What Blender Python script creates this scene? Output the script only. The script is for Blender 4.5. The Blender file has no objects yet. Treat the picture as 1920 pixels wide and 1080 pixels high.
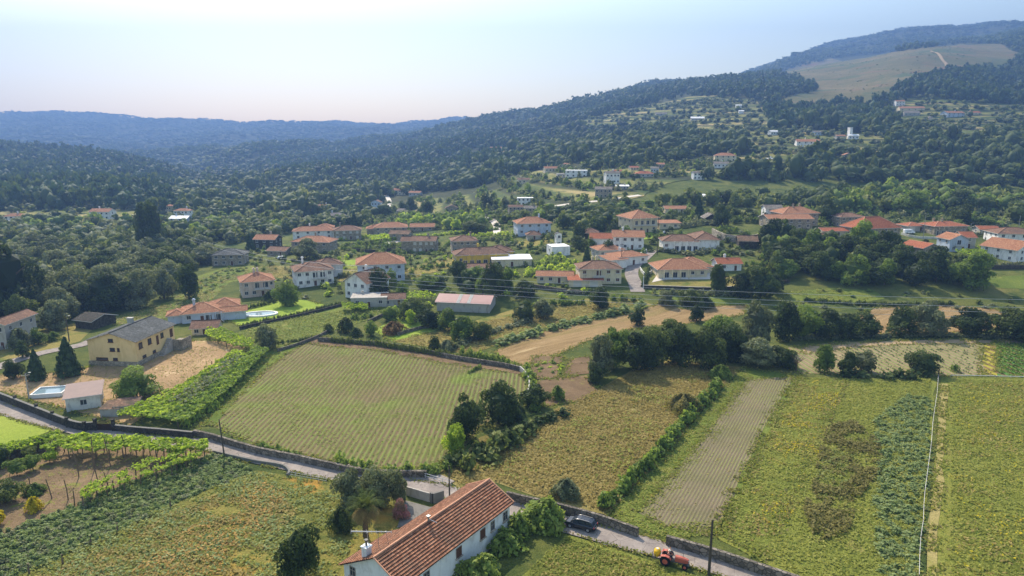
import bpy, bmesh, math, random
import numpy as np
from mathutils import Vector, Matrix
random.seed(7); RNG = np.random.default_rng(7)
S = bpy.context.scene
# ---------------------------------------------------------------- camera
CAM_H = 55.0; FPX = 1279.0; PITCH = math.atan((540-262)/FPX)
CP, SP = math.cos(PITCH), math.sin(PITCH)
cd = bpy.data.cameras.new('camera'); cam = bpy.data.objects.new('camera', cd)
S.collection.objects.link(cam); S.camera = cam
cam.location = (0, 0, CAM_H); cam.rotation_euler = (math.radians(90)-PITCH, 0, 0)
cd.sensor_width = 36; cd.lens = 36*FPX/1920; cd.clip_end = 30000; cd.clip_start = 1
# ---------------------------------------------------------------- sky, sun, exposure
SUN_EL, SUN_AZ = math.radians(42), math.radians(-24)     # azimuth from +Y, negative = left
w = bpy.data.worlds.new('World'); S.world = w; w.use_nodes = True
nt = w.node_tree; bg = nt.nodes['Background']
sky = nt.nodes.new('ShaderNodeTexSky'); sky.sky_type = 'NISHITA'; sky.sun_disc = False
sky.sun_elevation = SUN_EL; sky.sun_rotation = SUN_AZ; sky.altitude = 200
sky.air_density = 1.6; sky.dust_density = 2.2; sky.ozone_density = 1.5
nt.links.new(sky.outputs[0], bg.inputs[0]); bg.inputs[1].default_value = 0.15
sl = bpy.data.lights.new('sun', 'SUN'); sl.energy = 4.5; sl.angle = math.radians(0.5); sl.color = (1, .9, .76)
so = bpy.data.objects.new('sun', sl); S.collection.objects.link(so)
sd = Vector((math.sin(SUN_AZ)*math.cos(SUN_EL), math.cos(SUN_AZ)*math.cos(SUN_EL), math.sin(SUN_EL)))
so.rotation_euler = sd.to_track_quat('Z', 'Y').to_euler(); so.location = (0, 0, 500)
S.view_settings.view_transform = 'Standard'; S.view_settings.look = 'None'
S.view_settings.gamma = 1; S.view_settings.exposure = 1.08
S.render.engine = 'CYCLES'
S.cycles.volume_bounces = 1; S.cycles.max_bounces = 5; S.cycles.diffuse_bounces = 2; S.cycles.transparent_max_bounces = 8
# ---------------------------------------------------------------- pixel / world helpers (used to measure where things stand)
def tslope(py):
    v = py-540.0
    return (v*CP+FPX*SP)/(FPX*CP-v*SP)
def fwd(py): return FPX*CP-(py-540.0)*SP
COLS = {   # photograph column: [(distance, row), ...] measured ground profile
-420: [(300,500),(425,432),(520,392),(800,335),(1100,300),(1300,280),(1600,300),(2400,282),(3200,245),(4200,200),(6000,230)],
0:    [(300,500),(425,432),(520,392),(800,335),(1100,300),(1300,277),(1600,308),(2400,284),(3200,247),(4200,212),(6000,230)],
160:  [(300,500),(425,432),(520,392),(800,335),(1100,300),(1300,276),(1600,308),(2400,284),(3200,248),(4200,212),(6000,235)],
320:  [(300,498),(430,428),(560,390),(900,350),(1150,326),(1500,328),(2200,295),(3200,260),(4200,225),(6000,240)],
480:  [(300,495),(430,428),(600,385),(900,355),(1200,325),(1500,303),(1850,262),(2300,292),(3200,250),(4200,229),(6000,245)],
640:  [(280,500),(430,425),(600,380),(850,350),(1200,320),(1500,300),(1900,266),(2400,288),(3500,245),(4500,233),(6000,245)],
800:  [(270,500),(350,460),(450,415),(600,378),(800,348),(1000,320),(1300,290),(1600,266),(1900,250),(2300,260),(3500,242),(4500,234),(6000,230)],
900:  [(270,500),(320,465),(400,412),(520,370),(700,335),(850,308),(1100,278),(1400,255),(1800,238),(2300,245),(3500,240),(3950,236),(4500,211)],
960:  [(265,500),(300,470),(360,425),(420,395),(500,362),(620,335),(760,308),(900,288),(1200,262),(1500,240),(1900,222),(2400,238),(3800,240),(4500,214)],
1120: [(260,500),(300,462),(330,435),(400,395),(440,365),(500,340),(560,318),(640,306),(750,290),(900,262),(1200,225),(1500,202),(1900,187),(2400,200),(4500,230)],
1280: [(260,500),(320,430),(400,390),(450,360),(520,325),(590,303),(640,295),(720,275),(820,245),(1000,210),(1300,180),(1700,158),(2200,170),(4500,200)],
1440: [(255,505),(320,430),(400,392),(460,362),(520,325),(570,302),(640,275),(700,250),(800,222),(950,200),(1100,175),(1300,155),(1600,138),(2000,150),(3600,114),(6000,150)],
1600: [(250,510),(330,425),(420,385),(480,355),(540,315),(600,285),(650,262),(760,235),(900,200),(1100,160),(1400,120),(1600,107),(2200,118),(3600,68),(6000,100)],
1760: [(250,510),(340,420),(430,380),(500,345),(560,308),(640,262),(800,215),(870,195),(1000,165),(1200,125),(1450,92),(1650,79),(2200,88),(3600,50),(6000,80)],
1920: [(250,510),(350,418),(440,378),(510,345),(580,300),(660,262),(800,225),(950,190),(1100,150),(1300,107),(1500,88),(1700,70),(2200,64),(3600,44),(6000,80)],
2500: [(250,510),(350,418),(440,378),(510,345),(580,300),(660,262),(800,225),(950,190),(1100,150),(1300,100),(1500,80),(1700,66),(2200,60),(3600,44),(6000,80)],
}
NA, NL = 260, 420
LA = np.linspace(-1.15, 1.2, NA); LL = np.linspace(math.log(60), math.log(9000), NL)
def _build():
    ks = sorted(COLS); tab = []
    for k in ks:
        Y = [60, 130, 210]; Z = [0, 0, 0.6]
        for (d, r) in COLS[k]: Y.append(d); Z.append(CAM_H-d*tslope(r))
        Y.append(9000); Z.append(Z[-1])
        tab.append(np.interp(LL, np.log(Y), Z))
    tab = np.array(tab); ak = [(k-960)/1301.0 for k in ks]
    G = np.array([np.interp(LA, ak, tab[:, j]) for j in range(NL)]).T       # (NA,NL)
    for _ in range(2):
        for ax, n in ((0, 5), (1, 3)):
            P = np.pad(G, [(n, n) if i == ax else (0, 0) for i in (0, 1)], mode='edge')
            G = sum(np.take(P, range(i, i+G.shape[ax]), axis=ax) for i in range(2*n+1))/(2*n+1)
    return G
HG = _build()
def hh(x, y):
    x = np.asarray(x, float); y = np.asarray(y, float)
    yy = np.maximum(y, 60.0)
    a = np.clip((x/yy+1.15)/2.35*(NA-1), 0, NA-1.001); l = np.clip((np.log(yy)-LL[0])/(LL[-1]-LL[0])*(NL-1), 0, NL-1.001)
    i = a.astype(int); j = l.astype(int); fa = a-i; fl = l-j
    z = (HG[i, j]*(1-fa)+HG[i+1, j]*fa)*(1-fl)+(HG[i, j+1]*(1-fa)+HG[i+1, j+1]*fa)*fl
    k = np.clip((yy-250)/900, 0, 1)
    z = z + k*(7*np.sin(x/97+y/211)*np.sin(y/133-x/301)+4*np.sin(x/41+1.3)*np.sin(y/67))
    k2 = np.clip((yy-650)/1300, 0, 1); z = z + k2*(13*np.sin(x/151+1.1*np.sin(y/260)+.7)*np.sin(y/233+x/520+1.0)+5*np.sin(x/63-y/120))
    z = z + .22*np.sin(x/17+.5)*np.sin(y/23)
    return z
def h(x, y): return float(hh(x, y))
_YS = np.exp(np.linspace(math.log(45), math.log(8500), 3000))
def W(px, py, dz=0.0):
    """world point on the ground (lifted dz) seen at photograph position px,py"""
    a = (px-960)/fwd(py); t = tslope(py)
    ray = CAM_H-_YS*t; g = hh(a*_YS, _YS)+dz
    k = np.argmax(ray < g) if (ray < g).any() else len(_YS)-1
    if k == 0: k = 1
    d0 = ray[k-1]-g[k-1]; d1 = ray[k]-g[k]; f = d0/(d0-d1) if d0 != d1 else 0
    Y = _YS[k-1]+(_YS[k]-_YS[k-1])*min(max(f, 0), 1)
    return Vector((a*Y, Y, h(a*Y, Y)+dz))
def at_depth(px, py, Y):
    a = (px-960)/fwd(py); return Vector((a*Y, Y, CAM_H-Y*tslope(py)))
def proj(x, y, z):
    c = y*CP-(z-CAM_H)*SP; v = -(z-CAM_H)*CP-y*SP
    return 960+FPX*x/c, 540+FPX*v/c
def mpp(p): return (p[1]*CP-(p[2]-CAM_H)*SP)/FPX        # metres per photograph pixel at a point
def inpoly(px, py, poly):
    px = np.asarray(px); py = np.asarray(py); r = np.zeros(px.shape, bool); n = len(poly)
    for i in range(n):
        x1, y1 = poly[i]; x2, y2 = poly[(i+1) % n]
        if y1 == y2: continue
        c = ((y1 > py) != (y2 > py)) & (px < (x2-x1)*(py-y1)/(y2-y1)+x1)
        r ^= c
    return r
# ---------------------------------------------------------------- object helpers
C = S.collection
def tag(o, label=None, cat=None, group=None, kind=None):
    if label: o['label'] = label
    if cat: o['category'] = cat
    if group: o['group'] = group
    if kind: o['kind'] = kind
    return o
def empty(name, loc, rz=0, label=None, cat=None, group=None):
    o = bpy.data.objects.new(name, None); C.objects.link(o); o.location = loc; o.rotation_euler = (0, 0, rz)
    o.empty_display_size = .5
    return tag(o, label, cat, group)
class MB:
    def __init__(s): s.v = []; s.f = []; s.uv = []; s.m = []
    def face(s, pts, uv=None, m=0):
        b = len(s.v); s.v += [tuple(p) for p in pts]; s.f.append(tuple(range(b, b+len(pts))))
        s.uv += uv if uv else [(0, 0)]*len(pts); s.m.append(m); return s
    def box(s, c, d, rz=0, m=0, tap=1.0, M=None):
        x, y, z = d[0]/2, d[1]/2, d[2]/2; P = []
        R = Matrix.Rotation(rz, 3, 'Z')
        for k in (-1, 1):
            q = tap if k > 0 else 1
            for (i, j) in ((-1, -1), (1, -1), (1, 1), (-1, 1)):
                p = R @ Vector((i*x*q, j*y*q, k*z)) + Vector(c)
                P.append(M @ p if M else p)
        for q in ((0, 3, 2, 1), (4, 5, 6, 7), (0, 1, 5, 4), (1, 2, 6, 5), (2, 3, 7, 6), (3, 0, 4, 7)):
            s.face([P[i] for i in q], m=m)
        return s
    def tube(s, pts, rad, n=6, m=0, cap=True):
        pts = [Vector(p) for p in pts]; rings = []
        if not isinstance(rad, (list, tuple)): rad = [rad]*len(pts)
        for i, p in enumerate(pts):
            d = (pts[min(i+1, len(pts)-1)]-pts[max(i-1, 0)]).normalized()
            u = d.cross(Vector((0, 0, 1)))
            if u.length < .05: u = d.cross(Vector((1, 0, 0)))
            u.normalize(); v = d.cross(u)
            rings.append([p+(u*math.cos(2*math.pi*k/n)+v*math.sin(2*math.pi*k/n))*rad[i] for k in range(n)])
        for a, b in zip(rings, rings[1:]):
            for k in range(n): s.face([a[k], a[(k+1) % n], b[(k+1) % n], b[k]], m=m)
        if cap: s.face(rings[0][::-1], m=m); s.face(rings[-1], m=m)
        return s
    def build(s, name, mats, parent=None, smooth=False):
        me = bpy.data.meshes.new(name); me.from_pydata(s.v, [], s.f); me.update()
        uvl = me.uv_layers.new(name='UVMap')
        uvl.data.foreach_set('uv', np.array(s.uv, float).ravel())
        if not isinstance(mats, (list, tuple)): mats = [mats]
        for mm in mats: me.materials.append(mm)
        if len(mats) > 1: me.polygons.foreach_set('material_index', s.m)
        bm = bmesh.new(); bm.from_mesh(me); bmesh.ops.remove_doubles(bm, verts=bm.verts, dist=1e-4)
        bm.to_mesh(me); bm.free()
        if smooth: me.polygons.foreach_set('use_smooth', [True]*len(me.polygons))
        o = bpy.data.objects.new(name, me); C.objects.link(o)
        if parent: o.parent = parent
        return o
def fast_mesh(name, V, Q, mats, attrs=None, midx=None, smooth=False):
    """V (n,3) Q (m,4) or list for quads"""
    me = bpy.data.meshes.new(name); V = np.asarray(V, np.float32); Q = np.asarray(Q, np.int32)
    me.vertices.add(len(V)); me.vertices.foreach_set('co', V.ravel())
    k = Q.shape[1]; me.loops.add(Q.size); me.loops.foreach_set('vertex_index', Q.ravel())
    me.polygons.add(len(Q)); me.polygons.foreach_set('loop_start', np.arange(0, Q.size, k, dtype=np.int32))
    me.polygons.foreach_set('loop_total', np.full(len(Q), k, np.int32))
    for mm in mats: me.materials.append(mm)
    if midx is not None: me.polygons.foreach_set('material_index', np.asarray(midx, np.int32))
    for nme, arr in (attrs or {}).items():
        a = me.attributes.new(nme, 'FLOAT', 'POINT'); a.data.foreach_set('value', np.asarray(arr, np.float32))
    me.update(calc_edges=True)
    if smooth: me.polygons.foreach_set('use_smooth', np.ones(len(Q), bool))
    return me
def link(name, me, parent=None):
    o = bpy.data.objects.new(name, me); C.objects.link(o)
    if parent: o.parent = parent
    return o
# ---------------------------------------------------------------- materials
def lin(c):
    return tuple(((v/255)/12.92 if v/255 <= .04045 else ((v/255+.055)/1.055)**2.4) for v in c)+(1,)
class NT:
    def __init__(s, name, rough=.9, spec=.2):
        s.m = bpy.data.materials.new(name); s.m.use_nodes = True; s.t = s.m.node_tree
        s.b = s.t.nodes['Principled BSDF']; s.b.inputs['Roughness'].default_value = rough
        s.b.inputs['Specular IOR Level'].default_value = spec
        s.out = s.t.nodes['Material Output']
        s.geo = s.n('ShaderNodeNewGeometry'); s.pos = s.geo.outputs['Position']
    def n(s, k, **kw):
        x = s.t.nodes.new(k)
        for a, b in kw.items(): setattr(x, a, b)
        return x
    def l(s, a, b): s.t.links.new(a, b)
    def noise(s, scale, detail=4, rough=.6, vec=None, dist=0, stretch=None, rz=0):
        x = s.n('ShaderNodeTexNoise'); x.inputs['Scale'].default_value = scale
        x.inputs['Detail'].default_value = detail; x.inputs['Roughness'].default_value = rough; x.inputs['Distortion'].default_value = dist
        v = vec or s.pos
        if stretch or rz: v = s.map(v, stretch or (1, 1, 1), rz)
        s.l(v, x.inputs['Vector']); return x.outputs['Fac']
    def map(s, v, sc=(1, 1, 1), rz=0):
        a = s.n('ShaderNodeMapping'); a.inputs['Rotation'].default_value = (0, 0, rz); s.l(v, a.inputs['Vector'])
        b = s.n('ShaderNodeMapping'); b.inputs['Scale'].default_value = sc; s.l(a.outputs[0], b.inputs['Vector'])
        return b.outputs[0]
    def wave(s, scale, vec, dist=.5, direction='X', dscale=1.0, detail=2):
        x = s.n('ShaderNodeTexWave'); x.bands_direction = direction; x.inputs['Scale'].default_value = scale
        x.inputs['Distortion'].default_value = dist; x.inputs['Detail Scale'].default_value = dscale; x.inputs['Detail'].default_value = detail
        s.l(vec, x.inputs['Vector']); return x.outputs['Fac']
    def ramp(s, f, stops, lerp='LINEAR'):
        r = s.n('ShaderNodeValToRGB'); r.color_ramp.interpolation = lerp; e = r.color_ramp.elements
        while len(e) < len(stops): e.new(.5)
        for x, (p, c) in zip(e, stops):
            x.position = p; x.color = c if len(c) == 4 else tuple(c)+(1,)
        s.l(f, r.inputs[0]); return r.outputs[0]
    def step(s, f, lo, hi):
        r = s.n('ShaderNodeMapRange'); r.inputs[1].default_value = lo; r.inputs[2].default_value = hi; s.l(f, r.inputs[0]); return r.outputs[0]
    def mix(s, f, a, b, mode='MIX'):
        x = s.n('ShaderNodeMix', data_type='RGBA', blend_type=mode)
        for i, v in ((0, f), (6, a), (7, b)):
            if hasattr(v, 'is_output') or isinstance(v, bpy.types.NodeSocket): s.l(v, x.inputs[i])
            else: x.inputs[i].default_value = v
        return x.outputs[2]
    def math(s, op, a, b=0.0):
        x = s.n('ShaderNodeMath', operation=op)
        for i, v in ((0, a), (1, b)):
            if isinstance(v, bpy.types.NodeSocket): s.l(v, x.inputs[i])
            else: x.inputs[i].default_value = v
        return x.outputs[0]
    def bump(s, f, dist=.1, strength=1.0):
        x = s.n('ShaderNodeBump'); x.inputs['Distance'].default_value = dist; x.inputs['Strength'].default_value = strength
        s.l(f, x.inputs['Height']); s.l(x.outputs[0], s.b.inputs['Normal']); return s
    def col(s, c):
        if isinstance(c, bpy.types.NodeSocket): s.l(c, s.b.inputs['Base Color'])
        else: s.b.inputs['Base Color'].default_value = c
        return s
MAT = {}
def ground_mat(name, stops, sc=.06, sc2=1.2, spots=None, bump=.25, rough=.95, streak=None, rz=0):
    """mottled ground: large patches + fine tufts; stops = 3-4 sRGB colours"""
    t = NT(name, rough, .05)
    a = t.noise(sc, 5, .6, dist=.5, stretch=streak, rz=rz); b = t.noise(sc2, 6, .75, stretch=streak, rz=rz)
    f = t.math('ADD', t.math('MULTIPLY', t.step(a, .3, .7), .6), t.math('MULTIPLY', t.step(b, .25, .75), .4))
    n = len(stops)
    c = t.ramp(f, [(.12+.76*i/(n-1), lin(k)) for i, k in enumerate(stops)])
    fine = t.noise(4.5, 3, .8)
    c = t.mix(1.0, c, t.ramp(fine, [(.3, (.62, .62, .6)), (.55, (1, 1, 1)), (.75, (1.3, 1.28, 1.2))]), 'MULTIPLY')
    for (colr, scale, lo, hi) in (spots or []):
        g = t.noise(scale, 4, .7, dist=.3, stretch=streak, rz=rz)
        c = t.mix(t.step(g, lo, hi), c, lin(colr))
    t.col(c)
    hgt = t.math('ADD', t.noise(1.6, 5, .75), t.math('MULTIPLY', fine, .5)); t.bump(hgt, bump)
    MAT[name] = t.m; return t.m
def row_mat(name, soil, plant, spacing, rz, cover=.5, patches=None, distort=1.0, bump=.15, soil2=None, weed=None, fdark=.78):
    t = NT(name, .95, .05)
    v = t.map(t.pos, (1, 1, 1), rz)
    wv = t.wave(math.pi*2/20/spacing*1.0, v, distort*.6, 'X', .25, 2)   # wave scale: one band per spacing
    n1 = t.noise(.05, 4, .6, dist=.4); n2 = t.noise(1.8, 5, .8); n3 = t.noise(6, 3, .8)
    s = t.mix(t.step(t.noise(.12, 4, .6), .35, .65), lin(soil), lin(soil2 or soil))
    s = t.mix(1.0, s, t.ramp(n3, [(.3, (.7, .7, .7)), (.7, (1.2, 1.2, 1.2))]), 'MULTIPLY')
    f = t.math('ADD', wv, t.math('ADD', t.math('MULTIPLY', t.math('SUBTRACT', n2, .5), 1.6), t.math('MULTIPLY', t.math('SUBTRACT', n1, .5), 1.5)))
    f = t.step(f, 1-cover, 1-cover+.35)
    p = t.mix(n2, lin(plant[0]), lin(plant[1]))
    c = t.mix(f, s, p)
    if weed: c = t.mix(t.step(t.noise(.045, 3, .5, dist=.6), weed[1], weed[2]), c, lin(weed[0]))
    # furrow line between the rows
    fur = t.step(wv, .0, .3); c = t.mix(1.0, c, t.ramp(fur, [(0, (fdark, fdark, fdark*.98)), (1, (1, 1, 1))]), 'MULTIPLY')
    t.col(c); t.bump(t.math('ADD', wv, t.math('MULTIPLY', n2, .8)), bump)
    MAT[name] = t.m; return t.m
def leaf_mat(name, dark, light, trans=.25, yellow=None):
    trans += .08
    t = NT(name, .7, .12)
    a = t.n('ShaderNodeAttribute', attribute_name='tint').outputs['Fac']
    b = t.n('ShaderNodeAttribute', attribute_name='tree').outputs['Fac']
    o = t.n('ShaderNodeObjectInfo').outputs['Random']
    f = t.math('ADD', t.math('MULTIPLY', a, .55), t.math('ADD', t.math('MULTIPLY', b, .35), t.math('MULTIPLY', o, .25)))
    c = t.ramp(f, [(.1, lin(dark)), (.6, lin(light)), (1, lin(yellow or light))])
    t.col(c)
    tr = t.n('ShaderNodeBsdfTranslucent'); t.l(t.mix(1.0, c, (1.35, 1.35, .8, 1), 'MULTIPLY'), tr.inputs[0])
    mx = t.n('ShaderNodeMixShader'); mx.inputs[0].default_value = trans
    t.l(t.b.outputs[0], mx.inputs[1]); t.l(tr.outputs[0], mx.inputs[2]); t.l(mx.outputs[0], t.out.inputs['Surface'])
    MAT[name] = t.m; return t.m
leaf_mat('leaf_oak', (54, 66, 34), (104, 114, 58), .25, (130, 132, 72))
leaf_mat('leaf_dark', (40, 52, 30), (78, 92, 48), .22, (98, 106, 58))
leaf_mat('leaf_vine', (90, 112, 44), (136, 154, 66), .35, (168, 178, 84))
leaf_mat('leaf_palmdry', (104, 90, 54), (146, 128, 80), .2)
leaf_mat('leaf_olive', (75, 82, 57), (124, 129, 92), .22, (150, 147, 106))
leaf_mat('leaf_lime', (112, 134, 40), (164, 180, 66), .4, (188, 196, 88))
leaf_mat('leaf_mid', (70, 88, 40), (116, 134, 62), .3, (140, 150, 76))
leaf_mat('leaf_far', (46, 58, 34), (80, 92, 52), .2, (98, 106, 62))
leaf_mat('leaf_pine', (38, 55, 38), (71, 89, 55), .15)
leaf_mat('leaf_palm', (70, 84, 40), (110, 118, 60), .2)
leaf_mat('leaf_dry', (96, 74, 44), (150, 118, 74), .2)
leaf_mat('leaf_fern', (96, 110, 64), (128, 142, 88), .3, (152, 160, 106))
leaf_mat('leaf_brown', (82, 78, 40), (104, 98, 50), .2, (122, 114, 60))
leaf_mat('leaf_pink', (84, 92, 56), (168, 116, 118), .3, (190, 136, 138))
leaf_mat('leaf_yellow', (150, 140, 30), (196, 176, 40), .3)
leaf_mat('leaf_straw', (106, 102, 56), (140, 130, 76), .3, (164, 150, 94))
leaf_mat('leaf_meadow', (124, 110, 58), (152, 135, 76), .3, (172, 154, 96))
leaf_mat('leaf_rust', (150, 116, 58), (178, 140, 76), .3, (192, 158, 94))
leaf_mat('leaf_grass', (108, 114, 48), (134, 138, 60), .3, (152, 148, 76))
leaf_mat('leaf_red', (110, 76, 66), (140, 100, 84), .3)
t = NT('bark', .95, .05); t.col(t.mix(t.noise(3), lin((70, 58, 44)), lin((112, 98, 80)))); MAT['bark'] = t.m
def plain(name, c, var=.12, rough=.85, sc=.6, spec=.2, metal=0, bump=0, dirt=None):
    t = NT(name, rough, spec); c = lin(c)
    lo = tuple(max(0, v*(1-var)) for v in c[:3])+(1,); hi = tuple(v*(1+var) for v in c[:3])+(1,)
    cc = t.mix(t.step(t.noise(sc, 6, .7), .3, .7), lo, hi)
    if dirt: cc = t.mix(t.step(t.noise(sc*1.7, 5, .75, dist=.8, stretch=(1, 1, .35)), .5, .8), cc, lin(dirt))
    t.col(cc); t.b.inputs['Metallic'].default_value = metal
    if bump: t.bump(t.noise(8, 4), bump)
    MAT[name] = t.m; return t.m
def wallm(name, c, dirt=(120, 112, 98)): return plain(name, c, .07, .9, .5, .15, 0, 0, dirt)
wallm('w_white', (222, 220, 214)); wallm('w_cream', (206, 192, 160)); wallm('w_yellow', (218, 190, 136), (190, 160, 100)); wallm('w_pink', (196, 176, 158))
wallm('w_grey', (168, 164, 154)); wallm('w_blue', (178, 188, 200)); wallm('w_pale', (200, 198, 186)); wallm('w_mustard', (200, 170, 70)); wallm('w_near', (216, 216, 212), (176, 172, 160))
def stone(name, c1, c2, mortar, sc=1.5):
    t = NT(name, .95, .1)
    v = t.n('ShaderNodeTexVoronoi'); v.inputs['Scale'].default_value = sc; t.l(t.pos, v.inputs['Vector'])
    e = t.n('ShaderNodeTexVoronoi', feature='DISTANCE_TO_EDGE'); e.inputs['Scale'].default_value = sc; t.l(t.pos, e.inputs['Vector'])
    sep = t.n('ShaderNodeSeparateColor'); t.l(v.outputs['Color'], sep.inputs[0])
    c = t.mix(sep.outputs[0], lin(c1), lin(c2)); c = t.mix(t.step(e.outputs['Distance'], .0, .09), lin(mortar), c)
    c = t.mix(t.step(t.noise(.9, 5, .7), .52, .75), c, lin((84, 80, 66)))
    t.col(c); t.bump(t.step(e.outputs['Distance'], 0, .12), .06); MAT[name] = t.m
stone('stone_wall', (92, 86, 76), (136, 126, 112), (62, 58, 50)); stone('w_stone', (142, 132, 114), (176, 164, 142), (112, 104, 92), 2.0)
stone('stone_dark', (56, 54, 46), (92, 86, 76), (38, 36, 32), 2.2); stone('stone_light', (160, 148, 128), (196, 182, 160), (110, 102, 90), 1.4)
def tiles(name, c1, c2, c3, course=.38, groove=.72, lichen=(92, 84, 70), lamt=(.5, .75), cols=.24):
    t = NT(name, .9, .15); uv = t.n('ShaderNodeTexCoord').outputs['UV']
    wy = t.wave(math.pi*2/20/course, uv, .12, 'Y', 2, 1); wx = t.wave(math.pi*2/20/cols, uv, .1, 'X', 2, 1)
    cell = t.n('ShaderNodeTexVoronoi'); cell.inputs['Scale'].default_value = 3.2; t.l(t.pos, cell.inputs['Vector'])
    sep = t.n('ShaderNodeSeparateColor'); t.l(cell.outputs['Color'], sep.inputs[0])
    c = t.ramp(sep.outputs[1], [(0, lin(c1)), (.55, lin(c2)), (1, lin(c3))])
    c = t.mix(t.step(t.noise(.35, 5, .7, dist=.5), lamt[0], lamt[1]), c, lin(lichen))
    c = t.mix(1.0, c, t.ramp(t.noise(5, 4, .8), [(.3, (.72, .72, .72)), (.7, (1.15, 1.15, 1.15))]), 'MULTIPLY')
    c = t.mix(1.0, c, t.ramp(wy, [(.0, (groove*.55,)*3), (.28, (1, 1, 1))]), 'MULTIPLY')
    t.col(c); t.bump(t.math('ADD', t.math('MULTIPLY', wy, .8), wx), .06); MAT[name] = t.m
tiles('r_near', (120, 80, 58), (146, 100, 74), (172, 124, 94), .42, .62, (112, 90, 72), (.45, .8))
tiles('r_orange', (146, 98, 70), (166, 116, 84), (184, 138, 104), .38, 1.2, (150, 100, 74), (.5, .85))
tiles('r_brown', (116, 86, 66), (138, 104, 82), (156, 122, 98), .38, 1.1, (104, 84, 70), (.45, .75))
tiles('r_old', (112, 84, 66), (140, 108, 84), (166, 130, 104), .38, 1.0, (88, 78, 60), (.4, .65))
tiles('r_red', (146, 86, 60), (166, 98, 68), (178, 114, 80), .38, 1.2, (150, 80, 62), (.55, .9))
tiles('r_slate', (78, 80, 78), (98, 100, 98), (122, 122, 118), .4, .95, (70, 72, 66), (.4, .7))
tiles('r_grey', (112, 104, 94), (136, 126, 114), (150, 142, 130), .4, 1.0, (90, 84, 74), (.45, .7))
plain('r_white', (214, 212, 206), .08, .6); plain('r_metal', (150, 112, 104), .1, .6, .3)
plain('r_brownmetal', (128, 106, 96), .12, .7, .4)
plain('ridge', (206, 150, 116), .12, .9); plain('ridge_light', (206, 190, 170), .1, .9)
t = NT('glass', .12, .6); t.col(t.mix(t.noise(.7), lin((34, 40, 46)), lin((64, 72, 80)))); MAT['glass'] = t.m
plain('frame', (196, 192, 184), .05); plain('shutter', (150, 140, 126), .06); plain('shutter_dark', (88, 60, 44), .1); plain('door', (92, 64, 46), .1); plain('roller', (190, 186, 176), .05)
plain('concrete', (168, 160, 148), .12, .9, .5, .1, 0, 0, (120, 112, 100)); plain('concrete_dark', (116, 112, 104), .15, .9, .7, .1, 0, 0, (80, 78, 70))
plain('paving', (196, 186, 170), .1, .9, .4); plain('wood_dark', (66, 50, 36), .2); plain('wood_post', (104, 88, 70), .2); plain('pole', (78, 70, 60), .15)
plain('metal', (150, 150, 148), .08, .4, 1, .5, .7); plain('cable', (190, 186, 178), .03, .5); plain('rubber', (26, 26, 26), .1, .8)
plain('car_paint', (44, 48, 54), .03, .25, 1, .6, .4); plain('car_black', (18, 18, 20), .05, .5); plain('alloy', (170, 172, 174), .05, .35, 1, .5, .7)
plain('tr_red', (168, 84, 64), .12, .65, 2, .4); plain('tr_metal', (90, 88, 84), .1, .5); plain('tank', (206, 164, 28), .08, .45)
plain('skin', (178, 130, 104), .05, .7, 3); plain('shirt_pink', (196, 132, 118), .06); plain('shirt_white', (214, 206, 198), .05); plain('trousers', (52, 54, 62), .08); plain('hat', (214, 206, 180), .05); plain('hair', (60, 48, 38), .1)
plain('lamp_red', (150, 20, 16), .05, .3); plain('pool_rim', (226, 222, 212), .05)
t = NT('water', .05, .6); t.col(lin((118, 138, 142))); MAT['water'] = t.m
# asphalt with patches and tyre wear
t = NT('asphalt', .9, .15)
c = t.mix(t.step(t.noise(.22, 5, .65, dist=.4), .35, .7), lin((122, 112, 103)), lin((152, 141, 130)))
c = t.mix(t.step(t.noise(.6, 4, .7), .56, .66), c, lin((106, 98, 90)))
c = t.mix(1.0, c, t.ramp(t.noise(7, 3, .8), [(.3, (.86, .86, .86)), (.7, (1.1, 1.1, 1.1))]), 'MULTIPLY'); cr = t.n('ShaderNodeTexVoronoi', feature='DISTANCE_TO_EDGE'); cr.inputs['Scale'].default_value = .35; t.l(t.pos, cr.inputs['Vector']); c = t.mix(t.step(cr.outputs['Distance'], 0, .012), lin((84, 78, 72)), c); c = t.mix(t.step(t.noise(.35, 5, .7, dist=1.0), .55, .72), c, lin((166, 154, 138))); t.col(c); MAT['asphalt'] = t.m
# grounds
ground_mat('g_base', [(58, 70, 34), (82, 92, 44), (104, 108, 54), (128, 120, 68)], .02, .25, [((66, 80, 40), .12, .5, .65)], .4)
ground_mat('g_forest', [(40, 48, 28), (58, 64, 36), (84, 80, 50)], .03, .2)
ground_mat('g_meadow', [(108, 102, 54), (132, 121, 68), (148, 134, 80), (116, 110, 58)], .07, .9, [((160, 138, 90), .16, .58, .72), ((84, 90, 38), .3, .6, .7)], .35)
ground_mat('g_green', [(82, 98, 42), (104, 116, 50), (126, 130, 62)], .06, 1.0, [((160, 146, 84), .12, .6, .75)], .25)
ground_mat('g_lawn', [(112, 132, 44), (130, 148, 54), (146, 158, 66)], .08, 1.2, None, .08)
ground_mat('g_lime', [(122, 138, 50), (134, 146, 56), (144, 150, 66)], .05, 1.0, None, .08)
ground_mat('g_yard', [(136, 112, 80), (160, 132, 96), (174, 146, 108)], .09, .8, [((132, 126, 76), .07, .6, .72), ((206, 178, 138), .3, .62, .7)], .1)
ground_mat('g_soil', [(94, 78, 58), (114, 94, 70), (130, 108, 82)], .2, 1.4, [((120, 112, 62), .35, .58, .68)], .15)
ground_mat('g_orchard', [(98, 82, 60), (122, 102, 76), (140, 118, 88)], .15, 1.1, [((118, 116, 58), .4, .54, .64)], .2)
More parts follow.
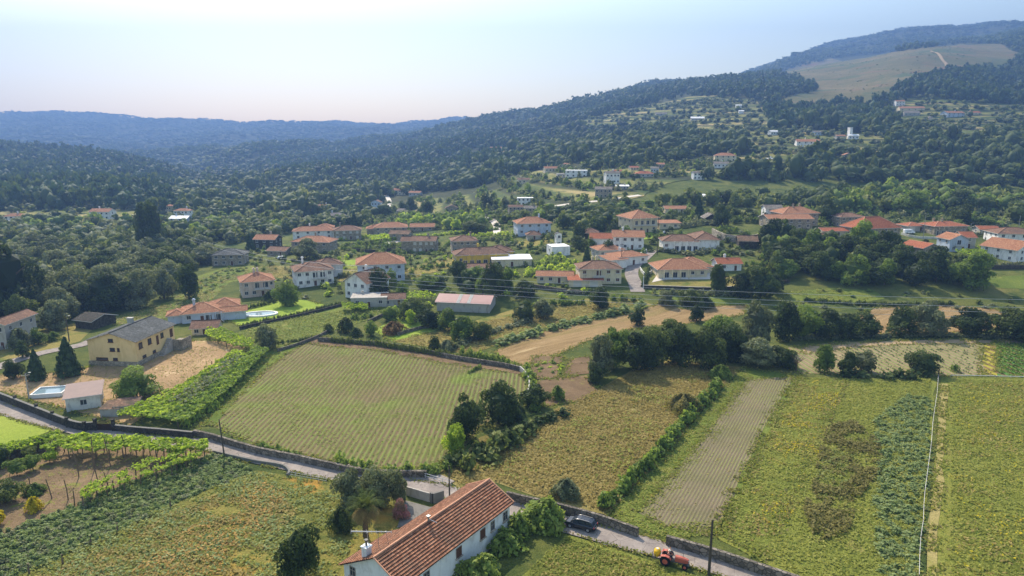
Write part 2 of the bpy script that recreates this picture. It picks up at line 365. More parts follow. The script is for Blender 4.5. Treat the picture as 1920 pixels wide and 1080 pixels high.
ground_mat('g_hay', [(126, 104, 68), (150, 124, 84), (168, 140, 98), (136, 112, 72)], .25, .8, [((128, 122, 64), .06, .52, .68), ((190, 164, 120), .5, .6, .7)], .5, streak=(1, .1, 1), rz=math.radians(52))
ground_mat('g_drygrass', [(116, 112, 56), (140, 128, 70), (158, 140, 84)], .06, .7, [((96, 106, 48), .12, .5, .64)], .3)
ground_mat('g_fern', [(68, 82, 42), (96, 110, 58), (118, 128, 74)], .1, 1.4, None, .4)
ground_mat('g_rough', [(84, 92, 42), (116, 116, 56), (140, 130, 66), (176, 138, 66)], .045, .7, [((186, 136, 62), .06, .56, .66), ((88, 96, 46), .2, .55, .68)], .4)
ground_mat('g_flower', [(102, 108, 46), (120, 124, 54), (138, 132, 66)], .08, .9, [((150, 140, 60), .25, .62, .72), ((150, 134, 84), .13, .6, .72), ((86, 104, 44), .5, .58, .7)], .3, streak=(1, .45, 1), rz=math.radians(25))
ground_mat('g_strip', [(96, 106, 44), (116, 122, 52), (136, 128, 64)], .08, .9, [((180, 154, 44), .2, .6, .72), ((140, 104, 76), .15, .62, .72), ((158, 136, 88), .3, .6, .7)], .3, streak=(1, .25, 1), rz=math.radians(28))
ground_mat('g_heath', [(84, 84, 52), (104, 98, 62), (128, 112, 78)], .008, .05, [((112, 86, 62), .012, .52, .7), ((74, 86, 50), .006, .5, .6)], .5)
ground_mat('g_dirt', [(140, 120, 90), (164, 142, 110), (152, 130, 98)], .05, .4, None, .1)
ground_mat('g_path', [(128, 120, 66), (152, 138, 88), (124, 122, 58)], .12, 1.0, None, .1)
row_mat('g_crop', (118, 103, 74), ((98, 108, 54), (120, 126, 66)), 1.05, math.radians(3), .34, soil2=(110, 104, 64), weed=((108, 132, 46), .56, .8), distort=1.6)
row_mat('g_till', (118, 105, 84), ((108, 114, 60), (126, 124, 76)), .55, math.radians(29), .26, soil2=(104, 98, 70), distort=1.2, bump=.05, fdark=.82, weed=((112, 118, 60), .55, .8))
row_mat('g_maize', (152, 134, 104), ((104, 112, 62), (128, 130, 78)), 1.6, math.radians(-5), .52, soil2=(138, 124, 88), distort=1.4)
row_mat('g_veg', (120, 100, 70), ((66, 102, 44), (84, 122, 54)), 2.6, math.radians(-5), .85)
row_mat('g_vegyellow', (130, 110, 70), ((136, 132, 50), (160, 146, 58)), 2.4, math.radians(-5), .7)
# terraces: bands that follow the contour
t = NT('g_terrace', .95, .05); sx = t.n('ShaderNodeSeparateXYZ'); t.l(t.pos, sx.inputs[0])
cmb = t.n('ShaderNodeCombineXYZ'); t.l(sx.outputs[2], cmb.inputs[0])
t.l(t.math('MULTIPLY', t.noise(.01, 3), 3.0), cmb.inputs[1]); wv = t.wave(math.pi*2/20/5.5, cmb.outputs[0], 1.2, 'X', .4, 2)
v = t.n('ShaderNodeTexNoise'); v.inputs['Scale'].default_value = 1; v.inputs['Detail'].default_value = 2
cm2 = t.n('ShaderNodeCombineXYZ'); t.l(t.math('MULTIPLY', sx.outputs[0], .012), cm2.inputs[0]); t.l(t.math('MULTIPLY', sx.outputs[2], .28), cm2.inputs[1]); t.l(cm2.outputs[0], v.inputs['Vector'])
c = t.ramp(v.outputs['Fac'], [(.3, lin((58, 70, 38))), (.43, lin((90, 98, 50))), (.54, lin((124, 120, 68))), (.66, lin((160, 142, 98)))])
c = t.mix(t.step(wv, .0, .35), lin((58, 62, 40)), c)  # dark line: terrace wall with its shade painted into the colour
c = t.mix(t.step(t.noise(.06, 5, .7), .5, .62), c, lin((66, 80, 42))); t.col(c); t.bump(t.noise(.3, 5, .7), .6); MAT['g_terrace'] = t.m
# ---------------------------------------------------------------- terrain sheet
def lines(lo, hi, step, out_lo, out_hi, g=1.07, cap=60):
    a = list(np.arange(lo, hi+.01, step)); s = step; v = hi
    while v < out_hi: s = min(s*g, cap); v += s; a.append(v)
    s = step; v = lo
    while v > out_lo: s = min(s*g, cap); v -= s; a.insert(0, v)
    return np.array(a)
XL = lines(-200, 260, 4, -4300, 4300, 1.05, 80); YL = lines(52, 480, 4, -400, 4640, 1.05, 55)
gx, gy = np.meshgrid(XL, YL); gz = hh(gx, gy)
nx, ny = len(XL), len(YL); idx = np.arange(nx*ny).reshape(ny, nx)
Q = np.stack([idx[:-1, :-1], idx[:-1, 1:], idx[1:, 1:], idx[1:, :-1]], -1).reshape(-1, 4)
cy = (gy[:-1, :-1].ravel()); 
me = fast_mesh('terrain', np.stack([gx, gy, gz], -1).reshape(-1, 3), Q, [MAT['g_base'], MAT['g_forest']], midx=(cy > 520).astype(int), smooth=True)
tag(link('ground', me), kind='structure')
def gz_grid(x, y):
    """height of the terrain sheet (bilinear in its own cells)"""
    i = np.clip(np.searchsorted(XL, x)-1, 0, nx-2); j = np.clip(np.searchsorted(YL, y)-1, 0, ny-2)
    fx = (x-XL[i])/(XL[i+1]-XL[i]); fy = (y-YL[j])/(YL[j+1]-YL[j])
    return gz[j, i]*(1-fx)*(1-fy)+gz[j, i+1]*fx*(1-fy)+gz[j+1, i]*(1-fx)*fy+gz[j+1, i+1]*fx*fy
def sheet(name, poly, mat, lift=.05, world=False, kind='structure', wob=.0):
    """a ground sheet draped over the terrain cells"""
    P = [(p[0], p[1]) for p in poly] if world else [tuple(W(*p)[:2]) for p in poly]
    if wob:
        out = []
        for i, p in enumerate(P):
            q = P[(i+1) % len(P)]; L = math.dist(p, q); n = max(1, int(L/6))
            for k in range(n):
                f = k/n; j = 0 if k == 0 else wob
                out.append((p[0]+(q[0]-p[0])*f+random.uniform(-j, j), p[1]+(q[1]-p[1])*f+random.uniform(-j, j)))
        P = out
    bm = bmesh.new(); bm.faces.new([bm.verts.new((x, y, 0)) for x, y in P])
    xs = [p[0] for p in P]; ys = [p[1] for p in P]
    for L, ax in ((XL, 0), (YL, 1)):
        lo, hi = (min(xs), max(xs)) if ax == 0 else (min(ys), max(ys))
        for v in L:
            if lo < v < hi:
                co = Vector((v, 0, 0)) if ax == 0 else Vector((0, v, 0)); no = Vector((1, 0, 0)) if ax == 0 else Vector((0, 1, 0))
                bmesh.ops.bisect_plane(bm, geom=bm.verts[:]+bm.edges[:]+bm.faces[:], plane_co=co, plane_no=no, dist=1e-5)
    for v in bm.verts: v.co.z = float(gz_grid(v.co.x, v.co.y))+lift+max(0, (v.co.y-300)*.0004)
    bmesh.ops.recalc_face_normals(bm, faces=bm.faces)
    if sum(f.normal.z for f in bm.faces) < 0: bmesh.ops.reverse_faces(bm, faces=bm.faces)
    me = bpy.data.meshes.new(name); bm.to_mesh(me); bm.free(); me.materials.append(MAT[mat])
    me.polygons.foreach_set('use_smooth', [True]*len(me.polygons))
    return tag(link(name, me), kind=kind)
def smoothline(pts, n=6):
    P = [Vector(p) for p in pts]; P = [P[0]*2-P[1]]+P+[P[-1]*2-P[-2]]; out = []
    for i in range(1, len(P)-2):
        for k in range(n):
            t = k/n; a, b, c, d = P[i-1], P[i], P[i+1], P[i+2]
            out.append(.5*((2*b)+(c-a)*t+(2*a-5*b+4*c-d)*t*t+(3*b-a-3*c+d)*t*t*t))
    out.append(P[-2]); return out
def strip_poly(pts, wid):
    L, R = [], []
    for i, p in enumerate(pts):
        d = (pts[min(i+1, len(pts)-1)]-pts[max(i-1, 0)]); d.z = 0; d.normalize(); n = Vector((-d.y, d.x, 0))
        wd = wid[i] if isinstance(wid, list) else wid
        L.append(p+n*wd/2); R.append(p-n*wd/2)
    return L+R[::-1]
def road(name, pxs, wid, mat, lift=.1):
    c = smoothline([W(*p) for p in pxs], 4)
    return c, sheet(name, strip_poly(c, wid), mat, lift, world=True)
FIELDS = [
 ('crop_field', [(383,792),(440,735),(520,655),(596,631),(700,641),(850,668),(975,690),(995,725),(975,760),(900,800),(862,850),(800,878),(720,882),(640,868),(520,845),(440,818)], 'g_crop', .05),
 ('field_margin', [(560,640),(596,632),(700,642),(850,669),(975,690),(984,704),(850,684),(700,656),(600,648)], 'g_soil', .09),
 ('field_margin', [(368,800),(400,745),(500,660),(560,640),(560,650),(500,690),(440,752),(405,798)], 'g_green', .09),
 ('meadow', [(822,888),(900,820),(1000,785),(1090,750),(1222,672),(1390,688),(1300,790),(1142,968),(1000,930),(930,905),(860,915)], 'g_meadow', .05),
 ('field_verge', [(1140,968),(1394,690),(1500,705),(1345,1000),(1250,1012)], 'g_green', .05),
 ('tilled_field', [(1196,962),(1284,862),(1400,712),(1487,706),(1420,830),(1356,968),(1326,1006),(1240,984)], 'g_till', .09),
 ('meadow', [(1345,1010),(1420,850),(1492,706),(1600,712),(1756,706),(1750,800),(1738,940),(1722,1085),(1640,1110),(1480,1080)], 'g_flower', .05),
 ('flower_strip', [(1352,1000),(1425,850),(1496,712),(1590,712),(1540,810),(1470,960),(1430,1050)], 'g_strip', .09),
 ('meadow', [(1764,706),(2050,712),(2200,1200),(1735,1200),(1744,1000),(1752,860)], 'g_flower', .05),
 ('footpath', [(1764,720),(1777,720),(1770,850),(1757,1000),(1752,1120),(1738,1120),(1746,950),(1757,840)], 'g_path', .09),
 ('maize_field', [(1478,652),(1560,643),(1700,638),(1842,640),(1842,704),(1760,706),(1600,704),(1495,700)], 'g_maize', .05),
 ('bare_strip', [(1500,652),(1620,643),(1760,637),(1990,641),(1990,646),(1700,646),(1600,652),(1510,664)], 'g_dirt', .09),
 ('vegetable_field', [(1843,642),(1866,642),(1870,705),(1842,704)], 'g_vegyellow', .05),
 ('vegetable_field', [(1867,642),(2050,644),(2080,708),(1871,705)], 'g_veg', .05),
 ('hay_field', [(925,660),(990,628),(1090,605),(1180,588),(1240,568),(1280,580),(1330,574),(1400,572),(1395,590),(1300,605),(1180,618),(1100,640),(1040,668),(990,690)], 'g_hay', .05),
 ('hay_field', [(1590,600),(1640,578),(1760,570),(1870,580),(1905,602),(1860,618),(1760,628),(1640,628)], 'g_hay', .05),
 ('garden_plot', [(1003,668),(1055,668),(1048,708),(1003,712),(990,690)], 'g_soil', .09),
 ('garden_plot', [(1068,674),(1104,668),(1112,700),(1058,706)], 'g_soil', .09),
 ('garden_plot', [(1000,716),(1100,704),(1122,735),(1090,752),(1026,762)], 'g_soil', .09),
 ('grassland', [(735,640),(850,612),(930,590),(980,575),(1100,560),(1200,562),(1225,572),(1090,600),(985,622),(925,650),(880,665)], 'g_drygrass', .05),
 ('grassland', [(505,655),(440,625),(560,592),(640,575),(720,572),(740,585),(640,615),(580,635)], 'g_green', .05),
 ('lawn', [(700,620),(745,592),(800,590),(880,600),(800,625),(735,640)], 'g_lawn', .05),
 ('lawn', [(425,600),(440,582),(480,568),(570,562),(610,572),(560,590),(450,612)], 'g_lawn', .05),
 ('dirt_yard', [(-60,700),(60,705),(160,690),(340,640),(470,640),(440,680),(330,745),(240,800),(100,760),(-60,720)], 'g_yard', .05),
 ('lawn', [(-60,760),(0,772),(100,806),(60,822),(-60,850)], 'g_lime', .05),
 ('orchard_soil', [(-60,870),(40,850),(130,822),(380,840),(395,852),(235,915),(120,965),(0,1010),(-60,1035)], 'g_orchard', .05),
 ('fern_slope', [(-90,1030),(0,1005),(120,960),(235,912),(395,852),(440,862),(475,885),(350,935),(150,1030),(0,1095),(-150,1130)], 'g_fern', .09),
 ('rough_meadow', [(-150,1130),(0,1090),(150,1025),(350,930),(480,882),(620,905),(760,935),(770,960),(660,1060),(600,1200),(-300,1250)], 'g_rough', .05),
 ('roadside_grass', [(930,1120),(1010,1055),(1062,1003),(1130,1022),(1220,1052),(1330,1088),(1430,1130),(1300,1300),(900,1300)], 'g_flower', .05),
 ('courtyard', [(758,938),(806,951),(842,946),(810,975),(745,990)], 'concrete_dark', .06),
 ('pasture', [(1478,548),(1560,540),(1640,545),(1660,560),(1580,573),(1490,575)], 'g_green', .05),
 ('pasture', [(1840,520),(1990,515),(1990,545),(1870,540)], 'g_green', .05),
 ('pasture', [(1218,520),(1240,512),(1400,520),(1420,535),(1400,545),(1215,540)], 'g_drygrass', .05),
 ('pasture', [(1212,545),(1400,545),(1440,560),(1380,572),(1260,566)], 'g_green', .05),
 ('pasture', [(480,500),(640,495),(760,505),(860,478),(860,500),(780,520),(680,530),(500,520)], 'g_drygrass', .05),
 ('pasture', [(600,492),(690,486),(780,480),(700,500),(640,505)], 'g_lawn', .09),
 ('pasture', [(370,525),(430,500),(520,498),(520,512),(430,530),(400,560),(300,600),(180,615),(200,600),(320,565)], 'g_green', .05),
 ('pasture', [(365,520),(430,498),(440,515),(390,540)], 'g_green', .09),
 ('pasture', [(-60,640),(60,620),(180,600),(180,612),(150,640),(80,660),(-60,690)], 'g_drygrass', .05),
 ('lawn', [(1190,440),(1232,433),(1240,446),(1200,450)], 'g_lawn', .09),
 ('pasture', [(960,455),(1035,445),(1040,458),(975,466)], 'g_drygrass', .05),
 ('paved_yard', [(1222,530),(1240,498),(1335,512),(1335,524),(1240,526)], 'paving', .12),
 ('paved_yard', [(700,440),(745,432),(760,450),(720,462)], 'paving', .12),
 ('terraced_fields', [(640,402),(700,385),(790,372),(880,365),(960,352),(960,330),(1030,318),(1110,322),(1240,312),(1330,300),(1440,292),(1480,300),(1440,318),(1330,330),(1250,345),(1180,378),(1100,392),(1040,402),(900,408),(760,408)], 'g_terrace', .3),
 ('terraced_fields', [(1000,250),(1060,235),(1180,205),(1300,180),(1420,190),(1440,215),(1440,250),(1340,262),(1240,240),(1130,240)], 'g_terrace', .3),
 ('terraced_fields', [(1400,255),(1500,240),(1600,250),(1690,262),(1640,290),(1560,288),(1470,300),(1400,296)], 'g_terrace', .3),
 ('terraced_fields', [(1640,205),(1720,180),(1860,195),(1990,200),(1990,215),(1880,262),(1760,262),(1680,240)], 'g_terrace', .3),
 ('terraced_fields', [(-80,395),(100,395),(250,394),(300,402),(250,412),(60,415),(-80,415)], 'g_terrace', .2),
 ('terraced_fields', [(540,402),(640,392),(700,395),(640,408)], 'g_terrace', .3),
 ('heath', [(1445,140),(1560,110),(1700,95),(1800,82),(1880,84),(1920,105),(1880,130),(1780,140),(1700,158),(1650,190),(1560,200),(1480,185),(1530,170),(1500,150)], 'g_heath', .5),
 ('heath', [(1450,196),(1480,180),(1560,190),(1560,200),(1480,202)], 'g_heath', .8),
 ('hill_clearing', [(872,290),(900,284),(948,284),(952,297),(900,300)], 'g_dirt', .4),
]
for n_, poly_, m_, l_ in FIELDS: sheet(n_, poly_, m_, l_, wob=.35 if l_ < .2 else 2.0)
ROADC, _ = road('road', [(-120,720),(-40,752),(40,777),(140,803),(250,824),(390,834),(480,857),(560,874),(650,893),(740,909),(825,922),(900,940),(980,962),(1060,984),(1150,1008),(1250,1034),(1350,1062),(1450,1094),(1600,1145),(1750,1200)], 4.3, 'asphalt', .14)
road('road', [(640,878),(700,890),(760,893),(812,898),(840,910)], 3.0, 'asphalt', .18)
road('road', [(1196,548),(1190,530),(1184,515),(1188,500),(1205,486),(1222,470)], 5.0, 'asphalt', .15)
road('village_lane', [(930,440),(932,425),(922,412),(905,400),(890,385)], 4.0, 'paving', .2)
road('village_lane', [(725,395),(730,380),(726,370),(720,362)], 4.0, 'paving', .4)
road('village_lane', [(1035,388),(1090,381),(1140,376),(1200,367)], 4.0, 'paving', .4)
road('village_lane', [(-60,430),(60,434),(110,436),(240,430)], 5.0, 'paving', .2)
road('village_lane', [(-30,700),(20,680),(80,662),(150,648),(172,640)], 4.0, 'asphalt', .15)
road('mountain_track', [(1745,96),(1765,110),(1774,122),(1776,136)], 5.0, 'g_dirt', 1.0)
# ---------------------------------------------------------------- foliage generators
def leafquads(P, N, size, rng, asp=1.5):
    """P centres, N preferred normals -> quads (n*4,3)"""
    n = len(P); N = N+rng.normal(0, .55, (n, 3)); N /= np.linalg.norm(N, axis=1)[:, None]+1e-9
    U = np.cross(N, rng.normal(0, 1, (n, 3))); U /= np.linalg.norm(U, axis=1)[:, None]+1e-9
    Vv = np.cross(N, U); s = (size*rng.uniform(.6, 1.35, n))[:, None]
    a = U*s*asp*.5; b = Vv*s*.5
    return np.stack([P-a, P-b*1.0, P+a, P+b], 1).reshape(-1, 3)
def crown(n, kind, seed):
    """unit crown: radius ~1, height 0..2 (base at z=0); returns verts, tint"""
    rng = np.random.default_rng(seed)
    if kind in ('round', 'wide', 'tall'):
        K = 26 if n > 500 else (12 if n > 90 else 6)
        d = rng.normal(0, 1, (K, 3)); d /= np.linalg.norm(d, axis=1)[:, None]; d[:, 2] = d[:, 2]*.9
        r = rng.uniform(.4, .92, K)[:, None]; cc = d*r*np.array([.95, .95, .9])+np.array([0, 0, 1]); cc[:, 2] = np.maximum(cc[:, 2]*1.02-.04, .14); lo = K//3; al = rng.uniform(0, 6.28, lo); rl = rng.uniform(.35, .75, lo) if kind != 'wide' else rng.uniform(.2, .5, lo); cc[:lo] = np.stack([rl*np.cos(al), rl*np.sin(al), rng.uniform(.2, .6, lo)+(.25 if kind == 'wide' else 0)], 1)
        cr = rng.uniform(.2, .46, K)*(1.25 if K < 20 else 1); wgt = cr**2/np.sum(cr**2)
        ci = rng.choice(K, n, p=wgt); e = rng.normal(0, 1, (n, 3)); e[:, 2] = e[:, 2]*.75+.35; e /= np.linalg.norm(e, axis=1)[:, None]
        P = cc[ci]+e*(cr[ci]*rng.uniform(.75, 1.1, n))[:, None]; N = e; ct = rng.uniform(0, 1, K)[ci]
    elif kind == 'cone':
        z = 1-np.sqrt(rng.uniform(0, 1, n)); a = rng.uniform(0, 2*np.pi, n); lob = 1+.18*np.sin(a*5+z*14)+.1*np.sin(a*9+3)
        r = (1-z)**.8*lob*rng.uniform(.7, 1.05, n)*.8; P = np.stack([r*np.cos(a), r*np.sin(a), z*1.95+.05], 1)
        N = np.stack([np.cos(a), np.sin(a), np.full(n, .5)], 1); ct = (np.sin(z*40)+1)/2
    elif kind == 'pine':
        K = 9; zc = np.sort(rng.uniform(.7, 1.85, K)); ac = rng.uniform(0, 6.28, K); rc = rng.uniform(.1, .5, K)*(1.3-zc*.35)
        cc = np.stack([rc*np.cos(ac), rc*np.sin(ac), zc], 1); cr = rng.uniform(.28, .42, K); ci = rng.integers(0, K, n)
        e = rng.normal(0, 1, (n, 3)); e /= np.linalg.norm(e, axis=1)[:, None]; e[:, 2] *= .6
        P = cc[ci]+e*cr[ci][:, None]; N = e; ct = rng.uniform(0, 1, K)[ci]
    elif kind == 'shrub':
        a = rng.uniform(0, 2*np.pi, n); u = rng.uniform(0, 1, n)**.7; lob = 1+.2*np.sin(a*3+seed)+.12*np.sin(a*7+u*5)
        el = u*np.pi/2; P = np.stack([np.cos(a)*np.cos(el)*lob, np.sin(a)*np.cos(el)*lob, np.sin(el)*1.15*(1+.2*np.sin(a*4+seed))], 1)*rng.uniform(.75, 1.05, n)[:, None]
        N = P/np.linalg.norm(P, axis=1)[:, None]; ct = (np.sin(a*4+el*5)+1)/2
    size = {1: .13}.get(1)*(1800/max(n, 1))**.38
    if n <= 90: size = (.5 if n < 50 else .4) if kind != 'pine' else .42
    if kind == 'shrub' and n <= 90: size = .46 if n < 40 else .34
    return leafquads(P, N, np.full(len(P), size), rng), np.repeat(np.clip(ct*.62+rng.uniform(0, .38, len(P)), 0, 1), 4)
def core(seed, kind, k=.62):
    """low inner body so that thin crowns stay closed"""
    bm = bmesh.new(); bmesh.ops.create_icosphere(bm, subdivisions=1, radius=k)
    rng = np.random.default_rng(seed)
    for v in bm.verts:
        v.co *= rng.uniform(.75, 1.1)
        if kind == 'cone': v.co.x *= (1-.6*(v.co.z/k))*.75; v.co.y *= (1-.6*(v.co.z/k))*.75; v.co.z = v.co.z*1.35+.85
        elif kind == 'pine': v.co.x *= .55; v.co.y *= .55; v.co.z = v.co.z*.9+1.25
        elif kind == 'shrub': v.co.z = abs(v.co.z)*1.1
        else: v.co.z = v.co.z*1.05+1.0
    V = np.array([v.co[:] for v in bm.verts]); F = np.array([[v.index for v in f.verts] for f in bm.faces]); bm.free(); return V, F
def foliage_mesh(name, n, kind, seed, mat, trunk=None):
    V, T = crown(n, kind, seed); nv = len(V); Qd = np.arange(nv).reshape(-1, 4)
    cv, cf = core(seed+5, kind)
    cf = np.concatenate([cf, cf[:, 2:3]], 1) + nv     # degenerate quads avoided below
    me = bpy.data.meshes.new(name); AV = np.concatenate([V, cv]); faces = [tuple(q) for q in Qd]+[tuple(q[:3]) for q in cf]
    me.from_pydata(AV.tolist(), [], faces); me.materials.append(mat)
    a = me.attributes.new('tint', 'FLOAT', 'POINT'); a.data.foreach_set('value', np.concatenate([T, np.full(len(cv), .15)]).astype(np.float32))  # inner body gets a dark tint: crown shade put into the colour
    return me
def trunk_mesh(name, kind, seed):
    r = random.Random(seed); m = MB(); top = {'pine': 1.7, 'cone': 1.2, 'shrub': .5}.get(kind, 1.1)
    jx, jy = r.uniform(-.08, .08), r.uniform(-.08, .08)
    m.tube([(0, 0, -.25), (jx*.4, jy*.4, top*.35), (jx, jy, top)], [.075, .055, .02], 6)
    if kind not in ('cone', 'shrub'):
        for i in range(6):
            a = i*1.05+r.uniform(0, .5); z0 = top*r.uniform(.3, .75); L = r.uniform(.45, .7)
            p0 = Vector((jx*z0, jy*z0, z0)); p1 = p0+Vector((math.cos(a)*L*.5, math.sin(a)*L*.5, L*.45)); p2 = p0+Vector((math.cos(a)*L, math.sin(a)*L, L*.75))
            m.tube([p0, p1, p2], [.032, .02, .008], 5)
    me = m.build('tmp', MAT['bark']); d = me.data; bpy.data.objects.remove(me); d.name = name; return d
CR, TR = {}, {}
def get_crown(kind, n, mat, v):
    k = (kind, n, mat, v)
    if k not in CR: CR[k] = foliage_mesh('crown', n, {'wide': 'wide'}.get(kind, kind), 11+v*7+len(kind), MAT[mat])
    return CR[k]
def get_trunk(kind, v):
    k = (kind, v)
    if k not in TR: TR[k] = trunk_mesh('trunk', kind, v)
    return TR[k]
TREES = []          # (x, y, radius) for keeping random trees apart
def tree(x, y, rad, ht, kind='round', mat='leaf_oak', label=None, cat='tree', group=None, name='tree', clear=.12, n=None, z=None, parts=True):
    """ht total height, rad crown radius; the crown starts at clear*ht"""
    z = h(x, y) if z is None else z
    rz = random.uniform(0, 6.28); v = random.randrange(5)
    pxr = rad/mpp((x, y, z+ht/2))
    n = n or (6500 if pxr > 30 else 3600 if pxr > 16 else 1500 if pxr > 9 else 500)
    clear = clear*.25 if kind in ('round', 'tall') else clear
    cz = clear*ht; sz = (ht-cz)/(2.0 if kind != 'shrub' else 1.3)
    sx = rad*random.uniform(.92, 1.05)
    o = empty(name, (x, y, z), rz, label, cat, group)
    c = link('crown' if kind != 'shrub' or name == 'tree' else 'foliage', get_crown(kind, n, mat, v), o); c.location = (0, 0, cz if kind != 'shrub' else 0); c.scale = (sx, rad, sz)
    tk = link('trunk' if kind != 'shrub' or name == 'tree' else 'stem', get_trunk(kind, v % 3), o)
    tk.scale = (ht*.42, ht*.42, (cz+sz*1.15)/1.1 if kind != 'shrub' else ht*.5)
    TREES.append((x, y, rad)); return o
def ptree(px, pyb, wpx, hpx, kind='round', mat='leaf_oak', **kw):
    p = W(px, pyb); m = mpp(p)
    ht = hpx*m*1.0/max(.6, math.cos(math.atan(tslope(pyb-hpx/2))))
    # crown radius from its width; the stem stands a crown's radius inside the visible foot
    r = wpx*m/2
    if kind in ('round', 'shrub'):
        q = p+Vector((p.x, p.y, 0)).normalized()*r*.55; p = Vector((q.x, q.y, h(q.x, q.y))); ht *= .93
    return tree(p.x, p.y, r, ht, kind, mat, **kw)
# merged far/mass foliage -------------------------------------------------
LOD = {}
def lod(kind, n, v):
    k = (kind, n, v)
    if k not in LOD:
        V, T = crown(n, kind, 100+v*13); LOD[k] = (V, T)+core(200+v, kind, .78)
    return LOD[k]
def mass(name, items, mats, kind='stuff'):
    """items: (x,y,z,rad,ht,kind,n,variant,mat index, tree tint)"""
    Vs, Qs, Ts, Ks, Ms, Tr = [], [], [], [], [], []; off = 0
    for (x, y, z, rad, ht, kd, n, v, mi, tt) in items:
        V, T, cv, cf = lod(kd, n, v); a = random.uniform(0, 6.28); ca, sa = math.cos(a), math.sin(a)
        A = np.concatenate([V, cv]); X = (A[:, 0]*ca-A[:, 1]*sa)*rad+x; Y = (A[:, 0]*sa+A[:, 1]*ca)*rad+y
        Z = A[:, 2]*ht/(2 if kd != 'shrub' else 1.2)+z
        Vs.append(np.stack([X, Y, Z], 1)); nq = len(V)
        Qs.append(np.arange(nq).reshape(-1, 4)+off)
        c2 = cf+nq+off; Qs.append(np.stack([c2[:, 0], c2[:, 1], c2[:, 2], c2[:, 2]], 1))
        k = nq//4+len(cf); Ms.append(np.full(k, mi)); Ts.append(np.concatenate([T, np.full(len(cv), .2)])); Tr.append(np.full(len(A), tt)); off += len(A)  # core tinted dark, painting the shaded inside of the crown
    V = np.concatenate(Vs); Qd = np.concatenate(Qs); M_ = np.concatenate(Ms)
    tri = Qd[:, 2] == Qd[:, 3]
    me = bpy.data.meshes.new(name)
    me.vertices.add(len(V)); me.vertices.foreach_set('co', V.astype(np.float32).ravel())
    q4 = Qd[~tri]; q3 = Qd[tri][:, :3]; nl = q4.size+q3.size
    me.loops.add(nl); me.loops.foreach_set('vertex_index', np.concatenate([q4.ravel(), q3.ravel()]).astype(np.int32))
    tot = np.concatenate([np.full(len(q4), 4), np.full(len(q3), 3)]).astype(np.int32); st = np.concatenate([[0], np.cumsum(tot)[:-1]]).astype(np.int32)
    me.polygons.add(len(tot)); me.polygons.foreach_set('loop_start', st); me.polygons.foreach_set('loop_total', tot)
    for m in mats: me.materials.append(MAT[m])
    me.polygons.foreach_set('material_index', np.concatenate([M_[~tri], M_[tri]]).astype(np.int32))
    for nm, ar in (('tint', np.concatenate(Ts)), ('tree', np.concatenate(Tr))):
        a = me.attributes.new(nm, 'FLOAT', 'POINT'); a.data.foreach_set('value', ar.astype(np.float32))
    me.update(calc_edges=True); return tag(link(name, me), kind=kind)
def cover(name, poly, spacing, rad, ht, mat, n=24, contour=0, jit=.5, kindf='shrub', dens=1.0, world=None, stuff=True, hvar=.5):
    """a patch of bramble / fern / weeds: many small leafy mounds as one object"""
    P = world or [tuple(W(*p)[:2]) for p in poly]
    xs = [p[0] for p in P]; ys = [p[1] for p in P]; it = []
    X, Y = np.meshgrid(np.arange(min(xs), max(xs), spacing), np.arange(min(ys), max(ys), spacing)); X = X.ravel(); Y = Y.ravel()
    X = X+RNG.uniform(-jit, jit, X.size)*spacing; Y = Y+RNG.uniform(-jit, jit, Y.size)*spacing
    ok = inpoly(X, Y, P) & (RNG.uniform(0, 1, X.size) < dens); X = X[ok]; Y = Y[ok]; Z = hh(X, Y)
    if contour:
        okc = (np.sin(Z*2*np.pi/contour+.8*np.sin(X/60)) > .35) | (RNG.uniform(0, 1, X.size) < .06) | (np.sin(X/47+2)*np.sin(Y/53) > .62); X, Y, Z = X[okc], Y[okc], Z[okc]
    mats = mat if isinstance(mat, list) else [mat]
    if kindf and len(BLD):
        okb = np.ones(X.size, bool)
        for (bx, by, br) in BLD: okb &= (X-bx)**2+(Y-by)**2 > (br+rad*.6)**2
        X, Y, Z = X[okb], Y[okb], Z[okb]
    for x, y, z in zip(X, Y, Z):
        s = random.uniform(1-hvar, 1+hvar); it.append((x, y, z-.05, rad*random.uniform(.7, 1.3), ht*s, kindf, n, random.randrange(4), random.randrange(len(mats)), random.random()))
    if not it: return None
    return mass(name, it, mats, 'stuff' if stuff else None)
def grass(name, poly, dens, size, mat, z=(.03, .25), clump=.0, sc=5.0, flat=2.0):
    P = [tuple(W(*p)[:2]) for p in poly]; xs = [p[0] for p in P]; ys = [p[1] for p in P]
    dens *= 2.2; size *= .62; n = int((max(xs)-min(xs))*(max(ys)-min(ys))*dens); X = RNG.uniform(min(xs), max(xs), n); Y = RNG.uniform(min(ys), max(ys), n)
    g = sum(np.sin(X/sc*f+Y/sc*f*.6+np.sin(Y/sc*f*1.3+k)*1.7+k)*np.sin(Y/sc*f-X/sc*f*.5+k*2.1) for k, f in enumerate((1, 2.3, 4.7)))/1.6
    ok = inpoly(X, Y, P) & (g > -1+2*clump*RNG.uniform(.5, 1.5, n)); X, Y, g = X[ok], Y[ok], g[ok]
    Z = hh(X, Y)+.05+RNG.uniform(z[0], z[1], len(X))*(1+.6*g)
    N = np.stack([RNG.normal(0, .5, len(X)), RNG.normal(-.2, .5, len(X)), np.full(len(X), flat)], 1)
    V = leafquads(np.stack([X, Y, Z], 1), N, np.full(len(X), size), RNG, 1.9)
    me = fast_mesh(name, V, np.arange(len(V)).reshape(-1, 4), [MAT[mat]], {'tint': np.repeat(RNG.uniform(0, 1, len(X)), 4), 'tree': np.repeat(np.clip(.5+g*.5, 0, 1), 4)})
    return tag(link(name, me), kind='stuff')
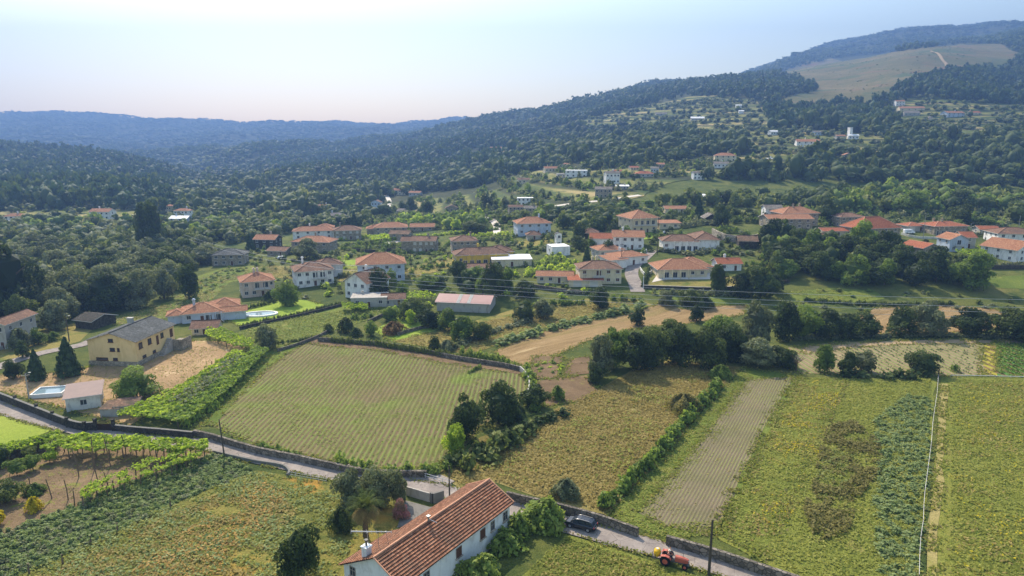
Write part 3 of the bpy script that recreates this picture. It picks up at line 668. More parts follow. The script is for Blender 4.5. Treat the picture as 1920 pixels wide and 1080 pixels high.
def fringe(name, lines_, per_m, spread, size, mat, z=(.04, .3)):
    P, Tt = [], []
    for pts in lines_:
        for a, b in zip(pts, pts[1:]):
            L = (Vector(b)-Vector(a)).length; n = int(L*per_m); t = RNG.uniform(0, 1, n)
            x = a[0]+(b[0]-a[0])*t+RNG.normal(0, spread, n); y = a[1]+(b[1]-a[1])*t+RNG.normal(0, spread, n)
            k = np.sin(x*.7+np.sin(y*.5)*2)*np.sin(y*.6) > -.35; P.append(np.stack([x[k], y[k]], 1))
    P = np.concatenate(P); Z = hh(P[:, 0], P[:, 1])+.06+RNG.uniform(z[0], z[1], len(P))
    N = np.stack([RNG.normal(0, .6, len(P)), RNG.normal(-.2, .6, len(P)), np.full(len(P), 1.2)], 1)
    V = leafquads(np.stack([P[:, 0], P[:, 1], Z], 1), N, np.full(len(P), size), RNG, 1.8)
    me = fast_mesh(name, V, np.arange(len(V)).reshape(-1, 4), [MAT[mat]], {'tint': np.repeat(RNG.uniform(0, 1, len(P)), 4)})
    return tag(link(name, me), kind='stuff')
def hedge(pxs, wid, ht, mat, label, name='hedge', n=60, step=None, cat='hedge', world=False, group=None, var=.25, wobble=.2):
    """one hedge: leafy mounds along a line, one mesh"""
    pts = [Vector(p) for p in pxs] if world else [W(*p) for p in pxs]; step = step or wid*.55; it = []
    for a, b in zip(pts, pts[1:]):
        L = (b-a).length; k = max(1, int(L/step))
        for i in range(k):
            p = a.lerp(b, (i+random.random())/k); x = p.x+random.uniform(-1, 1)*wid*wobble; y = p.y+random.uniform(-1, 1)*wid*wobble
            it.append((x, y, h(x, y)-.05, wid*.55*random.uniform(.8, 1.2), ht*random.uniform(1-var, 1+var), 'shrub', n, random.randrange(4), 0, random.random()))
    o = mass(name, it, [mat], None); return tag(o, label, cat, group)
# ---------------------------------------------------------------- nearer woods: the largest trees are things, the rest one mass
BLD = []     # (x, y, radius) filled by houses
def wood_candidates(poly, sp, mats, rr, hr, tagname, seed, kinds=('round',)):
    rng = random.Random(seed); P = [tuple(W(*p)[:2]) for p in poly]
    xs = [p[0] for p in P]; ys = [p[1] for p in P]; out = []
    y = min(ys)
    while y < max(ys):
        x = min(xs)
        while x < max(xs):
            X = x+rng.uniform(-.4, .4)*sp; Y = y+rng.uniform(-.4, .4)*sp
            if bool(inpoly(np.array([X]), np.array([Y]), P)[0]) and all(math.hypot(X-a, Y-b) > c+rr[0]*.7 for a, b, c in BLD) and all(math.hypot(X-a, Y-b) > (c+rr[0])*.5 for a, b, c in TREES):
                r = rng.uniform(*rr); out.append((X, Y, r, rng.uniform(*hr), rng.choice(kinds), rng.choice(mats), tagname))
            x += sp
        y += sp
    return out
WOODS = [
 ([(-80,640),(-80,470),(60,440),(250,440),(385,470),(395,500),(330,545),(290,575),(180,600),(60,612)], 8.5, ['leaf_olive','leaf_dark','leaf_oak','leaf_olive'], (4,6.2), (7,11), 'woodland', 1),
 ([(-80,470),(-80,425),(250,420),(560,412),(520,440),(400,462),(250,440),(60,440)], 10, ['leaf_oak','leaf_mid','leaf_olive','leaf_dark'], (4,6), (7,10), 'valley', 2),
 ([(1455,520),(1400,480),(1440,452),(1540,455),(1600,462),(1700,480),(1720,500),(1850,520),(1840,548),(1660,548),(1560,535)], 8, ['leaf_dark','leaf_oak','leaf_dark','leaf_mid'], (3.6,5.6), (7,11), 'right', 3),
 ([(1535,402),(1880,400),(1990,412),(1990,385),(1700,362),(1535,375)], 9, ['leaf_oak','leaf_dark','leaf_mid'], (5,7), (9,14), 'ridge', 4),
 ([(1040,425),(1060,400),(1130,398),(1175,405),(1175,432),(1110,440)], 8, ['leaf_dark','leaf_oak'], (3.5,5), (6,9), 'mid', 5),
 ([(1240,385),(1330,368),(1540,372),(1530,395),(1460,398),(1400,392),(1250,392)], 10, ['leaf_dark','leaf_oak'], (4,6), (7,11), 'behind', 6),
 ([(740,425),(760,412),(900,412),(910,425),(830,432)], 7, ['leaf_mid','leaf_lime','leaf_mid'], (2.6,4), (6,8), 'row', 7),
 ([(400,440),(480,425),(560,420),(700,412),(700,420),(600,432),(500,448),(440,462)], 9, ['leaf_dark','leaf_oak','leaf_olive'], (3.5,5), (6,9), 'mid', 8),
 ([(940,410),(1060,392),(1180,385),(1240,388),(1180,398),(1060,410),(1040,418),(950,420)], 10, ['leaf_dark','leaf_mid','leaf_oak'], (3.5,5), (5,8), 'mid', 9),
 ([(770,560),(860,515),(985,540),(960,560),(860,548),(790,560)], 8.5, ['leaf_mid','leaf_dark','leaf_oak'], (2.5,4), (4,6.5), 'garden', 10),
 ([(1880,420),(1990,420),(1990,405),(1880,405)], 9, ['leaf_oak','leaf_dark'], (4,6), (7,10), 'ridge', 11),
]
def fill_woods(limit):
    cand = []
    for wd in WOODS: cand += wood_candidates(*wd)
    cand.sort(key=lambda c: -c[2]/c[1])
    LAB = {
     'woodland': ('%s broad tree at the %s of the woodland behind the yellow house', 'trees of the left woodland'),
     'valley': ('%s tree at the %s of the valley wood around the tall eucalyptus', 'trees of the left valley'),
     'right': ('%s tree at the %s of the grove below the stone houses', 'trees of the right grove'),
     'ridge': ('%s tall tree at the %s of the belt behind the pyramid-roofed house', 'trees of the right ridge belt'),
     'mid': ('%s rounded tree at the %s of the wood behind the village', 'trees behind the village'),
     'behind': ('%s tree at the %s of the wood behind the clipped gardens', 'trees behind the clipped gardens'),
     'row': ('%s small tree at the %s of the plantation above the mustard villa', 'trees of the plantation'),
     'garden': ('%s garden tree at the %s between pink-roofed shed and mustard villa', 'garden trees by the long shed')}
    MN = {'leaf_oak': 'mid-green', 'leaf_dark': 'dark green', 'leaf_olive': 'grey-green', 'leaf_mid': 'fresh green', 'leaf_lime': 'lime green'}
    rest = []
    box = {}
    for (x, y, r, H, kd, m, z) in cand:
        a = x/y; b = box.setdefault(z, [a, a, y, y]); b[0] = min(b[0], a); b[1] = max(b[1], a); b[2] = min(b[2], y); b[3] = max(b[3], y)
    def cell(x, y, z):
        b = box[z]; u = (x/y-b[0])/(b[1]-b[0]+1e-6); v = (y-b[2])/(b[3]-b[2]+1e-6)
        return ('front', 'middle', 'back')[min(2, int(v*3))]+' '+('far left', 'left', 'centre', 'right', 'far right')[min(4, int(u*5))]
    for i, (x, y, r, H, kd, m, z) in enumerate(cand):
        if i < limit: tree(x, y, r, H, kd, m, LAB[z][0] % (MN[m], cell(x, y, z)), 'tree', MN[m]+' '+LAB[z][1]+', '+cell(x, y, z))
        else: rest.append((x, y, h(x, y)-.2, r, H, 'round', 220, random.randrange(5), FM2.index(m), random.random()))
    print('wood', len(cand), len(rest))
    if rest: mass('forest', rest, FM2)
FM2 = ['leaf_oak', 'leaf_dark', 'leaf_olive', 'leaf_mid', 'leaf_lime']
# ---------------------------------------------------------------- buildings
def roof_mesh(w, d, ht, rh, ov, kind, mats, parent, M, ridge=True, name='roof'):
    """w along x, d along y, centred; eave at ht. kinds: hip, gx (ridge along x), gy, flat, shed"""
    W2, D2 = w/2+ov, d/2+ov; m = MB(); th = .16
    e = ht-rh*ov/(min(w, d)/2 if kind == 'hip' else (d/2 if kind == 'gx' else w/2)) if kind in ('hip', 'gx', 'gy') else ht
    def uvq(pts, o, ux, uy):
        return [((Vector(p)-Vector(o)).dot(ux), (Vector(p)-Vector(o)).dot(uy)) for p in pts]
    def add(pts):
        n = (Vector(pts[1])-Vector(pts[0])).cross(Vector(pts[2])-Vector(pts[0])).normalized()
        ux = Vector((0, 0, 1)).cross(n); ux = ux.normalized() if ux.length > .01 else Vector((1, 0, 0)); uy = n.cross(ux)
        m.face([M @ Vector(p) for p in pts], uvq(pts, pts[0], ux, uy))
    caps = []
    c = [(-W2, -D2, e), (W2, -D2, e), (W2, D2, e), (-W2, D2, e)]
    if kind == 'hip':
        if w >= d: r1, r2 = (-(W2-D2), 0, ht+rh), ((W2-D2), 0, ht+rh)
        else: r1, r2 = (0, -(D2-W2), ht+rh), (0, (D2-W2), ht+rh)
        if w >= d: F = [[c[0], c[1], r2, r1], [c[1], c[2], r2], [c[2], c[3], r1, r2], [c[3], c[0], r1]]
        else: F = [[c[0], c[1], r1], [c[1], c[2], r2, r1], [c[2], c[3], r2], [c[3], c[0], r1, r2]]
        if abs(w-d) < .05: F = [[c[0], c[1], r1], [c[1], c[2], r1], [c[2], c[3], r1], [c[3], c[0], r1]]
        caps = [(r1, r2), (c[0], r1), (c[3], r1 if w >= d else r2), (c[1], r2 if w >= d else r1), (c[2], r2)]
    elif kind == 'gx':
        r1, r2 = (-W2, 0, ht+rh), (W2, 0, ht+rh); F = [[c[0], c[1], r2, r1], [c[2], c[3], r1, r2]]; caps = [(r1, r2)]
    elif kind == 'gy':
        r1, r2 = (0, -D2, ht+rh), (0, D2, ht+rh); F = [[c[1], c[2], r2, r1], [c[3], c[0], r1, r2]]; caps = [(r1, r2)]
    elif kind == 'shed':
        q = [(-W2, -D2, ht), (W2, -D2, ht), (W2, D2, ht+rh), (-W2, D2, ht+rh)]; F = [q]; c = q
    else: F = [[(x, y, ht+.02) for x, y, z in c]]; 
    for f in F: add(f)
    # underside / fascia
    for f in F:
        low = [(x, y, z-th) for x, y, z in f][::-1]; m.face([M @ Vector(p) for p in low])
        n = len(f)
        for i in range(n):
            a, b = f[i], f[(i+1) % n]
            if a[2] < ht+rh-.01 or b[2] < ht+rh-.01 or kind in ('flat', 'shed'):
                onb = (abs(abs(a[0])-W2) < .02 and abs(abs(b[0])-W2) < .02 and a[0]*b[0] > 0) or (abs(abs(a[1])-D2) < .02 and abs(abs(b[1])-D2) < .02 and a[1]*b[1] > 0)
                if onb: m.face([M @ Vector(p) for p in (a, (a[0], a[1], a[2]-th), (b[0], b[1], b[2]-th), b)], m=2)
    if ridge:
        for a, b in caps:
            a = M @ Vector(a); b = M @ Vector(b)
            if (a-b).length > .3: m.tube([a+Vector((0, 0, .03)), b+Vector((0, 0, .03))], .13, 5, m=1)
    return m.build(name, mats, parent)
def window(parent, M, c, n, w=1.1, ht=1.3, mats=('frame', 'glass'), name='window', z=0, split=True, sill=True):
    """c centre of opening in house coordinates on the wall, n = wall normal ('f','b','l','r')"""
    A = {'f': 0, 'r': math.pi/2, 'b': math.pi, 'l': -math.pi/2}[n]; R = Matrix.Translation(Vector(c)) @ Matrix.Rotation(A, 4, 'Z'); X = M @ R
    m = MB(); t = .09
    # frame stands proud, glass set inside it
    for (cx, cz, sx, sz) in ((-w/2+t/2, 0, t, ht), (w/2-t/2, 0, t, ht), (0, ht/2-t/2, w-2*t, t), (0, -ht/2+t/2, w-2*t, t)): m.box((cx, -.03, cz), (sx, .1, sz), M=X)
    if split: m.box((0, -.028, 0), (.06, .08, ht-2*t), M=X)
    if sill: m.box((0, -.09, -ht/2-.05), (w+.25, .2, .08), M=X)
    m.box((0, .0, 0), (w-2*t, .05, ht-2*t), m=1, M=X)
    return m.build(name, [MAT[mats[0]], MAT[mats[1]]], parent)
HN = [0]
def house(px, py, wpx, d, ht, yaw=0, roof='hip', rc='r_orange', wc='w_white', label='', floors=2, rh=None, ov=.6, wf=3, ws=2, chim=1, cat='house', name='house', group=None,
          wings=(), veranda=None, door=True, wm=('frame', 'glass'), far=False, lift=0, base=None, side='lr', pos=None, w=None, gable=True, garage=None, ridge=True, solar=False):
    p = pos or W(px, py); mp = mpp(p); w = w or wpx*mp/max(.5, math.cos(math.radians(yaw)))
    ya = math.radians(yaw); cx = p.x-math.sin(ya)*d/2; cyy = p.y+math.cos(ya)*d/2
    # facade centre at p, body behind it
    o = empty(name, (cx, cyy, p.z+lift), ya, label, cat, group); BLD.append((cx, cyy, max(w, d)/2))
    I = Matrix.Identity(4)
    rh = rh if rh is not None else (min(w, d) if roof == 'hip' else (d if roof == 'gx' else w))/2*.42
    def body(w, d, ht, rh, roof, off, wname='wall', rname='roof', wcx=wc, rcx=rc, foot=2.5):
        T = Matrix.Translation(off); m = MB()
        m.box((0, 0, (ht-foot)/2), (w, d, ht+foot), M=T)
        if roof == 'gx':
            for s in (-1, 1): m.face([T @ Vector(q) for q in [(s*w/2, -d/2, ht), (s*w/2, d/2, ht), (s*w/2, 0, ht+rh)]][::s])
        if roof == 'gy':
            for s in (-1, 1): m.face([T @ Vector(q) for q in [(-w/2, s*d/2, ht), (w/2, s*d/2, ht), (0, s*d/2, ht+rh)]][::-s])
        wo = m.build(wname, MAT[wcx], o)
        ro = roof_mesh(w, d, ht, rh, ov, roof, [MAT[rcx], MAT['ridge' if rcx in ('r_orange', 'r_red', 'r_near') else rcx], MAT['frame' if rcx not in ('r_old', 'r_slate') else 'stone_light']], o, T, ridge and not (far and w < 9), rname)
        return wo, ro
    wo, ro = body(w, d, ht, rh, roof, Vector((0, 0, 0)))
    for wg in wings:
        (dx, dy, w2, d2, h2, rf) = wg[:6]; kw = wg[6] if len(wg) > 6 else {}
        r2 = kw.pop('rh', None) if kw else None; r2 = r2 if r2 is not None else (min(w2, d2) if rf == 'hip' else (d2 if rf == 'gx' else w2))/2*.42
        body(w2, d2, h2, r2, rf, Vector((dx, dy, -.003)), kw.get('wn', 'wall'), kw.get('rn', 'roof'), kw.get('wc', wc), kw.get('rc', rc))
    fl = ht/floors; rr = random.Random(int(px*7+py)); k = 0
    for f in range(floors):
        z = fl*f+fl*.55
        for i in range(wf):
            if veranda and f == veranda.get('floor', 0) and veranda['x0'] <= (i+.5)/wf <= veranda['x1']: continue
            if garage and f == 0 and i in garage:
                window(o, I, (-w/2+w*(i+.5)/wf, -d/2, 1.2), 'f', min(2.8, w/wf*.8), 2.3, ('frame', 'roller'), 'garage_door', split=False, sill=False); continue
            if door and f == 0 and i == wf//2: window(o, I, (-w/2+w*(i+.5)/wf, -d/2, 1.05), 'f', 1.1, 2.1, ('frame', 'door'), 'door', split=False, sill=False)
            else: window(o, I, (-w/2+w*(i+.5)/wf+rr.uniform(-.2, .2), -d/2, z), 'f', min(1.3, w/wf*.6), 1.25, wm, sill=not far, split=not far)
        for s, X in (('l', -w/2), ('r', w/2)):
            if s in side:
                for i in range(ws): window(o, I, (X, -d/2+d*(i+.5)/ws, z), s, 1.1, 1.2, wm, sill=not far, split=not far)
    if veranda:
        x0, x1 = -w/2+w*veranda['x0'], -w/2+w*veranda['x1']; zf = fl*veranda.get('floor', 0); dp = veranda.get('d', 1.6); m = MB()
        m.box(((x0+x1)/2, -d/2-dp/2, zf-.1+(.12 if zf == 0 else 0)), (x1-x0, dp, .2)); 
        if zf > 0:
            m.box(((x0+x1)/2, -d/2-dp+.05, zf+.5), (x1-x0, .08, .1)); 
            for i in range(int((x1-x0)/.45)+1): m.box((x0+.1+i*.45, -d/2-dp+.05, zf+.25), (.06, .05, .46))
        bo = m.build('balcony', MAT['frame'], o)
        m = MB(); nn = veranda.get('n', 3)
        for i in range(nn+1): 
            xx = x0+.15+(x1-x0-.3)*i/nn
            mm = MB(); mm.box((xx, -d/2-dp+.15, (zf+(ht if veranda.get('full') else zf+fl))/2), (.26, .26, (ht if veranda.get('full') else zf+fl)-zf-.05)); mm.build('column', MAT[wc], o)
        n2 = max(1, int((x1-x0)/2.4))
        for i in range(n2): window(o, I, (x0+(x1-x0)*(i+.5)/n2, -d/2, zf+1.15), 'f', min(1.8, (x1-x0)/n2*.75), 2.1, wm, 'door', sill=False)
        if veranda.get('roof'):
            mm = MB(); q = [(x0-.3, -d/2-dp-.3, zf+fl-.2), (x1+.3, -d/2-dp-.3, zf+fl-.2), (x1+.3, -d/2, zf+fl+.35), (x0-.3, -d/2, zf+fl+.35)]
            mm.face(q, [(0, 0), (x1-x0, 0), (x1-x0, dp), (0, dp)]); mm.face([(a, b, c-.12) for a, b, c in q][::-1]); mm.build('porch_roof', MAT[veranda['roof']], o)
    for i in range(chim):
        cxn = (rr.uniform(-.3, .3))*w; cyn = rr.uniform(-.05, .3)*d; zt = ht+rh*(1.0 if roof != 'flat' else .3)
        m = MB(); m.box((cxn, cyn, zt-.2), (.7, .7, 1.7+rh*.4)); m.box((cxn, cyn, zt+.7+rh*.2), (.95, .95, .14)); m.box((cxn, cyn, zt+.92+rh*.2), (.6, .6, .3), m=0)
        m.build('chimney', MAT[wc if wc[0] == 'w' else 'w_grey'], ro)
    return o
G = 'village houses'
H = house
# near and middle village -----------------------------------------------------
def L(s): return s
H(0,0,0,16,6.6,-6,'gy','r_slate','w_yellow','yellow two-storey house with a grey slate roof and stone plinth beside the dry dirt yard',rh=1.9,ov=.5,wf=0,ws=0,chim=0,pos=W(214,686),w=12.6,wm=('shutter_dark','shutter_dark'),door=False,side='r')
H(380,604,64,10,3.2,22,'hip','r_orange','w_blue','white single-storey villa with several joined orange hip roofs by the oval pool',floors=1,rh=1.9,wf=3,ws=2,wings=[(6.5,5,8,8,3.3,'hip'),(-7,-1,5,6,2.8,'hip'),(9,-3,7,5,2.9,'gx',{'rh':.9})],veranda=dict(x0=.55,x1=1.0,n=3,d=2.2))
H(384,628,44,6,2.3,10,'gx','r_brown','w_cream','low outbuilding with a rusty brown tile roof and open front, below the orange-roofed villa',floors=1,rh=1.3,wf=3,ws=1,chim=0,cat='outbuilding',name='outbuilding')
H(486,556,52,11,5.8,26,'hip','r_orange','w_pink','pinkish beige two-storey hip-roofed house with a long balcony behind the clipped lawn',rh=2.2,wf=4,ws=3,chim=2,veranda=dict(x0=.35,x1=.85,floor=1,n=3,d=1.4))
H(592,536,62,13,6,24,'hip','r_brown','w_white','white two-storey house with twin brown hip roofs and dark arched veranda',rh=2.4,wf=5,ws=4,chim=1,wings=[(7,8,10,9,6,'hip')],veranda=dict(x0=.4,x1=.8,floor=1,n=4,d=1.6))
H(668,560,46,12,6,-28,'gy','r_brown','w_white','white gable-ended house with an attic window and small entrance canopy beside the flat-roofed annex',rh=3.0,wf=3,ws=3,chim=1,floors=2)
H(692,577,66,8,3.4,6,'flat','concrete','w_grey','grey flat-roofed annex with white stair wall in front of the gable-ended white house',floors=1,rh=.1,ov=.15,wf=3,ws=2,chim=1,cat='annex',name='annex',ridge=False)
H(716,530,84,13,7.4,12,'hip','r_orange','w_blue','pale blue two-storey house under a broad square orange hip roof, partly behind trees',rh=3.0,ov=.8,wf=4,ws=3,chim=0,wings=[])
H(738,574,40,6,2.6,8,'gx','r_brown','w_grey','small grey shed with a wooden double door next to the annex',floors=1,rh=1.2,wf=2,ws=1,chim=0,cat='shed',name='shed')
H(905,497,96,10,4.6,14,'hip','r_brown','w_mustard','mustard yellow villa with a long brown hip roof and arched porch',floors=1,rh=2.0,wf=6,ws=3,chim=1,wings=[(9,4,10,9,4.7,'hip')],veranda=dict(x0=.1,x1=.75,n=5,d=2))
H(960,500,74,12,3.0,4,'flat','r_white','w_cream','low warehouse with a white flat roof beside the mustard villa',floors=1,rh=.1,ov=.3,wf=3,ws=1,chim=0,cat='warehouse',name='warehouse',ridge=False)
H(900,515,50,7,2.6,6,'gx','r_brown','w_cream','low brown-roofed shed in front of the mustard villa',floors=1,rh=1.2,wf=2,ws=1,chim=0,cat='shed',name='shed')
H(794,475,44,9,6,-4,'gx','r_brown','w_stone','square two-storey grey stone house with white shutters and brown roof',rh=1.5,wf=4,ws=2,chim=1,wm=('frame','roller'),wings=[(-8,2,6,7,5.4,'gx')])
H(872,474,46,11,5.6,10,'hip','r_brown','w_stone','brown stone two-storey house with a flattened brown hip roof among vines',rh=1.8,wf=4,ws=3,chim=1)
H(582,474,72,11,5.4,-8,'hip','r_orange','w_stone','stone house with a wide pale orange roof behind a rounded olive tree',rh=2.0,wf=4,ws=2,chim=1)
H(588,448,72,10,4.6,12,'hip','r_orange','w_white','white house with orange roofs behind the wide stone house',rh=1.9,wf=4,ws=3,chim=1,wings=[(6,6,9,8,5.4,'hip')])
H(652,450,48,11,5.4,12,'hip','r_brown','w_stone','grey stone hip-roofed house with four white-shuttered upper windows',rh=2,wf=4,ws=3,chim=1,wm=('frame','roller'))
H(733,441,60,12,4.6,10,'hip','r_orange','w_stone','long stone house with a bright orange hip roof at the top of the lane',rh=2.2,wf=4,ws=3,chim=1,wings=[(-9,2,9,8,3.6,'hip')])
H(792,434,44,8,2.8,4,'gx','r_orange','w_stone','long low orange-roofed barn beside the bright trees',floors=1,rh=1.5,wf=3,ws=1,chim=0,cat='barn',name='barn')
H(748,452,36,8,4,-10,'gx','r_old','w_stone','old brown-roofed stone barn below the bright orange hip roof',floors=2,rh=1.4,wf=2,ws=1,chim=0,cat='barn',name='barn')
H(496,466,40,9,4.8,-6,'gx','r_orange','stone_dark','dark stone house with an orange roof at the left edge of the village',rh=1.8,wf=3,ws=2,chim=1)
H(518,480,36,8,2.6,-12,'gx','r_brown','w_stone','small brown-roofed stone shed above the parked silver car',floors=1,rh=1.3,wf=2,ws=1,chim=0,cat='shed',name='shed')
H(428,498,56,10,5,8,'hip','r_slate','w_stone','abandoned grey stone house with slate roof at the edge of the wood',rh=1.8,wf=4,ws=2,chim=0)
H(1002,440,62,12,5.8,10,'hip','r_orange','w_blue','pale house with a broad peach-orange hip roof standing alone above a dry meadow',rh=2.4,wf=4,ws=3,chim=1)
H(1002,450,26,6,2.6,6,'hip','r_brown','w_grey','tiny brown hip-roofed outbuilding in front of the pale house',floors=1,rh=1.4,wf=1,ws=1,chim=0,cat='outbuilding',name='outbuilding')
H(1106,448,26,8,3,-10,'hip','r_brown','stone_dark','small ruined barn with a brown roof among dark shrubs',floors=1,rh=1.6,wf=1,ws=1,chim=0,cat='barn',name='barn')
H(1208,437,50,14,7.4,18,'hip','r_orange','w_cream','tall cream house with wrap-around balconies and brown-orange hip roof above the lawn',rh=2.8,ov=1.0,wf=4,ws=3,chim=0,veranda=dict(x0=.05,x1=.95,floor=1,n=4,d=1.4))
H(1256,429,40,7,2.8,6,'shed','r_orange','w_cream','low terrace pavilion with a flat orange roof on slim posts beside the tall cream house',floors=1,rh=.7,wf=2,ws=1,chim=0,cat='pavilion',name='pavilion',door=False)
H(1276,471,66,10,4.4,-3,'hip','r_brown','w_white','white house with a long brown roof and wooden veranda, left of its taller wing',floors=1,rh=2,wf=5,ws=2,chim=0,wings=[(11,4,10,16,5,'hip')],veranda=dict(x0=.3,x1=1.0,n=4,d=1.8))
H(1178,468,56,11,5.6,-6,'gx','r_orange','w_white','white house with a plain orange gable roof at the bend of the lane',rh=2,wf=4,ws=2,chim=1,wings=[(-11,0,10,8,4.6,'gx',{'rc':'r_red'})])
H(1146,483,48,9,3.4,14,'hip','r_orange','w_grey','low grey house with an orange hip roof below the white gable house',floors=1,rh=1.6,wf=3,ws=2,chim=0)
H(1188,497,56,10,3.6,24,'hip','r_orange','w_white','low white house with two orange roof planes along the lane',floors=1,rh=1.3,wf=3,ws=2,chim=1,wings=[(-8,-3,8,7,3,'shed',{'rh':.8})])
H(1126,533,78,11,5.8,3,'hip','r_brown','w_cream','beige two-storey house with a central balcony and brown hip roof beside the lane',rh=1.9,wf=5,ws=3,chim=2,veranda=dict(x0=.3,x1=.6,floor=1,n=2,d=1.2),wm=('frame','shutter_dark'))
H(1040,531,66,7,2.8,-5,'gx','r_orange','w_cream','long low cream outbuilding with an orange roof in front of the vine mound',floors=1,rh=1.1,wf=4,ws=1,chim=0,cat='outbuilding',name='outbuilding')
H(1098,538,62,6,2.5,-2,'shed','r_red','w_cream','open carport with a pinkish red roof between the low outbuilding and the beige house',floors=1,rh=.7,wf=2,ws=0,chim=0,cat='carport',name='carport',garage=(0,1))
H(1052,480,34,8,4.0,14,'flat','r_white','w_white','plain white cube-shaped building with a little bell tower behind it',floors=1,rh=.1,ov=.05,wf=0,ws=1,chim=0,cat='building',name='building',door=False,ridge=False)
H(1048,464,10,2.5,6.2,14,'gy','r_slate','w_white','little white bell tower with a peaked top behind the white cube building',floors=2,wf=1,ws=1,chim=0,cat='tower',name='bell_tower',door=False,ov=.2)
H(1280,521,92,13,3.4,3,'hip','r_orange','w_cream','wide single-storey villa with overlapping orange hip roofs on a dry lawn',floors=1,rh=2.7,wf=5,ws=2,chim=0,wings=[(6,4,13,12,3.4,'hip')],veranda=dict(x0=.08,x1=.6,n=3,d=2.2),wm=('frame','glass'))
H(1368,508,44,7,3.0,4,'gx','r_red','w_white','small white annex with a bright orange-red roof right of the wide villa',floors=1,rh=1.5,wf=2,ws=1,chim=1,cat='annex',name='annex')
H(1482,429,84,11,4.8,4,'gx','r_orange','w_stone','long stone farmhouse with a pale orange roof in front of the taller hip-roofed one',rh=1.5,wf=5,ws=2,chim=0)
H(1500,424,70,12,6.4,8,'hip','r_orange','w_stone','tall stone house with brown-orange hip roof and two chimneys behind the long farmhouse',rh=2.4,wf=4,ws=3,chim=2)
H(1450,412,30,8,6,-4,'gx','r_grey','w_white','white building with an arched gate and grey roof left of the tall farmhouse',rh=1.4,wf=2,ws=1,chim=0)
H(1598,426,48,10,5.2,10,'hip','r_brown','w_stone','plain grey stone house with a low brown hip roof between tall trees',rh=1.4,wf=4,ws=2,chim=0)
H(1572,444,60,7,2.8,2,'gx','r_red','w_cream','long low annex with a narrow orange-red roof',floors=1,rh=1.0,wf=3,ws=1,chim=0,cat='annex',name='annex')
H(1536,457,46,8,2.4,-14,'gx','r_old','stone_dark','old barn with a sagging lichen-brown roof half hidden by trees',floors=1,rh=1.8,wf=1,ws=1,chim=0,cat='barn',name='barn')
H(1650,450,84,13,5.6,14,'hip','r_red','w_stone','stone house with a steep pyramid-like bright orange-red roof and a skylight',rh=4.2,wf=4,ws=3,chim=0)
H(1782,441,66,11,4.4,6,'hip','r_red','w_stone','modern villa with a low bright orange hip roof and two big chimneys',floors=1,rh=1.5,wf=4,ws=2,chim=2,veranda=dict(x0=.05,x1=.5,n=3,d=2))
H(1718,434,34,8,2.8,4,'hip','r_red','w_grey','small orange hip-roofed garage behind the white van',floors=1,rh=1.2,wf=2,ws=1,chim=0,cat='garage',name='garage',garage=(0,))
H(1744,488,40,10,5.2,18,'gy','r_red','w_stone','tall windowless stone barn with a patch of new orange tiles',floors=1,rh=1.5,wf=0,ws=1,chim=0,cat='barn',name='barn',door=False)
H(1796,472,36,8,5.4,4,'gy','r_orange','w_blue','pale blue gable-fronted house with a balcony door beside the stone barn',rh=1.8,wf=2,ws=2,chim=0,veranda=dict(x0=.25,x1=.75,floor=1,n=1,d=1.2))
H(1816,466,22,8,5.0,-4,'gx','r_red','w_grey','grey house with new orange roof attached behind the pale blue house',rh=1.8,wf=1,ws=1,chim=0)
H(1908,460,70,12,5.2,-8,'hip','r_brown','w_white','white house with a wide old brown roof at the right edge behind the gable-fronted one',rh=2,wf=4,ws=3,chim=0)
H(1924,490,58,14,5,22,'gy','r_orange','w_white','white house at the right edge with one orange and one dark roof slope',rh=2.8,wf=2,ws=3,chim=0)
H(1855,440,34,7,2.6,-6,'gx','r_red','w_grey','low orange-roofed shed behind a clipped hedge at right',floors=1,rh=1.2,wf=1,ws=1,chim=0,cat='shed',name='shed')
H(1268,400,40,8,2.6,2,'gx','r_orange','w_cream','garden building with a flat orange roof behind tall clipped hedges',floors=1,rh=1.2,wf=2,ws=1,chim=0,cat='building',name='garden_building')
H(1334,419,24,7,3.0,0,'gy','r_grey','stone_dark','small dark stone hut with a grey gable roof among clipped hedges',floors=1,rh=1.8,wf=1,ws=0,chim=0,cat='hut',name='hut')
H(1402,466,32,8,3.4,-10,'gx','r_old','stone_dark','ruined dark stone shed overgrown with bushes below the clipped gardens',floors=1,rh=1.6,wf=0,ws=0,chim=0,cat='shed',name='shed',door=False)
H(1345,376,72,12,2.6,-3,'gx','r_white','w_grey','long industrial shed with a shiny white roof in front of the dark wood',floors=1,rh=1.0,wf=3,ws=0,chim=0,cat='warehouse',name='warehouse',ridge=False)
H(868,585,100,10,3.2,-10,'gx','r_metal','w_grey','long shed with a faded pink metal roof crossed by two white skylight strips',floors=1,rh=1.5,ov=.5,wf=0,ws=0,chim=0,cat='shed',name='long_shed',door=False,ridge=False)
H(-2,655,34,12,7,0,'gy','r_brown','w_grey','grey stone house cut off by the left edge of the picture',wf=2,ws=3,chim=0)
H(158,617,40,8,2.8,-20,'gx','stone_dark','stone_dark','black-netted shed behind the yellow house',floors=1,rh=1.2,wf=0,ws=0,chim=0,cat='shed',name='shed',door=False,ridge=False)
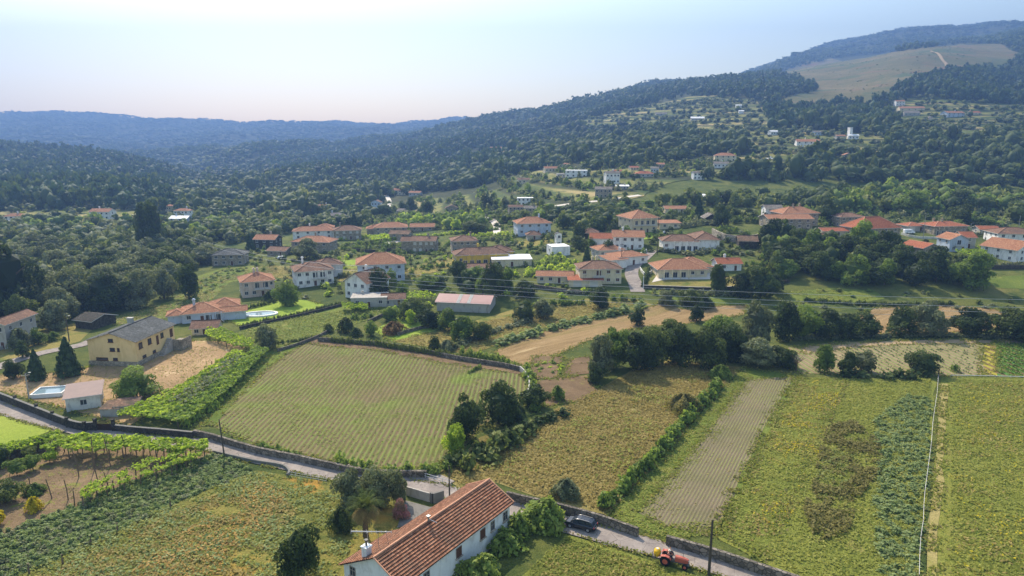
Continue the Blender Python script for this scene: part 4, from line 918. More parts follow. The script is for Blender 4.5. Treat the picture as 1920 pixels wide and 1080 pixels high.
# far houses ------------------------------------------------------------------
FARH = [
 (187,412,38,'gx','r_orange','w_white','white house with a red-orange gable roof alone among far fields left of the tall eucalyptus',5.5),
 (27,418,34,'hip','r_orange','w_white','white house with a pink-orange hip roof near the far left edge',4.5),
 (12,424,26,'flat','concrete','w_grey','pale low building at the far left edge beside the hip-roofed white house',3),
 (340,411,28,'hip','r_orange','w_white','red-roofed white house just right of the tall eucalyptus',6),
 (335,424,34,'gx','r_white','w_blue','bluish white building below the red-roofed house near the eucalyptus',5),
 (243,417,24,'gx','r_orange','w_cream','low orange-roofed house hidden by trees left of the eucalyptus',3.5),
 (315,396,12,'hip','r_orange','w_cream','tiny orange-roofed house behind the eucalyptus crown',4),
 (628,416,34,'hip','r_grey','w_blue','pale blue house with a grey hip roof in front of the dark wood',4.5),
 (605,394,22,'gx','r_orange','w_white','white house with an orange roof peeping from dark trees above the pale blue house',3.5),
 (705,395,18,'gy','r_brown','w_blue','narrow white two-storey house with dark balconies beside the dirt lane',7),
 (742,404,30,'gx','r_grey','w_grey','grey-roofed house at the foot of the dirt lane',3.5),
 (560,359,28,'hip','r_orange','w_cream','cream house on a bare patch in the wood at the centre left',4),
 (565,371,12,'gx','r_white','w_white','tiny white shed below the cream house in the wood',3),
 (747,366,26,'gx','r_orange','w_cream','cream house with orange roof at the upper end of the dirt lane',5),
 (777,368,22,'gx','r_orange','w_grey','low orange-roofed house right of the cream one at the top of the lane',3.5),
 (690,377,20,'gx','r_grey','w_grey','low grey shed in terraces left of the narrow white house',3),
 (847,400,22,'gy','r_old','w_stone','stone cottage with a pointed roof above the bright tree plantation',4),
 (868,342,20,'gx','r_orange','w_cream','orange-roofed house among round dark trees under the hill',4),
 (930,284,24,'gx','r_orange','w_white','white farmhouse with an orange roof on a bare earth shelf high on the wooded spur',5),
 (845,303,14,'gx','r_white','w_grey','small pale roof in the trees left of the bare earth shelf',3),
 (985,386,30,'flat','r_white','w_white','modern white flat-roofed house with dark windows below the terraces',5),
 (968,402,26,'gx','r_brown','w_stone','brown-roofed stone house left of the terraces',4.5),
 (994,406,22,'gx','r_grey','w_stone','roofless grey stone ruin beside the brown-roofed stone house',5),
 (1035,323,26,'gx','r_orange','w_cream','cream house with a brown roof at the left end of the high terraces',3.5),
 (1061,315,16,'hip','r_orange','w_white','small white cottage with an orange roof just under the dark wood',3.5),
 (1080,333,40,'flat','r_white','w_white','long modern white flat-roofed villa with dark glazing on the terraces',5.5),
 (1052,335,14,'flat','concrete','w_grey','small grey cube building left of the modern white villa',4),
 (1149,346,26,'gx','r_grey','w_white','white three-storey house with dark window openings on the terraces',8),
 (1167,356,24,'shed','r_white','w_grey','shed with a bright white roof below the three-storey house',2.5),
 (1131,372,30,'gx','r_grey','w_stone','dark stone house with a row of white windows below the terraces',6),
 (983,345,22,'gx','r_brown','w_cream','brown-roofed cottage at the left foot of the terraces',3.5),
 (1158,327,16,'gx','r_red','w_grey','short red roof above the three-storey white house',2.5),
 (1210,333,34,'hip','r_red','w_grey','low house with a wide red-orange roof in the middle of the terraces',3),
 (1190,320,16,'gx','r_red','w_cream','thin red roof above the wide red-orange one',2.5),
 (1238,316,14,'gx','r_orange','w_stone','tiny orange-roofed house right of the thin red roof',3.5),
 (1227,325,14,'gx','r_grey','w_blue','small pale house beside the tiny orange roof',4),
 (1360,303,38,'hip','r_orange','w_cream','large house with a broad orange hip roof on the highest right terrace',5),
 (1352,316,26,'gx','r_grey','w_white','low white house below the broad orange hip roof',4),
 (1310,337,20,'gx','r_grey','w_white','white house with a grey roof at the edge of the dark grove',5),
 (1440,310,20,'gx','r_orange','w_white','white house on the right end of the high terraces',4),
 (1515,276,40,'gx','r_orange','w_white','long white building with an orange roof in the hill hamlet',5),
 (1544,281,24,'hip','r_orange','w_blue','pale house with a little orange hip roof beside the long white building',5),
 (1600,262,18,'gx','r_white','w_white','white chapel body in the hill hamlet',4),
 (1595,261,5,'flat','r_white','w_white','slim white tower of the hill chapel',11),
 (1577,262,18,'gx','r_orange','w_grey','orange-roofed house left of the hill chapel',3.5),
 (1535,255,18,'gx','r_grey','w_blue','pale grey house above the long white building',4),
 (1590,302,16,'gy','r_orange','w_stone','single orange roof poking out of the dark right wood',5),
 (1452,254,16,'gx','r_white','w_white','small white house among trees left of the hill hamlet',4),
 (1448,309,24,'gx','r_white','w_blue','bluish white building below a tall cypress near the right wood',4),
 (1688,199,16,'gx','r_orange','w_white','highest white house with orange roof below the heath',6),
 (1710,209,44,'gx','r_orange','w_cream','long low house with an orange-brown roof under the highest white house',4),
 (1710,218,28,'gx','r_grey','w_grey','grey building below the long low house on the upper slope',4),
 (1792,220,38,'gx','r_orange','w_blue','long blue-white house with an orange roof on the upper right terraces',5),
 (1830,216,22,'gx','r_red','w_cream','low brown house right of the long blue-white one',3),
 (1745,227,8,'gy','r_grey','w_pink','tiny pale hut on the upper right terraces',4),
 (1385,203,10,'gx','r_white','w_white','tiny white house alone on the upper left terraces',4),
 (1390,214,9,'gx','r_white','w_white','bright white shed below the tiny white house on the slope',4),
 (1308,226,24,'gx','r_white','w_grey','long pale shed on the mid slope terraces',3),
 (1240,217,20,'gx','r_grey','w_grey','grey shed at the left end of the slope terraces',3),
]
for (px, py, wp, rf, rc, wc, lb, hm) in FARH:
    p = W(px, py); wm_ = wp*mpp(p)
    H(px, py, wp, max(5, min(10, wm_*.6)), hm, random.uniform(-14, 14), rf, rc, wc, lb, floors=2 if hm > 4.4 else 1, rh=(.1 if rf == 'flat' else (.6 if rf == 'shed' else None)), ov=.4 if rf != 'flat' else .1, wf=(0 if wp < 11 else 3 if wp < 24 else 4), ws=1 if wp > 20 else 0, chim=1 if wp > 20 and rf != 'flat' else 0, far=True, door=False, ridge=False)
# skylight strips of the pink shed
ls = [o for o in C.objects if o.name.startswith('long_shed')][0]
rf_ = [c for c in ls.children if c.name.startswith('roof')][0]
wd_ = max(v.co.x for v in rf_.data.vertices); ze = min(v.co.z for v in rf_.data.vertices)+.16; zt = max(v.co.z for v in rf_.data.vertices); dd = -min(v.co.y for v in rf_.data.vertices)
for fx in (.12, .5):
    m = MB(); x = wd_*fx-wd_*.35
    for s in (-1,): m.face([(x, -dd, ze+.04), (x+1.1, -dd, ze+.04), (x+1.1, -.05, zt+.04), (x, -.05, zt+.04)])
    m.build('skylight', MAT['w_grey'], rf_)
# ---------------------------------------------------------------- trees and shrubs measured one by one
# (column, foot row, width, height, kind, leaf, label)
HT = [
 (290,470,58,108,'tall','leaf_dark','very tall dark eucalyptus rising alone above the left woodland'),
 (18,600,120,170,'tall','leaf_dark','huge dark tree at the left edge in front of the woodland'),
 (-40,560,110,150,'tall','leaf_oak','tall mid-green tree cut off by the left edge'),
 (52,560,70,90,'round','leaf_olive','big rounded grey-green tree beside the huge dark one at the left edge'),
 (130,585,90,90,'round','leaf_olive','wide silver-green oak at the front of the left woodland'),
 (200,590,80,85,'round','leaf_dark','dark wide oak right of the silver-green one at the woodland front'),
 (262,580,70,78,'round','leaf_olive','olive-toned round tree at the right front of the left woodland'),
 (100,622,60,60,'round','leaf_olive','pale olive tree behind the garden topiary near the left road'),
 (355,560,40,70,'tall','leaf_dark','tall narrow dark tree standing alone at the edge of the pale meadow'),
 (318,530,60,62,'round','leaf_dark','dark round tree between woodland and the steep green meadow'),
 (40,655,46,40,'shrub','leaf_olive','pale shrub left of the clipped ball tree'),
 (73,648,30,34,'round','leaf_mid','clipped ball tree with a thin trunk by the garden driveway'),
 (100,640,26,18,'shrub','leaf_mid','flat clipped bush behind the ball tree'),
 (44,672,26,34,'round','leaf_dark','small clipped round tree left of the garden driveway'),
 (130,704,52,74,'cone','leaf_pine','wide dark conifer immediately left of the yellow house'),
 (70,712,40,58,'cone','leaf_pine','narrower dark conifer left of the wide one'),
 (28,712,36,40,'round','leaf_dark','rounded dark bush beside the narrower conifer'),
 (258,752,84,58,'round','leaf_mid','broad glossy bright green fig tree on the dry dirt yard'),
 (500,658,40,52,'round','leaf_olive','airy grey-green tree at the corner of the vine trellis and crop field'),
 (540,575,46,48,'round','leaf_mid','round garden tree on the clipped lawn between villa and white houses'),
 (575,488,52,42,'round','leaf_olive','big rounded olive tree in front of the wide stone house'),
 (505,565,24,20,'shrub','leaf_dark','dark low bush at the edge of the clipped lawn'),
 (470,475,22,40,'cone','leaf_pine','dark pointed conifer right of the abandoned stone house'),
 (710,560,44,56,'round','leaf_dark','dark tree hiding the front of the pale blue house'),
 (735,535,20,34,'tall','leaf_mid','slim tree at the right corner of the pale blue house'),
 (755,560,26,34,'round','leaf_mid','fresh tree right of the pale blue house above the vines'),
 (665,435,22,40,'cone','leaf_pine','dark conifer pair left of the bright orange hip roof'),
 (912,392,28,30,'round','leaf_dark','round dark tree on the open terraces at the head of the village lane'),
 (948,392,22,24,'round','leaf_olive','paler round tree right of the one at the head of the lane'),
 (756,398,22,22,'round','leaf_dark','left of two round trees by the dirt lane'),
 (772,394,22,26,'round','leaf_dark','right of two round trees by the dirt lane'),
 (802,404,22,32,'round','leaf_dark','dark round tree right of the two by the dirt lane'),
 (890,438,52,24,'round','leaf_oak','wide domed tree beside the lane above the old vineyards'),
 (640,402,18,20,'round','leaf_dark','round dark tree just above the pale blue far house'),
 (860,525,40,40,'round','leaf_dark','dark tree directly in front of the mustard villa sheds'),
 (862,540,14,36,'cone','leaf_pine','thin pointed cypress in front of the mustard villa'),
 (925,560,50,66,'round','leaf_dark','tall dark garden tree just left of the warehouse corner'),
 (950,545,34,46,'round','leaf_mid','green tree below the white flat roof'),
 (905,555,34,40,'round','leaf_mid','green tree behind the right end of the pink metal roof'),
 (800,545,44,30,'round','leaf_mid','low spreading tree behind the pink metal roof'),
 (775,602,58,46,'round','leaf_oak','mid-green tree left in front of the pink metal roof shed'),
 (805,618,44,42,'round','leaf_dark','dark bluish tree in front of the pink metal roof shed'),
 (842,622,46,42,'round','leaf_mid','fresh green tree below the gable end of the pink-roofed shed'),
 (868,642,52,52,'round','leaf_mid','bright leafy tree in the dry grass in front of the pink-roofed shed'),
 (905,640,40,38,'round','leaf_oak','olive-green tree right of the bright leafy one in the dry grass'),
 (738,628,46,24,'shrub','leaf_dry','straw-brown dead bush on the small green lawn'),
 (735,604,36,30,'round','leaf_mid','light green round tree behind the straw-brown bush'),
 (772,610,22,30,'round','leaf_lime','small lime green tree right of the straw-brown bush'),
 (650,625,32,30,'shrub','leaf_dark','dark bush at the far left corner of the crop field wall'),
 (668,632,26,18,'shrub','leaf_dark','low dark bush behind the crop field wall'),
 (695,632,24,32,'round','leaf_mid','slim young tree behind the crop field wall'),
 (617,624,20,18,'shrub','leaf_oak','small bush on the corner of the crop field wall'),
 (815,660,24,30,'round','leaf_dark','small dark tree growing by the crop field wall'),
 (838,660,34,22,'shrub','leaf_olive','grey-green bush by the crop field wall'),
 (983,605,42,44,'round','leaf_dark','dense dark ball-shaped tree in the dry grass'),
 (1018,600,42,40,'round','leaf_olive','airy olive-coloured tree right of the dark ball-shaped one'),
 (985,560,44,34,'round','leaf_dark','dark tree at the left end of the low stone wall'),
 (1122,580,44,44,'round','leaf_dark','dark dense tree above the fern bank below the beige house'),
 (1100,500,22,40,'cone','leaf_pine','dark pointed tree beside the lime vine mound'),
 (1140,480,24,34,'round','leaf_dark','dark tree left of the low grey orange-roofed house'),
 (1085,470,30,28,'round','leaf_oak','tree right of the plain white cube building'),
 (1085,452,24,36,'round','leaf_dark','dark rounded tree behind the white cube building'),
 (1110,470,20,26,'round','leaf_mid','fresh tree left of the white gable house'),
 (1172,446,24,24,'round','leaf_mid','small bright tree left of the lawn of the tall cream house'),
 (1150,440,22,22,'round','leaf_dark','dark garden tree left of the tall cream house'),
 (1255,440,20,16,'round','leaf_dark','small round tree on the terrace right of the tall cream house'),
 (1310,410,20,42,'cone','leaf_pine','dark conifer among the clipped hedges'),
 (1352,425,36,44,'round','leaf_dark','dark tree right of the stone hut in the clipped gardens'),
 (1370,408,34,24,'round','leaf_oak','broad green tree at the back of the clipped gardens'),
 (1402,412,28,22,'round','leaf_dark','rounded tree at the right of the clipped gardens'),
 (1450,460,40,50,'round','leaf_dark','dark tree in front of the long stone farmhouse'),
 (1348,552,34,66,'tall','leaf_dark','tall dark tree with a bare stem right of the wide villa'),
 (1392,560,48,52,'round','leaf_dark','dark rounded tree right of the tall bare-stemmed one'),
 (1425,565,60,66,'round','leaf_dark','large dark tree at the left end of the far green meadow'),
 (1450,550,36,40,'round','leaf_dark','brownish dark tree at the edge of the far meadow'),
 (1290,575,40,36,'round','leaf_oak','mid-green bush tree below the wide villa lawn'),
 (1250,575,34,28,'round','leaf_olive','olive bush tree below the wide villa beside the path'),
 (1320,580,36,24,'shrub','leaf_dark','low dark bush under the power cables below the villa'),
 (1195,612,32,34,'round','leaf_dark','small dark tree standing in the hay field'),
 (1305,605,30,34,'round','leaf_dark','small dark tree at the top of the riverside group'),
 # riverside group beside the outlined meadow
 (1125,705,50,84,'tall','leaf_olive','feathery willow-like tree at the top left corner of the dry meadow'),
 (1150,690,60,78,'tall','leaf_mid','pale feathery tree behind the willow-like one'),
 (1118,722,40,40,'round','leaf_dark','low dark bush at the foot of the feathery trees'),
 (1195,700,66,84,'round','leaf_dark','dark tree at the left of the big riverside group'),
 (1230,690,72,80,'round','leaf_oak','rounded tree in the left middle of the big riverside group'),
 (1275,690,74,86,'round','leaf_dark','tallest dark tree in the middle of the big riverside group'),
 (1325,692,76,84,'round','leaf_oak','wide green tree right of the middle of the riverside group'),
 (1365,680,70,78,'round','leaf_dark','dark tree at the right end of the riverside group'),
 (1250,650,60,50,'round','leaf_oak','tree at the back of the riverside group'),
 (1345,645,60,56,'round','leaf_mid','fresh green tree at the back right of the riverside group'),
 (1420,650,62,90,'tall','leaf_olive','tall airy grey tree between the riverside group and the maize rows'),
 (1420,692,84,58,'round','leaf_olive','broad low willow at the corner of the tilled strip'),
 (1462,692,62,44,'round','leaf_dark','dark domed willow at the left end of the maize rows'),
 (1470,640,60,74,'round','leaf_dark','dark tree behind the domed willow'),
 (1510,638,66,66,'round','leaf_mid','bright topped tree behind the left end of the maize rows'),
 (1548,638,66,62,'round','leaf_dark','dark tree right of the bright topped one above the maize'),
 (1590,635,60,50,'round','leaf_oak','olive-topped low tree above the maize rows'),
 (1625,632,50,46,'round','leaf_dark','dark low tree at the gap above the maize rows'),
 (1688,632,56,56,'round','leaf_dark','left of two bluish trees in the middle above the maize rows'),
 (1740,632,72,74,'round','leaf_olive','taller of the two bluish trees above the maize rows'),
 (1815,632,74,60,'round','leaf_dark','isolated wide tree above the right part of the maize rows'),
 (1900,642,90,70,'round','leaf_oak','large tree at the right edge above the green vegetable rows'),
 (1545,700,40,58,'round','leaf_mid','small tree with thin twin trunks left of the bushes below the maize'),
 (1587,704,34,50,'round','leaf_dark','dark narrow small tree right of the twin-trunked one'),
 (1618,700,46,44,'round','leaf_olive','olive-coloured bushy tree below the maize rows'),
 (1730,704,62,46,'round','leaf_dark','dark spreading shrub tree by the corner of the white fence'),
 (1790,698,18,14,'shrub','leaf_mid','tiny bush in the maize rows near the white fence'),
 (1730,480,32,34,'round','leaf_dark','dark tree left of the windowless stone barn'),
 (1790,520,56,46,'round','leaf_oak','mid-green tree below the windowless stone barn'),
 (1820,545,70,72,'round','leaf_mid','tall light-leaved tree right of the grove below the blue gabled house'),
 (1850,475,30,22,'round','leaf_lime','bright lime tree among the terraces right of the blue gabled house'),
 (1850,425,44,20,'round','leaf_mid','low domed bright tree behind the clipped hedge at right'),
 (1550,420,40,52,'round','leaf_dark','dark tree right of the tall farmhouse with two chimneys'),
 (1615,480,60,70,'round','leaf_mid','yellow-green crowned tree in the right grove below the pyramid roof'),
 (1660,500,64,74,'round','leaf_dark','dark tree in the right grove below the pyramid roof'),
 (1705,405,60,52,'round','leaf_mid','light yellowish tree behind the pyramid-roofed house'),
 (1800,420,46,40,'round','leaf_oak','round tree directly behind the modern villa'),
 # by the crop field corner
 (872,826,66,86,'tall','leaf_dark','left one of two dark trees between crop field and dry meadow'),
 (935,802,74,84,'round','leaf_dark','right one of two dark trees between crop field and dry meadow'),
 (1000,770,60,44,'round','leaf_dark','dark bush tree beside the bare garden plots'),
 (850,850,44,60,'tall','leaf_lime','thin yellow-green sapling at the lower right corner of the crop field'),
 (1045,752,30,28,'shrub','leaf_mid','bright shrub at the lower edge of the bare garden plots'),
 (965,790,50,34,'shrub','leaf_dark','dark shrub at the foot of the pair of dark trees'),
 # foreground
 (562,1092,84,108,'tall','leaf_dark','dark wide leafy tree at the bottom left of the white farmhouse'),
 (664,955,70,72,'round','leaf_olive','olive tree behind the palm beside the road'),
 (712,958,72,80,'round','leaf_olive','larger olive tree right of the palm by the farmhouse'),
 (745,948,44,66,'round','leaf_olive','slim grey-green tree next to the concrete gateway wall'),
 (640,1000,44,44,'shrub','leaf_dark','dark shrub left of the palm'),
 (1060,938,56,34,'shrub','leaf_olive','round grey-green bush inside the dry meadow near the road wall'),
 (1280,775,64,34,'shrub','leaf_straw','straw-green bush clump in the dry meadow'),
 (1350,712,44,26,'shrub','leaf_mid','light green bush at the top right corner of the dry meadow'),
 # orchard
 (62,882,32,30,'wide','leaf_mid','small fruit tree on the left of the orchard'),
 (94,868,30,26,'wide','leaf_lime','small light fruit tree in the middle of the orchard'),
 (58,862,30,26,'wide','leaf_oak','small dark fruit tree at the back of the orchard'),
 (32,892,40,32,'wide','leaf_mid','flat-topped fruit tree near the left edge of the orchard'),
 (14,950,56,44,'round','leaf_oak','glossy round orange tree at the left edge of the orchard'),
 (66,930,40,20,'shrub','leaf_mid','low blue-green bush between the orchard posts'),
 (64,962,30,28,'shrub','leaf_yellow','yellow-flowering bush in the orchard'),
 (-4,988,30,34,'round','leaf_yellow','small yellowish sapling at the left edge of the orchard'),
 (6,880,34,40,'round','leaf_dark','dark round fruit tree cut by the left edge'),
]
for r in HT:
    cat = 'bush' if r[4] == 'shrub' else 'tree'
    ptree(*r[:6], label=r[6], cat=cat, name='bush' if r[4] == 'shrub' else 'tree', clear={'round': .1, 'tall': .12, 'cone': .02, 'shrub': 0}.get(r[4], .1) if r[3] > 45 else (.25 if r[4] == 'round' and r[1] > 840 else .1))
# bare little tree at the left end of the maize rows
p = W(1492, 697); bt = empty('bare_tree', p, 0, 'leafless little tree beside the domed willow at the end of the maize rows', 'tree')
m = MB(); m.tube([(0, 0, -.3), (.1, 0, 1.6), (.3, .1, 3)], [.16, .12, .06]); 
m.build('trunk', MAT['bark'], bt)
m = MB(); rb = random.Random(3)
for i in range(14):
    a = rb.uniform(0, 6.28); z = rb.uniform(1.2, 3); q = Vector((.15, 0, z)); q1 = q+Vector((math.cos(a)*1.1, math.sin(a)*1.1, 1.1)); q2 = q1+Vector((math.cos(a+.5)*.9, math.sin(a+.5)*.9, .8))
    m.tube([q, q1, q2], [.06, .04, .015], 5); m.tube([q1, q1+Vector((math.cos(a-.8)*.8, math.sin(a-.8)*.8, .5))], [.03, .01], 4)
m.build('branch', MAT['bark'], bt)
# palm ---------------------------------------------------------------------
p = W(686, 1006); pm = empty('palm_tree', p, 0, 'stout palm with drooping brown dead fronds beside the white farmhouse', 'palm tree')
m = MB(); m.tube([(0, 0, -.3), (0, 0, 1.5), (.1, 0, 4.6)], [.45, .38, .35], 9); m.build('trunk', MAT['bark'], pm)
def fronds(n, L, up, mat, seed, droop):
    r = random.Random(seed); V, T = [], []
    for i in range(n):
        a = r.uniform(0, 6.28); e = r.uniform(*up); pts = []; q = Vector((.1, 0, 4.6)); v = Vector((math.cos(a)*math.cos(e), math.sin(a)*math.cos(e), math.sin(e)))
        seg = 8
        for k in range(seg+1): pts.append(q.copy()); q = q+v*(L/seg); v.z -= droop*(k+1)/seg; v.normalize()
        for k in range(seg):
            d = (pts[k+1]-pts[k]).normalized(); s = d.cross(Vector((0, 0, 1))).normalized()
            for sg in (-1, 1):
                for t in (0, .5):
                    b = pts[k].lerp(pts[k+1], t); tip = b+s*sg*(.55*(1-abs(k/seg-.45)))+d*.28-Vector((0, 0, .22)); w_ = .05
                    V += [b-d*w_, b+d*w_, tip+d*.01, tip-d*.01]; T += [r.random()]*4
    return fast_mesh('palm_fronds', [v[:] for v in V], np.arange(len(V)).reshape(-1, 4), [MAT[mat]], {'tint': T})
for nm, me in (('green_fronds', fronds(60, 2.9, (.25, 1.3), 'leaf_palm', 1, .28)), ('dead_fronds', fronds(60, 2.4, (-.7, .2), 'leaf_palmdry', 2, .4))): link(nm, me, pm)
# oleander
p = W(752, 972); tree(p.x, p.y, 1.3, 3.0, 'round', 'leaf_pink', 'pink-flowering oleander beside the concrete gateway wall', 'bush', name='oleander', clear=.05)
# ---------------------------------------------------------------- hedges and overgrown walls
HG_ = [
 ([(625,872),(680,886),(740,893),(800,890),(842,882)],2.2,1.7,'leaf_mid','vine-covered bank hedge between crop field and road, nearest the junction'),
 ([(485,838),(520,850),(560,860)],1.6,1.2,'leaf_mid','short leafy hedge on the roadside wall at the left end of the crop field'),
 ([(842,878),(880,862),(930,846),(960,832)],3.6,2.2,'leaf_dark','dark bramble hedge along the lower left side of the dry meadow'),
 ([(866,888),(900,872),(950,842),(990,812)],4.2,2.6,'leaf_oak','thick shrub belt rising from the junction along the dry meadow'),
 ([(620,642),(700,648),(790,662),(860,674)],.9,1.5,'leaf_oak','patchy creeper hedge hanging along the crop field back wall'),
 ([(940,830),(1000,800),(1060,778)],3.0,1.6,'leaf_dark','dark scrub hedge along the upper left side of the dry meadow'),
 ([(1135,955),(1210,880),(1290,790),(1350,725)],2.6,2.0,'leaf_mid','long bramble hedge dividing the dry meadow from the tilled strip'),
 ([(862,664),(905,676),(965,688)],1.6,1.9,'leaf_mid','vine hedge on the right end of the crop field back wall'),
 ([(482,674),(436,722),(398,768),(345,802)],2.0,1.7,'leaf_vine','tall leafy hedge along the right side of the vine trellis'),
 ([(1490,638),(1600,632),(1760,630),(1930,636)],2.2,1.0,'leaf_olive','low scrubby hedge along the back of the maize rows'),
 ([(1580,706),(1640,708),(1700,710),(1740,708)],3.4,1.6,'leaf_dark','bramble hedge between the maize rows and the flowery meadow'),
 ([(930,646),(1000,630),(1080,606),(1150,590),(1210,574)],4.5,1.8,'leaf_fern','broad fern hedge along the upper side of the hay field'),
 ([(1505,565),(1600,572),(1700,574),(1790,572)],2.0,1.2,'leaf_dark','dark hedge below the far green meadow'),
 ([(450,616),(480,608),(560,591),(640,571)],1.0,1.1,'leaf_dark','dark clipped hedge on the garden wall below the oval pool'),
 ([(430,588),(500,572),(520,566)],1.0,1.2,'leaf_dark','low clipped hedge behind the oval pool'),
 ([(880,700),(900,690)],1.0,.9,'leaf_mid','little hedge tuft at the crop field edge'),
 ([(1000,602),(930,622),(880,640),(850,655)],3.0,1.4,'leaf_olive','scrub hedge running down the dry grassland'),
 ([(1250,404),(1290,405),(1300,408)],1.8,2.6,'leaf_dark','tall dark clipped hedge in front of the garden building'),
 ([(1245,415),(1320,414)],2.0,2.6,'leaf_dark','long dark clipped hedge on the garden terrace'),
 ([(1280,428),(1330,420),(1345,424)],4.0,2.4,'leaf_olive','billowing grey-green hedge on the garden terrace'),
 ([(1345,436),(1385,437)],2.4,2.6,'leaf_mid','bright clipped block hedge above the light stone wall'),
 ([(1370,418),(1430,420)],2.0,2.0,'leaf_dark','dark clipped hedge at the right end of the gardens'),
 ([(1798,440),(1850,444)],2.0,2.0,'leaf_olive','clipped olive hedge in front of the low orange-roofed shed'),
 ([(1205,540),(1212,520),(1218,505)],1.5,1.6,'leaf_dark','row of rounded bushes beside the village lane corner'),
 ([(1230,470),(1290,478),(1345,470),(1400,480)],4.0,1.6,'leaf_olive','scrub hedge on the slope below the white house with brown roof'),
 ([(480,640),(520,645),(560,640),(600,632)],1.2,.9,'leaf_oak','thin overgrown hedge along the upper left edge of the crop field'),
 ([(985,690),(1000,735),(1002,775)],2.2,1.6,'leaf_mid','leafy hedge beside the light garden wall'),
 ([(210,840),(235,832)],1,.8,'leaf_mid','small leaf clump under the roadside pergola'),
 ([(695,480),(760,474),(830,478)],3.0,1.2,'leaf_mid','row of vines behind the pale blue house'),
 ([(620,462),(700,458),(740,462)],3.0,1.6,'leaf_mid','vineyard row in front of the grey stone hip-roofed house'),
 ([(625,452),(690,446),(740,442)],3.0,1.6,'leaf_lime','bright vineyard row behind the grey stone hip-roofed house'),
 ([(780,446),(840,440),(880,436)],4.0,1.6,'leaf_lime','bright vineyard patch hedge above the square stone house'),
 ([(990,470),(1030,462)],3.0,1.3,'leaf_mid','vineyard row above the white flat roof'),
]
for pts, wd, htt, mt, lb in HG_: hedge(pts, wd, htt, mt, lb, cat='hedge')
# ---------------------------------------------------------------- ground cover nobody could count
grass('dry_grass', [(835,888),(905,828),(1000,790),(1222,680),(1385,690),(1142,962),(1000,928),(930,903),(860,910)], 7, .42, 'leaf_meadow', clump=-.2)
grass('tall_grass', [(900,880),(1060,800),(1222,700),(1330,700),(1200,850),(1120,930),(1000,915)], 2.2, .5, 'leaf_grass', (.1, .4), clump=.62, sc=7)
grass('dark_grass', [(1535,850),(1550,800),(1600,790),(1650,830),(1655,880),(1615,930),(1590,1000),(1530,1020),(1505,960),(1525,900)], 9, .5, 'leaf_brown', (.1, .5), clump=.4, sc=4)
grass('dark_grass', [(1545,860),(1575,835),(1620,865),(1590,915),(1540,940),(1525,900)], 3, .5, 'leaf_oak', (.05, .4), clump=.55, sc=3)
grass('grass', [(1345,1005),(1420,850),(1496,710),(1745,712),(1738,940),(1720,1085),(1560,1110)], 5, .4, 'leaf_grass', clump=-.3)
grass('flowers', [(1400,960),(1480,760),(1580,720),(1540,850),(1470,1000)], 2.5, .3, 'leaf_yellow', (.1, .3), clump=.72, sc=6)
grass('dry_grass', [(1360,990),(1425,850),(1496,720),(1590,718),(1500,940),(1440,1040)], 2.5, .4, 'leaf_meadow', clump=.5, sc=6)
grass('grass', [(1790,712),(2000,715),(2160,1150),(1780,1150),(1782,850)], 5, .4, 'leaf_grass', clump=-.3)
grass('dry_grass', [(1800,720),(1990,715),(2100,1100),(1790,1100)], 2, .4, 'leaf_meadow', clump=.6, sc=8)
grass('flowers', [(1790,730),(1990,715),(2100,1100),(1790,1100)], 1.2, .35, 'leaf_yellow', (.1, .3), clump=.85, sc=5)
grass('grass', [(1140,966),(1394,692),(1412,708),(1300,850),(1214,958),(1250,985),(1340,975),(1345,1000),(1260,1015)], 7, .32, 'leaf_grass', (.02, .12))
grass('grass', [(1000,1060),(1062,1008),(1220,1058),(1400,1112),(1300,1250),(940,1200)], 12, .35, 'leaf_grass', (.05, .3))
grass('dry_grass', [(1020,1062),(1062,1012),(1220,1062),(1400,1125),(1300,1250),(960,1200)], 5, .35, 'leaf_meadow', (.05, .3), clump=.5)
grass('grass', [(-150,1130),(0,1092),(150,1028),(350,932),(480,885),(620,907),(700,960),(640,1060),(560,1250),(-250,1250)], 5, .4, 'leaf_fern', (.05, .35), clump=.45)
grass('grass', [(-150,1130),(0,1092),(150,1028),(350,932),(480,885),(620,907),(700,960),(640,1060),(560,1250),(-250,1250)], 5, .4, 'leaf_grass', (.05, .3), clump=.2)
grass('dry_grass', [(250,1075),(330,1010),(420,950),(500,905),(540,925),(500,985),(430,1040),(390,1120),(230,1120)], 4.5, .4, 'leaf_rust', (.05, .35), clump=.3, sc=5)
grass('dry_grass', [(-50,1130),(150,1050),(350,950),(480,900),(560,960),(480,1060),(400,1250),(0,1250)], 6, .4, 'leaf_meadow', (.05, .3), clump=.35, sc=6)
grass('weeds', [(-40,1000),(0,990),(235,905),(390,850),(380,842),(0,870)], .9, .3, 'leaf_grass', clump=.55, sc=3)
grass('dry_grass', [(740,640),(870,612),(985,585),(1120,566),(1200,568),(985,622),(925,650),(880,665)], 2.5, .5, 'leaf_meadow')
grass('grass', [(505,655),(440,625),(560,592),(720,572),(740,585),(640,615),(580,635)], 2.5, .5, 'leaf_grass')
grass('weeds', [(0,760),(0,700),(160,690),(330,650),(460,650),(330,745),(240,790),(120,770)], .9, .35, 'leaf_grass', clump=.55, sc=5)
grass('dry_grass', [(0,760),(0,700),(160,690),(330,650),(460,650),(330,745),(240,790),(120,770)], 1.5, .35, 'leaf_straw', (.02, .12), clump=.45, sc=4)
grass('dry_grass', [(370,525),(430,500),(520,498),(520,512),(430,530),(400,560),(300,600),(180,615),(200,600),(320,565)], 1.5, .6, 'leaf_straw', clump=.3, sc=8)
cover('scrub', [(365,530),(430,500),(470,500),(430,525),(395,560),(330,580)], 2.6, 1.1, .8, ['leaf_fern','leaf_mid'], 40, dens=.7)
